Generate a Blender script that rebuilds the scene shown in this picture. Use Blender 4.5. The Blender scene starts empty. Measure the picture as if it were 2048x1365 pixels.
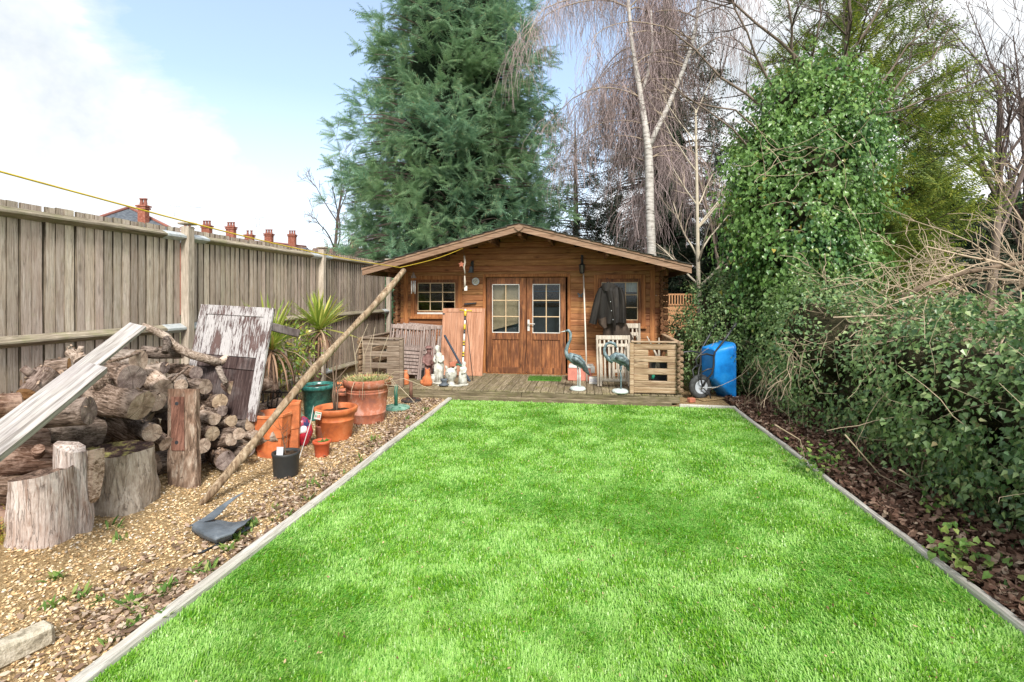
import bpy, math, random
import numpy as np
from mathutils import Vector, Matrix, Euler, noise

S = bpy.context.scene
COL = S.collection
R = math.radians
rnd = random.Random(11)
NP = np.random.default_rng(5)

# ------------------------------------------------------------------ camera
EYE = 1.65
YAW = math.atan(0.148)
cam_d = bpy.data.cameras.new('camera')
cam = bpy.data.objects.new('camera', cam_d)
COL.objects.link(cam)
cam.location = (0, 0, EYE)
cam.rotation_euler = (R(90), 0, YAW)
cam_d.sensor_width = 36
cam_d.lens = 36 * 1000 / 2048
cam_d.shift_y = -92.5 / 2048
cam_d.clip_end = 3000
S.camera = cam

# ------------------------------------------------------------------ sky, sun, exposure
SUN_EL, SUN_AZ = R(43), R(160)          # sun high behind the camera, behind thin cloud
w = bpy.data.worlds.new('World')
S.world = w
w.use_nodes = True
wt = w.node_tree
wt.nodes.clear()


def nd(nt, t, _out=None, **kw):
    """make a node; kw sets properties, or inputs (values or sockets); input by index as i0, i1 ..."""
    n = nt.nodes.new(t)
    for k, v in kw.items():
        if k[0] == 'i' and k[1:].isdigit():
            s = n.inputs[int(k[1:])]
        elif k.replace('_', ' ') in n.inputs:
            s = n.inputs[k.replace('_', ' ')]
        else:
            setattr(n, k, v)
            continue
        if isinstance(v, bpy.types.NodeSocket):
            nt.links.new(v, s)
        elif hasattr(s.default_value, '__len__') and not isinstance(v, str) and len(s.default_value) == 4 and len(v) == 3:
            s.default_value = (*v, 1)
        else:
            s.default_value = v
    return n


def ramp(nt, fac, stops, interp='LINEAR'):
    n = nd(nt, 'ShaderNodeValToRGB', Fac=fac)
    cr = n.color_ramp
    cr.interpolation = interp
    while len(cr.elements) < len(stops):
        cr.elements.new(0.5)
    for e, (p, c) in zip(cr.elements, stops):
        e.position = p
        e.color = (*c, 1) if hasattr(c, '__len__') else (c, c, c, 1)
    return n.outputs[0]


def mixc(nt, fac, a, b, mode='MIX'):
    n = nd(nt, 'ShaderNodeMix', data_type='RGBA', blend_type=mode)
    for s, v in ((n.inputs[0], fac), (n.inputs[6], a), (n.inputs[7], b)):
        if isinstance(v, bpy.types.NodeSocket):
            nt.links.new(v, s)
        elif hasattr(v, '__len__'):
            s.default_value = (*v[:3], 1)
        else:
            s.default_value = v
    return n.outputs[2]


def math_(nt, op, a, b=0.0, c=0.0, clamp=False):
    n = nd(nt, 'ShaderNodeMath', operation=op, use_clamp=clamp)
    for i, v in enumerate((a, b, c)):
        if isinstance(v, bpy.types.NodeSocket):
            nt.links.new(v, n.inputs[i])
        else:
            n.inputs[i].default_value = v
    return n.outputs[0]


def vdir(px, py):
    xc, yc = (px - 1024) / 1000, (590 - py) / 1000
    s, c = math.sin(YAW), math.cos(YAW)
    return Vector((xc * c - s, c + s * xc, yc))


sky = nd(wt, 'ShaderNodeTexSky', sky_type='NISHITA', sun_disc=False, sun_elevation=SUN_EL, sun_rotation=SUN_AZ,
         altitude=50, air_density=1.0, dust_density=2.0, ozone_density=1.6)
gen = nd(wt, 'ShaderNodeTexCoord').outputs['Generated']
sep = nd(wt, 'ShaderNodeSeparateXYZ', Vector=gen)
# cloud layer: broken cumulus with one clear gap over the far end of the garden
nz = nd(wt, 'ShaderNodeTexNoise', Vector=nd(wt, 'ShaderNodeMapping', Vector=gen, Location=(.3, .1, .55), Scale=(1.0, 1.0, 1.7)).outputs[0],
        Scale=2.6, Detail=12, Roughness=.62, Distortion=.35)
gap = vdir(850, 30).normalized()
dotg = nd(wt, 'ShaderNodeVectorMath', operation='DOT_PRODUCT', i0=gen, i1=tuple(gap)).outputs['Value']
gapm = nd(wt, 'ShaderNodeMapRange', i0=dotg, i1=.85, i2=.955, i3=0.0, i4=.62).outputs[0]
cl = math_(wt, 'SUBTRACT', math_(wt, 'ADD', nz.outputs[0], .14), gapm)
cov = ramp(wt, cl, [(.25, 0.0), (.38, .45), (.44, .85), (.60, 1.0)])
lum = nd(wt, 'ShaderNodeTexNoise', Vector=gen, Scale=3.5, Detail=6, Roughness=.6).outputs[0]
ccol = ramp(wt, lum, [(.36, (2.2, 2.38, 2.55)), (.47, (2.8, 2.9, 3.0)), (.62, (4.0, 4.05, 4.1))])
haze_b = nd(wt, 'ShaderNodeMapRange', i0=sep.outputs[2], i1=.02, i2=.36, i3=.75, i4=0.0).outputs[0]
skyb = mixc(wt, .42, sky.outputs[0], (1.95, 2.3, 2.65))
blue = mixc(wt, haze_b, skyb, (3.3, 3.55, 3.8))
col = mixc(wt, cov, blue, ccol)
bg = nd(wt, 'ShaderNodeBackground', Color=col, Strength=.1)
nd(wt, 'ShaderNodeOutputWorld', Surface=bg.outputs[0])

sun_d = bpy.data.lights.new('sun', 'SUN')
sun_d.energy = 1.5
sun_d.angle = R(14)
sun_d.color = (1, .95, .87)
sun = bpy.data.objects.new('sun', sun_d)
COL.objects.link(sun)
sd = Vector((math.sin(SUN_AZ) * math.cos(SUN_EL), math.cos(SUN_AZ) * math.cos(SUN_EL), math.sin(SUN_EL)))
sun.rotation_euler = sd.to_track_quat('Z', 'Y').to_euler()
sun.location = sd * 60
vs = S.view_settings
vs.view_transform = 'Standard'
vs.look = 'None'
vs.exposure = 1.9
vs.gamma = 1
vs.use_curve_mapping = False
S.cycles.max_bounces = 6
S.cycles.transparent_max_bounces = 8
S.cycles.use_denoising = True

# ------------------------------------------------------------------ geometry of the view: pixel (2048 wide photo) -> place
def gp(px, py, z=0.0):
    d = vdir(px, py)
    t = (z - EYE) / d.z
    return Vector((d.x * t, d.y * t, z))


def tp(px, py, t):
    d = vdir(px, py) * t
    return Vector((d.x, d.y, d.z + EYE))


def back(b, r):
    """centre of a round thing of radius r whose near foot is at b"""
    d = Vector((b.x, b.y, 0)).normalized()
    return b + d * r


def yp(px, py, Y):
    d = vdir(px, py)
    return tp(px, py, Y / d.y)


def xp(px, py, X):
    d = vdir(px, py)
    return tp(px, py, X / d.x)


# ------------------------------------------------------------------ mesh helpers
class MB:
    def __init__(s):
        s.v, s.f, s.sm = [], [], []

    def add(s, vs, fs, smooth=False, M=None):
        o = len(s.v)
        for v in vs:
            v = Vector(v)
            s.v.append(M @ v if M is not None else v)
        for f in fs:
            s.f.append([i + o for i in f])
            s.sm.append(smooth)
        return s

    def box(s, c, size, rot=None, ch=0.0, M=None):
        hx, hy, hz = (a / 2 for a in size)
        m = Matrix.Translation(Vector(c))
        if rot is not None:
            m = m @ (rot if isinstance(rot, Matrix) else Euler(rot).to_matrix().to_4x4())
        if M is not None:
            m = M @ m
        if ch <= 0:
            vs = [(x, y, z) for x in (-hx, hx) for y in (-hy, hy) for z in (-hz, hz)]
            fs = [(0, 1, 3, 2), (4, 6, 7, 5), (0, 4, 5, 1), (2, 3, 7, 6), (0, 2, 6, 4), (1, 5, 7, 3)]
            return s.add(vs, fs, False, m)
        ch = min(ch, hx * .9, hy * .9, hz * .9)
        vs, idx = [], {}
        for sx in (-1, 1):
            for sy in (-1, 1):
                for sz in (-1, 1):
                    for a in range(3):
                        p = [sx * hx, sy * hy, sz * hz]
                        for b in range(3):
                            if b != a:
                                p[b] -= (sx, sy, sz)[b] * ch
                        idx[(sx, sy, sz, a)] = len(vs)
                        vs.append(p)
        fs = []
        I = lambda *k: idx[k]
        for a in range(3):
            b, c2 = (a + 1) % 3, (a + 2) % 3
            for sg in (-1, 1):
                q = []
                for (u, v) in ((-1, -1), (1, -1), (1, 1), (-1, 1)):
                    k = [0, 0, 0]
                    k[a], k[b], k[c2] = sg, u, v
                    q.append(I(*k, a))
                fs.append(q if sg > 0 else q[::-1])
            for u in (-1, 1):
                for v in (-1, 1):
                    k0, k1 = [0] * 3, [0] * 3
                    k0[a], k0[b], k0[c2] = -1, u, v
                    k1[a], k1[b], k1[c2] = 1, u, v
                    q = [I(*k0, b), I(*k1, b), I(*k1, c2), I(*k0, c2)]
                    fs.append(q if u * v < 0 else q[::-1])
        for sx in (-1, 1):
            for sy in (-1, 1):
                for sz in (-1, 1):
                    q = [I(sx, sy, sz, 0), I(sx, sy, sz, 1), I(sx, sy, sz, 2)]
                    fs.append(q if sx * sy * sz > 0 else q[::-1])
        return s.add(vs, fs, False, m)

    def bar(s, p0, p1, wd, th, up=(0, 0, 1), ch=0.0):
        """a box from p0 to p1; wd across, th along 'up'"""
        p0, p1 = Vector(p0), Vector(p1)
        d = p1 - p0
        L = d.length
        x = d / L
        u = Vector(up)
        y = u.cross(x)
        if y.length < 1e-5:
            y = Vector((0, 1, 0)).cross(x)
        y.normalize()
        z = x.cross(y)
        m = Matrix((x, y, z)).transposed().to_4x4()
        return s.box((p0 + p1) / 2, (L, wd, th), m, ch)

    def tube(s, path, rad, n=8, caps=True, smooth=True, wob=0.0, seed=0, flat=1.0):
        path = [Vector(p) for p in path]
        if not hasattr(rad, '__len__'):
            rad = [rad] * len(path)
        vs, fs = [], []
        prev = None
        for i, p in enumerate(path):
            t = (path[min(i + 1, len(path) - 1)] - path[max(i - 1, 0)])
            t.normalize()
            if prev is None:
                a = Vector((0, 0, 1)) if abs(t.z) < .9 else Vector((1, 0, 0))
                u = t.cross(a).normalized()
            else:
                u = (prev - t * prev.dot(t)).normalized()
            prev = u
            v = t.cross(u)
            for k in range(n):
                a = 2 * math.pi * k / n
                r = rad[i]
                if wob:
                    r *= 1 + wob * noise.noise(Vector((math.cos(a) * 1.3 + seed * 7.1, math.sin(a) * 1.3, i * .55 + seed)))
                vs.append(p + u * math.cos(a) * r + v * math.sin(a) * r * flat)
        for i in range(len(path) - 1):
            for k in range(n):
                k2 = (k + 1) % n
                fs.append((i * n + k, i * n + k2, (i + 1) * n + k2, (i + 1) * n + k))
        o = len(s.v)
        s.add(vs, fs, smooth)
        if caps:
            s.f.append([o + k for k in range(n)][::-1])
            s.f.append([o + (len(path) - 1) * n + k for k in range(n)])
            s.sm += [False, False]
        return s

    def lathe(s, prof, n=20, c=(0, 0, 0), smooth=True, M=None, close=False, wob=0.0):
        vs, fs = [], []
        c = Vector(c)
        for i, (r, z) in enumerate(prof):
            for k in range(n):
                a = 2 * math.pi * k / n
                rr = r * (1 + wob * noise.noise(Vector((math.cos(a) * 1.5, math.sin(a) * 1.5, z * 6))))
                vs.append(c + Vector((rr * math.cos(a), rr * math.sin(a), z)))
        m = len(prof)
        for i in range(m if close else m - 1):
            j = (i + 1) % m
            for k in range(n):
                k2 = (k + 1) % n
                fs.append((i * n + k, i * n + k2, j * n + k2, j * n + k))
        return s.add(vs, fs, smooth, M)

    def ball(s, c, r, n=12, m=8, M=None):
        rx, ry, rz = r if hasattr(r, '__len__') else (r, r, r)
        vs, fs = [], []
        for i in range(m + 1):
            th = math.pi * i / m
            for k in range(n):
                a = 2 * math.pi * k / n
                vs.append((c[0] + rx * math.sin(th) * math.cos(a), c[1] + ry * math.sin(th) * math.sin(a), c[2] - rz * math.cos(th)))
        for i in range(m):
            for k in range(n):
                k2 = (k + 1) % n
                fs.append((i * n + k, i * n + k2, (i + 1) * n + k2, (i + 1) * n + k))
        return s.add(vs, fs, True, M)

    def prism(s, pts, d, M=None, smooth=False):
        """outline pts (3-D, planar) pushed along vector d"""
        d = Vector(d)
        a = [Vector(p) for p in pts]
        n = len(a)
        vs = a + [p + d for p in a]
        fs = [list(range(n))[::-1], [n + k for k in range(n)]]
        fs += [(k, (k + 1) % n, n + (k + 1) % n, n + k) for k in range(n)]
        return s.add(vs, fs, smooth, M)

    def build(s, name, mat, parent=None, world=False, centre=False):
        """link as ONE object; world: vertices are world coordinates under a moved parent; centre: origin at the middle"""
        vs = s.v
        off = Vector((0, 0, 0))
        if parent is not None and world:
            q = parent
            while q is not None:
                off += Vector(q.location)
                q = q.parent
        c = Vector((0, 0, 0))
        if centre:
            lo = [min(v[i] for v in vs) for i in range(3)]
            hi = [max(v[i] for v in vs) for i in range(3)]
            c = Vector([(a + b) / 2 for a, b in zip(lo, hi)])
        me = bpy.data.meshes.new(name)
        me.from_pydata([tuple(v - c) for v in vs], [], s.f)
        me.polygons.foreach_set('use_smooth', s.sm)
        if mat is not None:
            me.materials.append(mat)
        me.update()
        o = bpy.data.objects.new(name, me)
        COL.objects.link(o)
        o.parent = parent
        o.location = c - off
        return o


def fast(name, V, F, mat, parent=None, smooth=False, world=True):
    """mesh from numpy: V (n,3), F (m,3|4)"""
    V = np.asarray(V, np.float32)
    F = np.asarray(F, np.int32)
    if parent is not None and world:
        off = np.zeros(3)
        q = parent
        while q is not None:
            off += np.array(q.location)
            q = q.parent
        V = V - off.astype(np.float32)
    me = bpy.data.meshes.new(name)
    k = F.shape[1]
    me.vertices.add(len(V))
    me.vertices.foreach_set('co', V.ravel())
    me.loops.add(F.size)
    me.loops.foreach_set('vertex_index', F.ravel())
    me.polygons.add(len(F))
    me.polygons.foreach_set('loop_start', np.arange(len(F), dtype=np.int32) * k)
    me.polygons.foreach_set('use_smooth', np.full(len(F), smooth))
    me.materials.append(mat)
    me.update()
    me.validate()
    o = bpy.data.objects.new(name, me)
    COL.objects.link(o)
    o.parent = parent
    return o


def nrm(a):
    return a / np.maximum(np.linalg.norm(a, axis=-1, keepdims=True), 1e-9)


def frames(d, roll=None, up=None):
    """rotation matrices whose X axis is d and Z near 'up' (n,3,3 columns)"""
    d = nrm(d)
    n = len(d)
    if up is None:
        up = NP.normal(size=(n, 3))
    y = nrm(np.cross(up, d))
    z = np.cross(d, y)
    return np.stack([d, y, z], axis=-1)


def scatter(tv, tf, pos, rot, sc):
    """copies of a template mesh -> V, F"""
    tv = np.asarray(tv, float)
    tf = np.asarray(tf)
    n, k = len(pos), len(tv)
    sc = np.asarray(sc, float)
    if sc.ndim == 1:
        sc = sc[:, None]
    loc = tv[None] * sc[:, None, :]
    V = np.einsum('nij,nkj->nki', rot, loc) + pos[:, None, :]
    F = tf[None] + (np.arange(n) * k)[:, None, None]
    return V.reshape(-1, 3), F.reshape(-1, tf.shape[1])


def tubes(P, Rd, sides=3):
    """P (n,m,3) paths, Rd (n,m) radii -> quads"""
    P = np.asarray(P, float)
    n, m, _ = P.shape
    T = np.empty_like(P)
    T[:, 1:-1] = P[:, 2:] - P[:, :-2]
    T[:, 0] = P[:, 1] - P[:, 0]
    T[:, -1] = P[:, -1] - P[:, -2]
    T = nrm(T)
    ref = np.where(np.abs(T[:, :1, 2:3]) < .85, np.array([0, 0, 1.0]), np.array([1.0, 0, 0]))
    U = nrm(np.cross(T, np.broadcast_to(ref, T.shape)))
    W = np.cross(T, U)
    a = np.arange(sides) * 2 * math.pi / sides
    V = P[:, :, None] + (U[:, :, None] * np.cos(a)[:, None] + W[:, :, None] * np.sin(a)[:, None]) * np.asarray(Rd)[:, :, None, None]
    i, j, k = np.meshgrid(np.arange(n), np.arange(m - 1), np.arange(sides), indexing='ij')
    b = i * m * sides
    k2 = (k + 1) % sides
    F = np.stack([b + j * sides + k, b + j * sides + k2, b + (j + 1) * sides + k2, b + (j + 1) * sides + k], -1)
    return V.reshape(-1, 3), F.reshape(-1, 4)


def join(parts):
    Vs, Fs, o = [], [], 0
    for V, F in parts:
        Vs.append(V)
        Fs.append(F + o)
        o += len(V)
    return np.concatenate(Vs), np.concatenate(Fs)


def tag(o, label=None, cat=None, group=None, kind=None):
    for k, v in (('label', label), ('category', cat), ('group', group), ('kind', kind)):
        if v:
            o[k] = v
    return o


def thing(name, label, cat, loc=(0, 0, 0), rot=(0, 0, 0), group=None):
    o = bpy.data.objects.new(name, None)
    COL.objects.link(o)
    o.location = loc
    o.rotation_euler = rot
    o.empty_display_size = .2
    return tag(o, label, cat, group)


def copy_tree(o, parent=None):
    c = o.copy()
    COL.objects.link(c)
    c.parent = parent
    for ch in list(o.children):
        copy_tree(ch, c)
    return c


# ------------------------------------------------------------------ materials (all procedural)
def base_mat(name, rough=.7, spec=.3):
    m = bpy.data.materials.new(name)
    m.use_nodes = True
    b = m.node_tree.nodes['Principled BSDF']
    b.inputs['Roughness'].default_value = rough
    b.inputs['Specular IOR Level'].default_value = spec
    return m, m.node_tree, b


def coords(nt, scale=(1, 1, 1), rand=30.0):
    tc = nd(nt, 'ShaderNodeTexCoord').outputs['Object']
    if rand:
        oi = nd(nt, 'ShaderNodeObjectInfo').outputs['Random']
        off = nd(nt, 'ShaderNodeCombineXYZ', X=math_(nt, 'MULTIPLY', oi, rand), Y=math_(nt, 'MULTIPLY', oi, rand * .7), Z=math_(nt, 'MULTIPLY', oi, rand * 1.3))
        tc = nd(nt, 'ShaderNodeVectorMath', operation='ADD', i0=tc, i1=off.outputs[0]).outputs[0]
    return nd(nt, 'ShaderNodeMapping', Vector=tc, Scale=scale).outputs[0], tc


def bump(nt, b, h, strength=.4, dist=.01):
    bn = nd(nt, 'ShaderNodeBump', Strength=strength, Distance=dist, Height=h)
    nt.links.new(bn.outputs[0], b.inputs['Normal'])


def wood(name, cols, axis='Z', freq=60, stretch=14, rough=.8, var=.25, blotch=None, knots=True, bs=.4, stain=None, spec=.2, huevar=0.0, crack=.5):
    """long-grained wood: cols = dark, mid, light; blotch = (colour, amount) of broad weathering; stain = (colour, cover) of moss or dirt"""
    m, nt, b = base_mat(name, rough, spec)
    sc = [freq, freq, freq]
    sc['XYZ'.index(axis)] = freq / stretch
    v, raw = coords(nt, tuple(sc))
    g = nd(nt, 'ShaderNodeTexNoise', Vector=v, Scale=1.0, Detail=8, Roughness=.62, Distortion=.6).outputs[0]
    c = ramp(nt, g, [(.36, cols[0]), (.5, cols[1]), (.64, cols[2])])
    big = nd(nt, 'ShaderNodeTexNoise', Vector=raw, Scale=3.1, Detail=5, Roughness=.6).outputs[0]
    if blotch:
        c = mixc(nt, math_(nt, 'MULTIPLY', ramp(nt, big, [(.44, 0.0), (.66, 1.0)]), blotch[1]), c, blotch[0])
    if knots:
        ks = [7, 7, 7]
        ks['XYZ'.index(axis)] = 2.6
        kv = nd(nt, 'ShaderNodeMapping', Vector=raw, Scale=tuple(ks)).outputs[0]
        vo = nd(nt, 'ShaderNodeTexVoronoi', Vector=kv, Scale=1.0, Randomness=1.0).outputs['Distance']
        kf = ramp(nt, vo, [(.05, .85), (.13, .35), (.2, 0.0)])
        c = mixc(nt, kf, c, [x * .5 for x in cols[0]])
    if stain:
        sn = nd(nt, 'ShaderNodeTexNoise', Vector=raw, Scale=5.3, Detail=6, Roughness=.7).outputs[0]
        c = mixc(nt, math_(nt, 'MULTIPLY', ramp(nt, sn, [(.62 - stain[1] * .3, 0.0), (.85 - stain[1] * .3, 1.0)]), .8), c, stain[0])
    g2 = g
    if crack:
        cs = [freq * .55] * 3
        cs['XYZ'.index(axis)] = freq * .55 / (stretch * 1.5)
        cn = nd(nt, 'ShaderNodeTexNoise', Vector=nd(nt, 'ShaderNodeMapping', Vector=raw, Scale=tuple(cs), Location=(3, 7, 1)).outputs[0], Scale=1.0, Detail=5, Roughness=.55, Distortion=.3).outputs[0]
        cf = ramp(nt, cn, [(.484, 0.0), (.499, 1.0), (.503, 1.0), (.518, 0.0)])
        fine = nd(nt, 'ShaderNodeTexNoise', Vector=nd(nt, 'ShaderNodeMapping', Vector=v, Scale=(3.1, 3.1, 3.1)).outputs[0], Scale=1.0, Detail=4, Roughness=.7).outputs[0]
        c = mixc(nt, ramp(nt, fine, [(.42, .42), (.62, 0.0)]), c, cols[0])
        c = mixc(nt, math_(nt, 'MULTIPLY', cf, crack), c, [x * .45 for x in cols[0]])
        g2 = math_(nt, 'SUBTRACT', math_(nt, 'ADD', g, math_(nt, 'MULTIPLY', fine, .4)), math_(nt, 'MULTIPLY', cf, crack))
    oi = nd(nt, 'ShaderNodeObjectInfo').outputs['Random']
    val = nd(nt, 'ShaderNodeMapRange', i0=oi, i3=1 - var, i4=1 + var).outputs[0]
    hue = .5
    if huevar:
        wn = nd(nt, 'ShaderNodeTexWhiteNoise', noise_dimensions='1D', W=math_(nt, 'MULTIPLY', oi, 91.7)).outputs['Value']
        hue = nd(nt, 'ShaderNodeMapRange', i0=wn, i3=.5 - huevar, i4=.5 + huevar).outputs[0]
    h = nd(nt, 'ShaderNodeHueSaturation', Hue=hue, Saturation=1.0, Value=val, Color=c)
    nt.links.new(h.outputs[0], b.inputs['Base Color'])
    bump(nt, b, g2, bs, .008)
    return m


def mottled(name, cols, scale=6, rough=.7, spec=.3, bs=.2, bd=.006, var=0.0, metal=0.0, fine=4.0, pos=(.36, .5, .64)):
    m, nt, b = base_mat(name, rough, spec)
    b.inputs['Metallic'].default_value = metal
    v, raw = coords(nt)
    n1 = nd(nt, 'ShaderNodeTexNoise', Vector=v, Scale=scale, Detail=8, Roughness=.65).outputs[0]
    c = ramp(nt, n1, list(zip(pos, cols)))
    if var:
        oi = nd(nt, 'ShaderNodeObjectInfo').outputs['Random']
        c = nd(nt, 'ShaderNodeHueSaturation', Value=nd(nt, 'ShaderNodeMapRange', i0=oi, i3=1 - var, i4=1 + var).outputs[0], Color=c).outputs[0]
    nt.links.new(c, b.inputs['Base Color'])
    n2 = nd(nt, 'ShaderNodeTexNoise', Vector=v, Scale=scale * fine, Detail=6).outputs[0]
    bump(nt, b, n2, bs, bd)
    return m


def leafy(name, stops, rough=.55, spec=.35, trans=.25, patch=None, pdet=5, prough=.6, pr=(.42, .60)):
    """leaves, blades, chips: a colour of its own per piece; patch = (colour, scale, amount) of broad natural variation; on the lawn, of painted sheen"""
    m, nt, b = base_mat(name, rough, spec)
    ri = nd(nt, 'ShaderNodeNewGeometry').outputs['Random Per Island']
    c = ramp(nt, ri, stops)
    if patch:
        pc = nd(nt, 'ShaderNodeTexCoord').outputs['Object']
        pn = nd(nt, 'ShaderNodeTexNoise', Vector=pc, Scale=patch[1], Detail=pdet, Roughness=prough).outputs[0]
        c = mixc(nt, math_(nt, 'MULTIPLY', ramp(nt, pn, [(pr[0], 0.0), (pr[1], 1.0)]), patch[2]), c, patch[0])
    nt.links.new(c, b.inputs['Base Color'])
    if trans:
        tr = nd(nt, 'ShaderNodeBsdfTranslucent', Color=c)
        mx = nd(nt, 'ShaderNodeMixShader', Fac=trans, i1=b.outputs[0], i2=tr.outputs[0])
        nt.links.new(mx.outputs[0], nt.nodes['Material Output'].inputs[0])
    return m


def plain(name, col, rough=.5, spec=.4, metal=0.0, bs=.08):
    return mottled(name, [[x * .86 for x in col], col, [min(1, x * 1.1) for x in col]], 9, rough, spec, bs, .003, 0, metal)


M = {}
M['fence'] = wood('weathered_fence_wood', ((.42, .33, .265), (.68, .58, .49), (.78, .70, .62)), 'Z', 60, 15, .85, .2, ((.55, .44, .345), .55), True, .6, ((.47, .46, .28), .15), huevar=.014)
M['fence_rail'] = wood('weathered_rail_wood', ((.17, .14, .105), (.36, .31, .24), (.50, .44, .35)), 'Y', 50, 14, .9, .12, ((.21, .20, .12), .5), False, .5, ((.22, .24, .10), .4))
M['post'] = wood('weathered_post_wood', ((.30, .25, .20), (.54, .47, .39), (.64, .57, .49)), 'Z', 45, 14, .85, .12, ((.33, .275, .21), .5))
M['galv'] = mottled('galvanised_steel', ((.42, .47, .50), (.55, .60, .63), (.66, .70, .72)), 14, .5, .5, .05, .002, 0, .35)
M['cabin'] = wood('orange_stained_log', ((.20, .078, .03), (.40, .175, .068), (.51, .25, .11)), 'X', 38, 18, .62, .2, ((.27, .11, .045), .6), True, .35, None, .3, .008, .25)
M['cabin_v'] = wood('orange_stained_trim', ((.23, .082, .028), (.43, .175, .06), (.53, .24, .09)), 'Z', 38, 18, .62, .10, ((.32, .115, .04), .5), True, .3, None, .3, 0, .25)
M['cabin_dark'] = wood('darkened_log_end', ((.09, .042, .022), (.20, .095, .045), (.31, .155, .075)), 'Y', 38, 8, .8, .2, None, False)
M['door'] = wood('weather_stained_door_wood', ((.085, .034, .018), (.29, .11, .042), (.47, .205, .08)), 'Z', 30, 12, .6, .16, ((.12, .047, .023), .7), True, .3, None, .3, 0, .3)
M['barge'] = wood('grey_brown_barge_board', ((.20, .12, .075), (.33, .205, .135), (.43, .29, .20)), 'X', 34, 16, .8, .1, ((.27, .19, .14), .7), True, .3)
M['soffit'] = wood('roof_board_wood', ((.16, .085, .045), (.26, .145, .08), (.34, .2, .12)), 'Y', 30, 14, .8, .15, None, True, .3)
M['felt'] = mottled('mossy_roof_felt', ((.035, .038, .035), (.075, .075, .07), (.12, .125, .10)), 20, .95, .1, .6, .01)
M['deck'] = wood('greening_deck_board', ((.13, .105, .065), (.29, .235, .16), (.42, .35, .25)), 'Y', 40, 14, .85, .2, ((.16, .135, .07), .7), True, .4, ((.19, .18, .06), .4))
M['deck_edge'] = wood('damp_deck_fascia', ((.10, .08, .05), (.22, .18, .12), (.36, .29, .2)), 'X', 40, 14, .85, .15, ((.12, .10, .05), .7), True, .4, ((.16, .16, .06), .4))
M['balus'] = wood('bleached_balustrade_board', ((.24, .15, .09), (.43, .31, .205), (.56, .44, .32)), 'X', 34, 14, .8, .14, ((.33, .22, .13), .6), True, .4)
M['balus_grey'] = wood('grey_brown_balustrade_board', ((.15, .11, .08), (.30, .23, .175), (.42, .345, .28)), 'X', 34, 14, .85, .14, ((.21, .16, .12), .6), True, .4)
M['balus_end'] = wood('balustrade_log_end', ((.13, .08, .05), (.28, .19, .12), (.42, .32, .22)), 'Y', 34, 6, .85, .2, None, False)
M['chair_brown'] = wood('weathered_chair_brown', ((.17, .125, .11), (.32, .25, .225), (.44, .37, .34)), 'Z', 50, 14, .8, .12, None, False)
M['chair_pale'] = wood('bleached_chair_wood', ((.36, .31, .25), (.54, .48, .40), (.66, .61, .53)), 'Z', 50, 14, .8, .1, None, False)
M['pink_wood'] = wood('pinkish_panel_wood', ((.36, .17, .10), (.52, .27, .17), (.61, .35, .24)), 'Z', 30, 18, .65, .08, ((.45, .22, .13), .5), False, .15)
M['muntin'] = plain('pale_muntin_paint', (.60, .44, .27), .6)
M['white'] = plain('white_paint', (.66, .65, .62), .45)
M['white_worn'] = mottled('chalky_white_stone', ((.30, .29, .24), (.52, .515, .465), (.62, .62, .58)), 16, .85, .2, .4, .004)
M['black'] = plain('black_metal', (.03, .032, .037), .45, .5)
M['navy'] = plain('dark_blue_grey_metal', (.045, .06, .085), .5)
M['iron'] = mottled('rusty_black_iron', ((.018, .016, .015), (.035, .03, .028), (.09, .05, .03)), 20, .7, .4, .3)
M['terra'] = mottled('terracotta_orange', ((.40, .13, .055), (.57, .175, .068), (.66, .27, .13)), 9, .75, .25, .08)
M['terra_plastic'] = mottled('orange_plastic', ((.43, .12, .05), (.58, .165, .055), (.64, .215, .09)), 8, .5, .4, .03)
M['terra_red'] = mottled('red_terracotta_plastic', ((.42, .075, .03), (.50, .095, .035), (.56, .13, .06)), 6, .5, .4, .03)
M['terra_old'] = mottled('old_terracotta_limed', ((.32, .13, .095), (.49, .175, .10), (.58, .33, .27)), 7, .75, .25, .1)
M['teal'] = mottled('teal_glaze', ((.012, .08, .075), (.025, .15, .135), (.06, .24, .2)), 18, .25, .6, .1)
M['green_metal'] = plain('green_painted_metal', (.035, .155, .105), .55)
M['green_faded'] = mottled('faded_green_metal', ((.10, .24, .17), (.19, .36, .28), (.32, .45, .38)), 12, .7)
M['brown_metal'] = mottled('brown_rusty_metal', ((.10, .05, .035), (.17, .085, .06), (.24, .13, .09)), 14, .8)
M['soil'] = mottled('dark_soil', ((.025, .017, .011), (.05, .034, .022), (.09, .06, .04)), 30, .95, .1, .8, .02)
M['blackpl'] = plain('black_plastic', (.033, .036, .038), .5, .4)
M['slate'] = mottled('dark_rubber_sheet', ((.07, .085, .10), (.10, .12, .145), (.14, .165, .19)), 8, .55, .4, .3)
M['kerb'] = wood('bleached_edging_timber', ((.36, .34, .30), (.55, .53, .49), (.68, .66, .62)), 'Y', 40, 14, .85, .06, ((.40, .38, .32), .5), False, .3)
M['gravel_bed'] = mottled('sandy_gravel_bed', ((.22, .145, .07), (.42, .29, .15), (.58, .44, .26)), 60, .95, .1, 1.0, .02, fine=3)
M['mulch'] = mottled('bark_mulch', ((.04, .024, .016), (.10, .058, .038), (.22, .135, .095)), 40, .95, .1, 1.0, .03)
M['stone'] = leafy('gravel_stone', [(0, (.32, .20, .10)), (.2, (.54, .36, .18)), (.5, (.67, .49, .28)), (.8, (.72, .58, .38)), (.92, (.74, .68, .59)), (1, (.26, .20, .15))], .8, .2, 0)
M['dead_leaf'] = leafy('fallen_leaf', [(0, (.05, .028, .02)), (.3, (.12, .065, .045)), (.6, (.22, .125, .088)), (.85, (.36, .235, .175)), (1, (.46, .36, .27))], .75, .2, .15)
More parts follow.
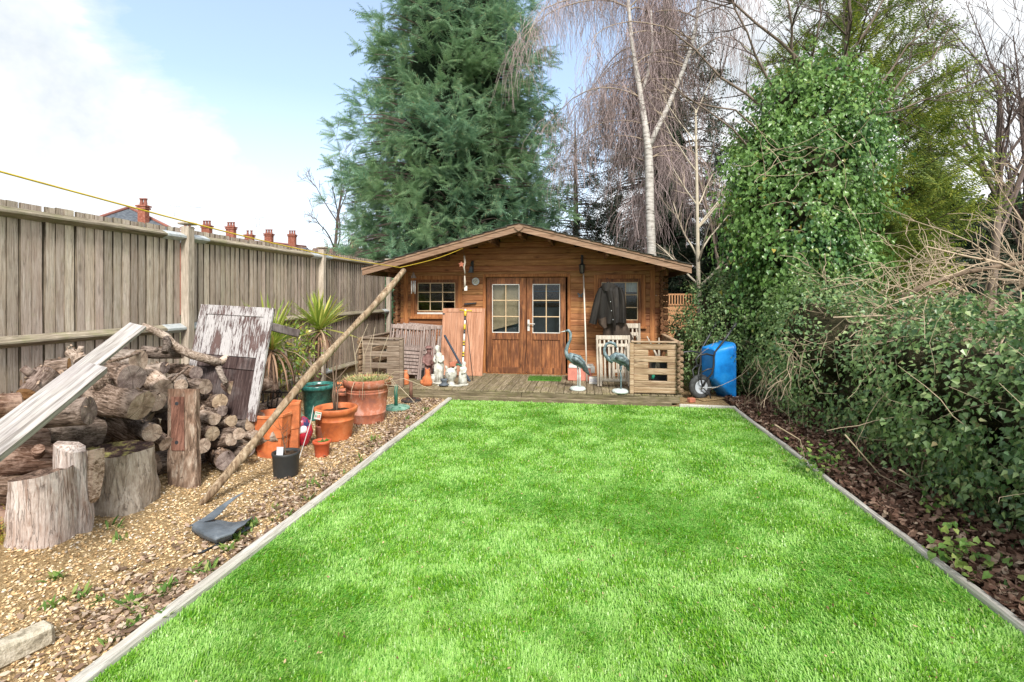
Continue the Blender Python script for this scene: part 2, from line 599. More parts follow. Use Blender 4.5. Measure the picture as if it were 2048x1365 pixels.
M['litter'] = leafy('dry_leaf_bits', [(0, (.09, .06, .04)), (.4, (.25, .165, .115)), (.75, (.44, .33, .25)), (1, (.54, .45, .35))], .8, .2, .1)
M['turf_back'] = mottled('turf_backing', ((.06, .17, .022), (.09, .26, .032), (.12, .33, .05)), 30, .9, .1, .6, .01)
M['grass'] = leafy('artificial_grass', [(0, (.06, .19, .006)), (.25, (.125, .32, .012)), (.6, (.20, .45, .026)), (.85, (.29, .55, .065)), (.96, (.46, .63, .24)), (1, (.38, .33, .13))], .38, .5, .38,
                   ((.45, .73, .22), 3.0, .62), 9, .74, (.45, .57))  # pale patch colour paints in the sheen of blades brushed over
M['ground'] = mottled('rough_ground', ((.06, .05, .03), (.10, .095, .05), (.15, .14, .08)), 2, .95, .1, .5, .05)
# ================================================================== THE SETTING
KX0, KX1, LY = -2.085, 2.10, 7.63          # lawn edges and far end


def mound(x, y):
    """gravel swells a little towards the fence and under the woodpile"""
    a = max(0.0, min(1.0, (-2.9 - x) / 1.5))
    h = .16 * a * a * (3 - 2 * a)
    h *= max(0.0, min(1.0, (7.6 - y) / 1.5))
    return h + .012 * noise.noise(Vector((x * 2.1, y * 2.1, 0)))


gm = MB().box((0, 60, -.20), (500, 400, .2))
o = gm.build('ground', M['ground'])
tag(o, kind='structure')


def sheet(name, x0, x1, y0, y1, mat, zf, step=.16):
    nx, ny = max(1, int((x1 - x0) / step)), max(1, int((y1 - y0) / step))
    vs = [(x0 + (x1 - x0) * i / nx, y0 + (y1 - y0) * j / ny) for j in range(ny + 1) for i in range(nx + 1)]
    mb = MB()
    mb.add([(x, y, zf(x, y)) for x, y in vs],
           [(j * (nx + 1) + i, j * (nx + 1) + i + 1, (j + 1) * (nx + 1) + i + 1, (j + 1) * (nx + 1) + i) for j in range(ny) for i in range(nx)], True)
    return tag(mb.build(name, mat), kind='structure')


sheet('gravel_ground', -5.0, KX0 - .03, -1.0, 13.0, M['gravel_bed'], mound)
sheet('mulch_ground', KX1 + .03, 6.0, -1.0, 13.0, M['mulch'], lambda x, y: .03 * max(0, min(1, (x - 2.2) / .8)) + .02 * noise.noise(Vector((x * 3, y * 3, 4))))
sheet('earth_ground', KX0 - .03, KX1 + .03, LY + .06, 13.0, M['gravel_bed'], lambda x, y: -.005)
o = MB().box(((KX0 + KX1) / 2, (LY - 1.0) / 2, -.03), (KX1 - KX0, LY + 1.0, .06)).build('lawn_ground', M['turf_back'])
tag(o, kind='structure')

# kerbs: timber edging laid in lengths
for side, x, wd in ((-1, KX0 - .035, .075), (1, KX1 + .02, .045)):
    mb_y = [-1.0, 1.5, 3.6, 5.72, LY + .03]
    for a, b in zip(mb_y[:-1], mb_y[1:]):
        k = MB()
        n = 8
        pts = []
        for i in range(n + 1):
            y = a + (b - a - .006) * i / n
            xx = x + .008 * math.sin(y * 2.3 + side)
            pts.append((xx, y))
        prof = [(-.5, -.06), (-.5, .018), (-.36, .032), (.36, .034), (.5, .02), (.5, -.06)]
        vs = [(px + u * wd, py, v + .003 * math.sin(py * 9)) for px, py in pts for u, v in prof]
        m_ = len(prof)
        fs = [(i * m_ + j, i * m_ + (j + 1) % m_, (i + 1) * m_ + (j + 1) % m_, (i + 1) * m_ + j) for i in range(n) for j in range(m_)]
        fs += [list(range(m_))[::-1], [n * m_ + j for j in range(m_)]]
        k.add(vs, fs)
        tag(k.build('lawn_kerb', M['kerb'], centre=True), kind='structure')
k = MB().bar((1.36, LY + .02, .015), (KX1 + .04, LY - .01, .015), .045, .05, ch=.008)
tag(k.build('lawn_kerb', M['kerb'], centre=True), kind='structure')

# ================================================================== FENCE (left)
FX = -4.7
M['fence_edge'] = wood('shade_line_edge', ((.07, .055, .04), (.17, .14, .105), (.27, .225, .17)), 'Z', 50, 12, .9, .25, None, False)
M['fence_dark'] = wood('gap_shade_brown', ((.07, .055, .04), (.15, .12, .09), (.22, .18, .14)), 'Z', 50, 12, .9, .1, None, False)  # dark brown standing in for shade in the gaps between pales
bays = [-.81, 2.25, 5.31, 8.37, 11.43]
TOPZ = 2.43
pale_meshes = []
for v in range(7):
    p = MB()
    wv = .0925
    # feather-edged board: thick on one edge, thin on the other, a little bowed
    hh = TOPZ - .16
    n = 5
    bow = rnd.uniform(-.006, .006)
    vs = []
    for i in range(n + 1):
        z = hh * i / n
        b = bow * math.sin(math.pi * i / n)
        e0, e1 = rnd.uniform(-.002, .002), rnd.uniform(-.002, .002)
        vs += [(0, -wv / 2 + e0, z), (.021 + b, -wv / 2 + e0, z), (.006 + b, wv / 2 + e1, z), (0, wv / 2 + e1, z)]
    fs = [(i * 4 + j, i * 4 + (j + 1) % 4, (i + 1) * 4 + (j + 1) % 4, (i + 1) * 4 + j) for i in range(n) for j in range(4)]
    fs += [(3, 2, 1, 0), (n * 4, n * 4 + 1, n * 4 + 2, n * 4 + 3)]
    p.add(vs, fs)
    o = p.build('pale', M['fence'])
    o.data.materials.append(M['fence_edge'])          # edge face painted dark for the shaded line between boards
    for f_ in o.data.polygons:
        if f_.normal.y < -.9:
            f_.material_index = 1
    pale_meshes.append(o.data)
    bpy.data.objects.remove(o)
fence = thing('timber_fence', 'tall weathered close-boarded timber fence running the length of the gravel', 'fence', (FX, 5.3, 0))


def place(data, name, loc, parent, rot=(0, 0, 0)):
    o = bpy.data.objects.new(name, data)
    COL.objects.link(o)
    o.parent = parent
    o.location = Vector(loc) - (Vector(parent.location) if parent else Vector())
    o.rotation_euler = rot
    return o


y = 1.0
while y < 11.36:
    if min(abs(y - b) for b in bays) > .02:
        place(rnd.choice(pale_meshes), 'pale', (FX - .045 + rnd.uniform(-.004, .004), y, .16 + rnd.uniform(-.006, .008)), fence,
              (rnd.uniform(-.005, .005), 0, rnd.uniform(-.05, .05)))
    y += .0935
for b in bays[1:]:
    MB().box((FX + .02, b, 1.23), (.105, .10, 2.46), ch=.008).build('post', M['post'], fence, True, True)
for b in bays[1:]:
    MB().box((FX + .02, b, 2.495), (.155, .15, .03), ch=.01).build('post_cap', M['post'], fence, True, True)
for a, b in zip(bays[:-1], bays[1:]):
    for z, hgt in ((2.335, .09), (1.26, .10), (.24, .10)):
        # arris rail: triangular section with its ridge towards the garden
        r = MB().prism([(FX - .022, a + .055, z - hgt / 2), (FX + .052, a + .055, z - .012), (FX + .052, a + .055, z + .004), (FX - .022, a + .055, z + hgt / 2)], (0, b - a - .11, 0))
        r.build('rail', M['fence_rail'], fence, True, True)
        for yy, s in ((a + .055, 1), (b - .055, -1)):
            g = MB()
            L = .26
            pts = [(FX - .024, z - hgt / 2 - .004), (FX + .057, z - .016), (FX + .057, z + .008), (FX - .024, z + hgt / 2 + .004)]
            g.prism([(p[0], yy, p[1]) for p in pts], (0, s * L, 0))
            g.build('rail_bracket', M['galv'], fence, True, True)
    MB().box((FX - .062, (a + b) / 2, 1.24), (.012, b - a - .1, 2.16)).build('gap_shade_panel', M['fence_dark'], fence, True, True)  # added dark panel, no real fence part, so the gaps read as shade
    MB().box((FX - .03, (a + b) / 2, .09), (.03, b - a - .1, .16)).build('gravel_board', M['fence_rail'], fence, True, True)

# ================================================================== SUMMER-HOUSE (log cabin)
YF, XC, ZD = 9.42, -1.14, .15
X0, X1 = -3.67, 1.385
cabin = thing('log_cabin', 'orange-brown log cabin with shallow gable roof and double glazed doors', 'cabin', (XC, YF, ZD))
RZ, EZ, HW = 2.885, 2.15, 2.83        # roof top at ridge, at eave, half width
SL = (RZ - EZ) / HW


def fx(px):
    return yp(px, 590, YF).x


def fz(px, py):
    return yp(px, py, YF).z


def ubox(x0, x1, y0, y1, z0, z1, name, mat, parent, ch=.004, label=None):
    o = MB().box(((x0 + x1) / 2, (y0 + y1) / 2, (z0 + z1) / 2), (x1 - x0, y1 - y0, z1 - z0), ch=ch).build(name, mat, parent, True, True)
    if label:
        o['label'] = label
    return o


WIN = [(fx(822), fx(924), 1.21, 2.02), (fx(1188), fx(1291), 1.06, 2.02)]     # trim outlines
DOOR = (fx(966), fx(1141), ZD, 2.045)
holes = [(w_[0] + .05, w_[1] - .05, w_[2] + .03, w_[3] - .05) for w_ in WIN] + [(DOOR[0] + .04, DOOR[1] - .04, DOOR[2] - .1, 1.99)]
PITCH = .1135


def log_profile(x0, x1, z, y, thick=.045, h=PITCH):
    c = .013
    e = .0012
    pts = [(x0, y + thick, z + e), (x0, y + c * .55, z + e), (x0, y, z + c), (x0, y, z + h - c), (x0, y + c * .55, z + h - e), (x0, y + thick, z + h - e)]
    return MB().prism(pts, (x1 - x0, 0, 0))


z = .05
course = 0
while z < 2.74:
    zt = z + PITCH
    half = min(X1 - XC, (RZ - .13 - zt) / SL + .02)
    if zt > 2.02:
        half = min(X1 - XC, (RZ - .10 - z) / SL)
    segs = [(XC - half, XC + half)]
    for hx0, hx1, hz0, hz1 in holes:
        if zt > hz0 + .02 and z < hz1 - .02:
            new = []
            for a, b in segs:
                if hx1 <= a or hx0 >= b:
                    new.append((a, b))
                else:
                    if hx0 - a > .02:
                        new.append((a, hx0))
                    if b - hx1 > .02:
                        new.append((hx1, b))
            segs = new
    for a, b in segs:
        log_profile(a, b, z, YF + rnd.uniform(-.0015, .0015)).build('log_plank', M['cabin'], cabin, True, True)
    # crossed log ends at both corners, and the side walls' logs
    if zt < 2.12:
        for s, xe in ((-1, X0), (1, X1)):
            xx = xe - s * .035
            e = MB()
            c = .02
            h = PITCH - .008
            zz = z + (PITCH * .5 if zt < 2.05 else 0)
            pts = [(xx - .027, 0, zz + c), (xx - .027 + c, 0, zz), (xx + .027 - c, 0, zz), (xx + .027, 0, zz + c), (xx + .027, 0, zz + h - c), (xx + .027 - c, 0, zz + h), (xx - .027 + c, 0, zz + h), (xx - .027, 0, zz + h - c)]
            e.prism([(p[0], YF - .15 + rnd.uniform(-.006, .006), p[2]) for p in pts], (0, .145, 0))
            e.build('log_end', M['cabin_dark'], cabin, True, True)
            e = MB().box((xe + s * .05, YF + .022, z + PITCH / 2), (.10, .042, PITCH - .012), ch=.016)
            e.build('log_end', M['cabin_dark'], cabin, True, True)
            log_y = MB().box((xe - s * .035, YF + 1.75, z + PITCH / 2), (.045, 3.3, PITCH - .003), ch=.012)
            log_y.build('side_plank', M['cabin_dark'], cabin, True, True)
    z += PITCH
    course += 1
# inside: floor, back wall, lining; seen dark through the panes
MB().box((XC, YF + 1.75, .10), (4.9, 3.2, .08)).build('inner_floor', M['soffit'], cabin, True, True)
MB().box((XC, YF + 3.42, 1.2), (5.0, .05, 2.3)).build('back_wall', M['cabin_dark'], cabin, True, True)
# roof: two leaves of boards under felt, barge boards, purlins
YR0, YR1 = 8.52, 13.2
for s in (-1, 1):
    def rp(u, zoff, y):
        return Vector((XC + s * u, y, RZ - SL * u + zoff))
    q = [rp(0, -.055, YR0 + .03), rp(HW, -.055, YR0 + .03), rp(HW, -.02, YR0 + .03), rp(0, -.02, YR0 + .03)]
    MB().prism(q, (0, YR1 - YR0, 0)).build('roof_boards', M['soffit'], cabin, True, True)
    # felt shingles in courses, each course lapping the one below
    nC = 14
    fb = MB()
    for i in range(nC):
        u0, u1 = HW * i / nC, HW * (i + 1) / nC + .03
        cols_ = 26
        for j in range(cols_):
            y0 = YR0 - .035 + (YR1 - YR0) * j / cols_ + (0 if j == 0 else (.09 if i % 2 else 0))
            y1 = YR0 - .035 + (YR1 - YR0) * (j + 1) / cols_ + (.09 if i % 2 else 0) - .008
            a, b, c_, d_ = rp(u0, -.012 + .0, y0), rp(u1, .004 + rnd.uniform(0, .006), y0), rp(u1, .004 + rnd.uniform(0, .006), y1), rp(u0, -.012, y1)
            up = Vector((0, 0, .008))
            fb.add([a, b, c_, d_, a + up, b + up, c_ + up, d_ + up], [(3, 2, 1, 0), (4, 5, 6, 7), (0, 1, 5, 4), (1, 2, 6, 5), (2, 3, 7, 6), (3, 0, 4, 7)])
    tag(fb.build('felt_shingles', M['felt'], cabin, True, True), kind='stuff')
    # barge board and the thin drip batten over it
    q = [rp(.0, -.03, YR0), rp(HW + .02, -.03, YR0), rp(HW + .02, -.145, YR0), rp(.0, -.145, YR0)]
    MB().prism(q, (0, .028, 0)).build('barge_board', M['barge'], cabin, True, True)
    q = [rp(.0, -.008, YR0 - .014), rp(HW + .03, -.008, YR0 - .014), rp(HW + .03, -.048, YR0 - .014), rp(.0, -.048, YR0 - .014)]
    MB().prism(q, (0, .013, 0)).build('drip_batten', M['barge'], cabin, True, True)
    # eave board along the side
    MB().box((XC + s * (HW + .012), (YR0 + YR1) / 2 + .03, EZ - .085), (.022, YR1 - YR0, .11)).build('eave_board', M['barge'], cabin, True, True)
    for u in (.52, 1.5, 2.42):
        MB().box((XC + s * u, (YR0 + .05 + YF) / 2, RZ - SL * u - .055 - .075), (.06, YF - YR0 - .05, .12), ch=.01).build('purlin', M['cabin_dark'], cabin, True, True)
    # wall-plate tail that carries the eave
    MB().box((XC + s * 2.53, YF - .23, 2.10 - .05), (.05, .46, .13), ch=.012).build('wall_plate', M['cabin_dark'], cabin, True, True)
MB().box((XC, (YR0 + .05 + YF) / 2, RZ - .055 - .09), (.07, YF - YR0 - .05, .15), ch=.01).build('purlin', M['cabin_dark'], cabin, True, True)
dp = MB().box((XC, YR0 - .02, RZ - .075), (.15, .012, .15), rot=(0, R(45), 0), ch=.003)
dp.v = [Vector((XC + (v.x - XC) * .8, v.y, RZ - .085 + (v.z - RZ + .075) * .62)) for v in dp.v]
dp.build('apex_plate', M['barge'], cabin, True, True)
# inner corner battens on the face
for px in (812, 1305):
    ubox(fx(px) - .045, fx(px) + .045, YF - .02, YF - .002, ZD, 2.1, 'corner_batten', M['cabin_v'], cabin)

# glass with faint sky gloss over a dark room
def glass_mat():
    m, nt, b = base_mat('window_glass', .04, .5)
    tr = nd(nt, 'ShaderNodeBsdfTransparent', Color=(.86, .9, .9))
    gl = nd(nt, 'ShaderNodeBsdfGlossy', Color=(.9, .93, .95), Roughness=.06)
    fr = nd(nt, 'ShaderNodeFresnel', IOR=1.5).outputs[0]
    mx = nd(nt, 'ShaderNodeMixShader', Fac=math_(nt, 'MULTIPLY', fr, .7, clamp=True), i1=tr.outputs[0], i2=gl.outputs[0])
    nt.links.new(mx.outputs[0], nt.nodes['Material Output'].inputs[0])
    return m


M['glass'] = glass_mat()
M['blind'] = plain('tan_blind', (.70, .50, .33), .8)
M['curtain'] = plain('pale_net_curtain', (.66, .62, .58), .9)
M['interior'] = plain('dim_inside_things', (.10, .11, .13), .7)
M['inblue'] = plain('blue_plastic_inside', (.25, .45, .60), .4)


def pane_grid(x0, x1, z0, z1, nx, nz, y, parent, edge=None):
    """recessed panes and proud glazing bars"""
    bw = .018
    for i in range(nx):
        for j in range(nz):
            a, b = x0 + (x1 - x0) * i / nx, x0 + (x1 - x0) * (i + 1) / nx
            c, d = z0 + (z1 - z0) * j / nz, z0 + (z1 - z0) * (j + 1) / nz
            ubox(a, b, y + .012, y + .016, c, d, 'pane', M['glass'], parent, 0)
    for i in range(1, nx):
        x = x0 + (x1 - x0) * i / nx
        ubox(x - bw / 2, x + bw / 2, y - .002, y + .012, z0, z1, 'muntin', M['muntin'], parent, .003)
    for j in range(1, nz):
        z_ = z0 + (z1 - z0) * j / nz
        ubox(x0, x1, y - .0045, y + .0095, z_ - bw / 2, z_ + bw / 2, 'muntin', M['muntin'], parent, .003)
    e = MB()
    t = .014
    yy = (y - .003 + y + .011) / 2
    e.box(((x0 + x1) / 2, yy, z0 + t / 2 - .002), (x1 - x0 + .01, .016, t))
    e.box(((x0 + x1) / 2, yy, z1 - t / 2 + .002), (x1 - x0 + .01, .016, t))
    e.box((x0 + t / 2 - .004, yy, (z0 + z1) / 2), (t, .0165, z1 - z0 - t * 2))
    e.box((x1 - t / 2 + .004, yy, (z0 + z1) / 2), (t, .0165, z1 - z0 - t * 2))
    tag(e.build('glazing_bead', M['white'] if edge else M['muntin'], parent, True, True))


def frame(x0, x1, z0, z1, wd, y0, y1, name, mat, parent, bot=None):
    bot = wd if bot is None else bot
    e = MB()
    e.box((x0 + wd / 2, (y0 + y1) / 2, (z0 + z1) / 2), (wd, y1 - y0, z1 - z0), ch=.005)
    e.box((x1 - wd / 2, (y0 + y1) / 2, (z0 + z1) / 2), (wd, y1 - y0, z1 - z0), ch=.005)
    e.box(((x0 + x1) / 2, (y0 + y1) / 2 + .001, z1 - wd / 2), (x1 - x0 - 2 * wd, y1 - y0 - .002, wd), ch=.005)
    e.box(((x0 + x1) / 2, (y0 + y1) / 2 + .001, z0 + bot / 2), (x1 - x0 - 2 * wd, y1 - y0 - .002, bot), ch=.005)
    return e.build(name, mat, parent, True, True)


for (a, b, c, d), px in zip(WIN, (0, 1)):
    wdw = frame(a, b, c, d, .075, YF - .022, YF + .03, 'window', M['cabin_v'], cabin, .06)
    wdw['label'] = 'small window beside the leaning panels' if px == 0 else 'window half hidden behind the hanging coat'
    frame(a + .075, b - .075, c + .06, d - .075, .06, YF - .010, YF + .035, 'sash', M['door'], wdw)
    pane_grid(a + .138, b - .138, c + .123, d - .138, 3, 3, YF + .004, wdw)
    ubox(a - .02, b + .02, YF - .05, YF - .0225, c - .03, c + .012, 'sill', M['cabin_v'], wdw)
    if px == 0:
        ubox(a + .13, b - .13, YF - .014, YF - .0105, c + .062, c + .095, 'white_strip', M['white'], wdw)
# door frame and two leaves
frame(DOOR[0], DOOR[1], DOOR[2] - .1, DOOR[3], .055, YF - .022, YF + .03, 'door_frame', M['cabin_v'], cabin, .12)
for n_, (pa, pb, ga, gb) in enumerate(((973.5, 1053, 985, 1039), (1054, 1131.5, 1065.5, 1120))):
    x0, x1 = fx(pa), fx(pb)
    g0, g1 = fx(ga), fx(gb)
    zt, zb = fz(1050, 556), fz(1050, 747)
    gz1, gz0 = fz(1050, 569), fz(1050, 666)
    pz1, pz0 = fz(1050, 680), fz(1050, 735)
    e = MB()
    y0, y1 = YF - .030, YF + .012
    e.box(((x0 + g0) / 2, (y0 + y1) / 2, (zt + zb) / 2), (g0 - x0, y1 - y0, zt - zb), ch=.005)
    e.box(((g1 + x1) / 2, (y0 + y1) / 2, (zt + zb) / 2), (x1 - g1, y1 - y0, zt - zb), ch=.005)
    e.box(((g0 + g1) / 2, (y0 + y1) / 2 + .001, (zt + gz1) / 2), (g1 - g0, y1 - y0 - .002, zt - gz1), ch=.005)
    e.box(((g0 + g1) / 2, (y0 + y1) / 2 + .001, (gz0 + pz1) / 2), (g1 - g0, y1 - y0 - .002, gz0 - pz1), ch=.005)
    e.box(((g0 + g1) / 2, (y0 + y1) / 2 + .001, (pz0 + zb) / 2), (g1 - g0, y1 - y0 - .002, pz0 - zb), ch=.005)
    leaf = e.build('door', M['door'], cabin, True, True)
    leaf['label'] = 'left door leaf with a tan blind behind its panes' if n_ == 0 else 'right door leaf with the white lever handle'
    for i in range(3):
        a, b = g0 + (g1 - g0) * i / 3, g0 + (g1 - g0) * (i + 1) / 3
        ubox(a + .0015, b - .0015, YF - .012, YF + .006, pz0 - .004, pz1 + .004, 'panel_board', M['door'], leaf, .005)
    pane_grid(g0, g1, gz0, gz1, 2, 3, YF - .022, leaf, edge=True)
    if n_ == 1:
        hx = fx(1057.5)
        hd = MB().box((hx, YF - .034, fz(1057, 651)), (.042, .008, .215), ch=.003)
        hd.tube([(hx, YF - .036, fz(1057, 647.5)), (hx, YF - .085, fz(1057, 647.5))], .011, 8)
        hd.tube([(hx - .01, YF - .082, fz(1057, 647.5)), (hx + .125, YF - .082, fz(1057, 648))], .009, 8)
        hd.ball((hx, YF - .040, fz(1057, 655.5)), .010, 8, 5)
        hd.build('handle', M['white'], leaf, True, True)
        ubox(x0 - .012, x0 + .02, YF - .038, YF - .0305, zb + .03, fz(1057, 705), 'cover_strip', M['door'], leaf)
# blind and curtain behind the glass
MB().prism([(fx(984), YF + .09, 2.0), (fx(1041), YF + .09, 2.0), (fx(1041), YF + .09, fz(1040, 646)), (fx(984), YF + .09, fz(984, 661))], (0, .012, 0)).build('blind', M['blind'], cabin, True, True)
cu = MB()
cw = [(fx(1252) + .012 * i, YF + .10 + .015 * math.sin(i * 1.5)) for i in range(21)]
cu.add([(x, y, 2.0) for x, y in cw] + [(x, y, 1.70) for x, y in cw], [(i, i + 1, 22 + i, 21 + i) for i in range(20)], True)
cu.build('net_curtain', M['curtain'], cabin, True, True)
# things dimly seen inside
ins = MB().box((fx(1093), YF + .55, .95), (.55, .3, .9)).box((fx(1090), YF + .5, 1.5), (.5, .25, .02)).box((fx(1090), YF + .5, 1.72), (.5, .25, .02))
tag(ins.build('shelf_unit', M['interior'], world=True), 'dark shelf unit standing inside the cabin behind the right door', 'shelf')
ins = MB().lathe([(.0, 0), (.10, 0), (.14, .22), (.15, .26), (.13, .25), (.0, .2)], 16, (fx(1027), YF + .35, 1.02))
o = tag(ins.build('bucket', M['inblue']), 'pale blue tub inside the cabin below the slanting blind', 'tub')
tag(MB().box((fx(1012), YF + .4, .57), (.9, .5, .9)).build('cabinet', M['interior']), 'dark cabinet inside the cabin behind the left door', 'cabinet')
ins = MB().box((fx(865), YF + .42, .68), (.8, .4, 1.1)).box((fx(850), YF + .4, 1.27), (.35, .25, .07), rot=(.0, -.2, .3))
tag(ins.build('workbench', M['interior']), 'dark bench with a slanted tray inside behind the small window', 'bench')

# ================================================================== DECK
deck = thing('deck', 'mossy timber veranda deck of narrow boards in front of the cabin', 'deck', (XC, 8.5, 0))
x = X0 + .02
while x < X1 - .02:
    wd = .118
    MB().box((x + wd / 2, (7.73 + YF - .025) / 2, .137 + rnd.uniform(-.002, .002)), (wd - .006, YF - .025 - 7.73, .026), ch=.004).build('deck_board', M['deck'], deck, True, True)
    x += wd
for a, b in ((X0 + .01, -1.0), (-.995, X1)):
    MB().box(((a + b) / 2, 7.745, .075), (b - a, .028, .095), ch=.006).build('fascia_board', M['deck_edge'], deck, True, True)
MB().box((XC - .1, 7.70, .018), (5.0, .05, .075), ch=.008).build('kick_board', M['deck_edge'], deck, True, True)
MB().box((XC, 8.5, .06), (4.9, 1.4, .08)).build('bearer', M['soil'], deck, True, True)

# ================================================================== BALUSTRADES at both ends of the deck
def balustrade(s, label, bmat):
    """s=+1 right, -1 left; front panel of logs with open slots, side panel back to the wall"""
    t = thing('balustrade', label, 'balustrade', (s * 1.1 + XC + s * .0, 7.74, ZD))
    xa, xb = (.715, 1.345) if s > 0 else (-3.63, -2.99)       # front panel, left to right
    if s > 0:
        post, wallx = xa - .03, xb
    else:
        post, wallx = xb + .03, xa
    zs, h = .165, .0935
    for i in range(8):
        z0 = zs + i * h
        slot = i in (2, 4, 6)
        yy = 7.775
        if i == 0 and s > 0:
            pass
        if not slot:
            ubox(xa, xb, yy - .022, yy + .022, z0 + .001, z0 + h - .001, 'rail_plank', bmat, t, .007)
        else:
            if s > 0:
                ubox(xa, xa + .215, yy - .022, yy + .022, z0 + .001, z0 + h - .001, 'spacer_block', bmat, t, .007)
                ubox(xb - .14, xb, yy - .022, yy + .022, z0 + .001, z0 + h - .001, 'spacer_block', bmat, t, .007)
            else:
                ubox(xa, xa + .16, yy - .022, yy + .022, z0 + .001, z0 + h - .001, 'spacer_block', bmat, t, .007)
                ubox(xb - .22, xb, yy - .022, yy + .022, z0 + .001, z0 + h - .001, 'spacer_block', bmat, t, .007)
        # log ends crossing at the corner
        for k, (dx, off) in enumerate(((0.055, 0), (.02, .5))):
            zc = z0 + h * (.5 + off)
            if zc > .93:
                continue
            e = MB()
            c = .026
            if k == 0:
                e.box((wallx + s * .05, yy, zc), (.10, .044, h - .012), ch=.02)
            else:
                e.box((wallx + s * .018, yy - .05, zc), (.044, .12, h - .012), ch=.018)
            e.build('log_end', M['balus_end'], t, True, True)
        # side panel
        if not slot:
            MB().box((wallx + s * .018, 8.55, z0 + h * .5 + h * .5 - .03), (.04, 1.45, h - .006), ch=.008).build('side_plank', M['balus_end'], t, True, True)
    ubox(post - .03, post + .03, 7.735, 7.80, .155, .925, 'corner_post', bmat, t, .006)
    ubox(min(xa, post) - .01, xb + (.09 if s > 0 else .05), 7.725, 7.83, .926, .95, 'top_rail', bmat, t, .006)
    ubox(wallx - .035 + s * .02, wallx + .035 + s * .02, 7.832, YF - .16, .929, .953, 'top_rail', bmat, t, .006)
    return t


balustrade(1, 'pale slotted log balustrade at the deck end next to the blue wheelbarrow', M['balus'])
balustrade(-1, 'grey slotted log balustrade behind the big terracotta planter', M['balus_grey'])
# ================================================================== WOODPILE
def bark_mat(name, c0, c1, c2, moss=.15):
    m, nt, b = base_mat(name, .9, .15)
    v, raw = coords(nt, (11, 62, 62))
    n1 = nd(nt, 'ShaderNodeTexNoise', Vector=v, Scale=1.0, Detail=9, Roughness=.68, Distortion=.9).outputs[0]
    c = ramp(nt, n1, [(.37, c0), (.5, c1), (.63, c2)])
    n2 = nd(nt, 'ShaderNodeTexNoise', Vector=raw, Scale=7, Detail=6, Roughness=.7).outputs[0]
    c = mixc(nt, ramp(nt, n2, [(.52, 0.0), (.64, .6)]), c, [x * 1.3 for x in c2])
    n3 = nd(nt, 'ShaderNodeTexNoise', Vector=raw, Scale=4.1, Detail=6, Roughness=.7).outputs[0]
    c = mixc(nt, ramp(nt, n3, [(.62, 0.0), (.75, moss)]), c, (.16, .17, .06))
    oi = nd(nt, 'ShaderNodeObjectInfo').outputs['Random']
    c = nd(nt, 'ShaderNodeHueSaturation', Saturation=nd(nt, 'ShaderNodeMapRange', i0=oi, i3=.7, i4=1.15).outputs[0], Value=nd(nt, 'ShaderNodeMapRange', i0=oi, i3=.75, i4=1.3).outputs[0], Color=c).outputs[0]
    nt.links.new(c, b.inputs['Base Color'])
    vo = nd(nt, 'ShaderNodeTexVoronoi', Vector=nd(nt, 'ShaderNodeMapping', Vector=raw, Scale=(11, 30, 30)).outputs[0], Scale=1.0, feature='DISTANCE_TO_EDGE').outputs[0]
    bump(nt, b, math_(nt, 'ADD', n1, math_(nt, 'MULTIPLY', ramp(nt, vo, [(0, 0.0), (.25, 1.0)]), .4)), .55, .009)
    return m


M['bark'] = bark_mat('dark_bark', (.035, .024, .018), (.125, .086, .064), (.31, .24, .20))
M['bark_pale'] = bark_mat('pale_stripped_bark', (.10, .07, .05), (.29, .215, .165), (.50, .41, .345), .05)
M['bark_red'] = bark_mat('red_brown_bark', (.05, .028, .021), (.15, .092, .068), (.31, .225, .185))


def endgrain(name, c0, c1, c2):
    m, nt, b = base_mat(name, .85, .15)
    tc = nd(nt, 'ShaderNodeTexCoord').outputs['Object']
    sx = nd(nt, 'ShaderNodeSeparateXYZ', Vector=tc)
    r = math_(nt, 'SQRT', math_(nt, 'ADD', math_(nt, 'POWER', sx.outputs[1], 2.0), math_(nt, 'POWER', sx.outputs[2], 2.0)))
    oi = nd(nt, 'ShaderNodeObjectInfo').outputs['Random']
    off = nd(nt, 'ShaderNodeCombineXYZ', X=math_(nt, 'MULTIPLY', oi, 40), Y=math_(nt, 'MULTIPLY', oi, 17))
    v = nd(nt, 'ShaderNodeVectorMath', operation='ADD', i0=tc, i1=off.outputs[0]).outputs[0]
    n1 = nd(nt, 'ShaderNodeTexNoise', Vector=v, Scale=13, Detail=8, Roughness=.65).outputs[0]
    ring = math_(nt, 'SINE', math_(nt, 'ADD', math_(nt, 'MULTIPLY', r, 520.0), math_(nt, 'MULTIPLY', n1, 14.0)))
    c = ramp(nt, n1, [(.37, c0), (.5, c1), (.63, c2)])
    c = mixc(nt, math_(nt, 'MULTIPLY_ADD', ring, .2, .2), c, c0)
    # radial drying cracks
    ang = math_(nt, 'ARCTAN2', sx.outputs[2], sx.outputs[1])
    cn = nd(nt, 'ShaderNodeTexNoise', noise_dimensions='1D', W=math_(nt, 'ADD', math_(nt, 'MULTIPLY', ang, 2.2), math_(nt, 'MULTIPLY', oi, 50)), Scale=1.0, Detail=2)
    ck = ramp(nt, cn.outputs[0], [(.60, 0.0), (.64, .85), (.67, 0.0)])
    c = mixc(nt, ck, c, [x * .3 for x in c0])
    c = nd(nt, 'ShaderNodeHueSaturation', Value=nd(nt, 'ShaderNodeMapRange', i0=oi, i3=.72, i4=1.25).outputs[0], Color=c).outputs[0]
    nt.links.new(c, b.inputs['Base Color'])
    bump(nt, b, n1, .5, .01)
    return m


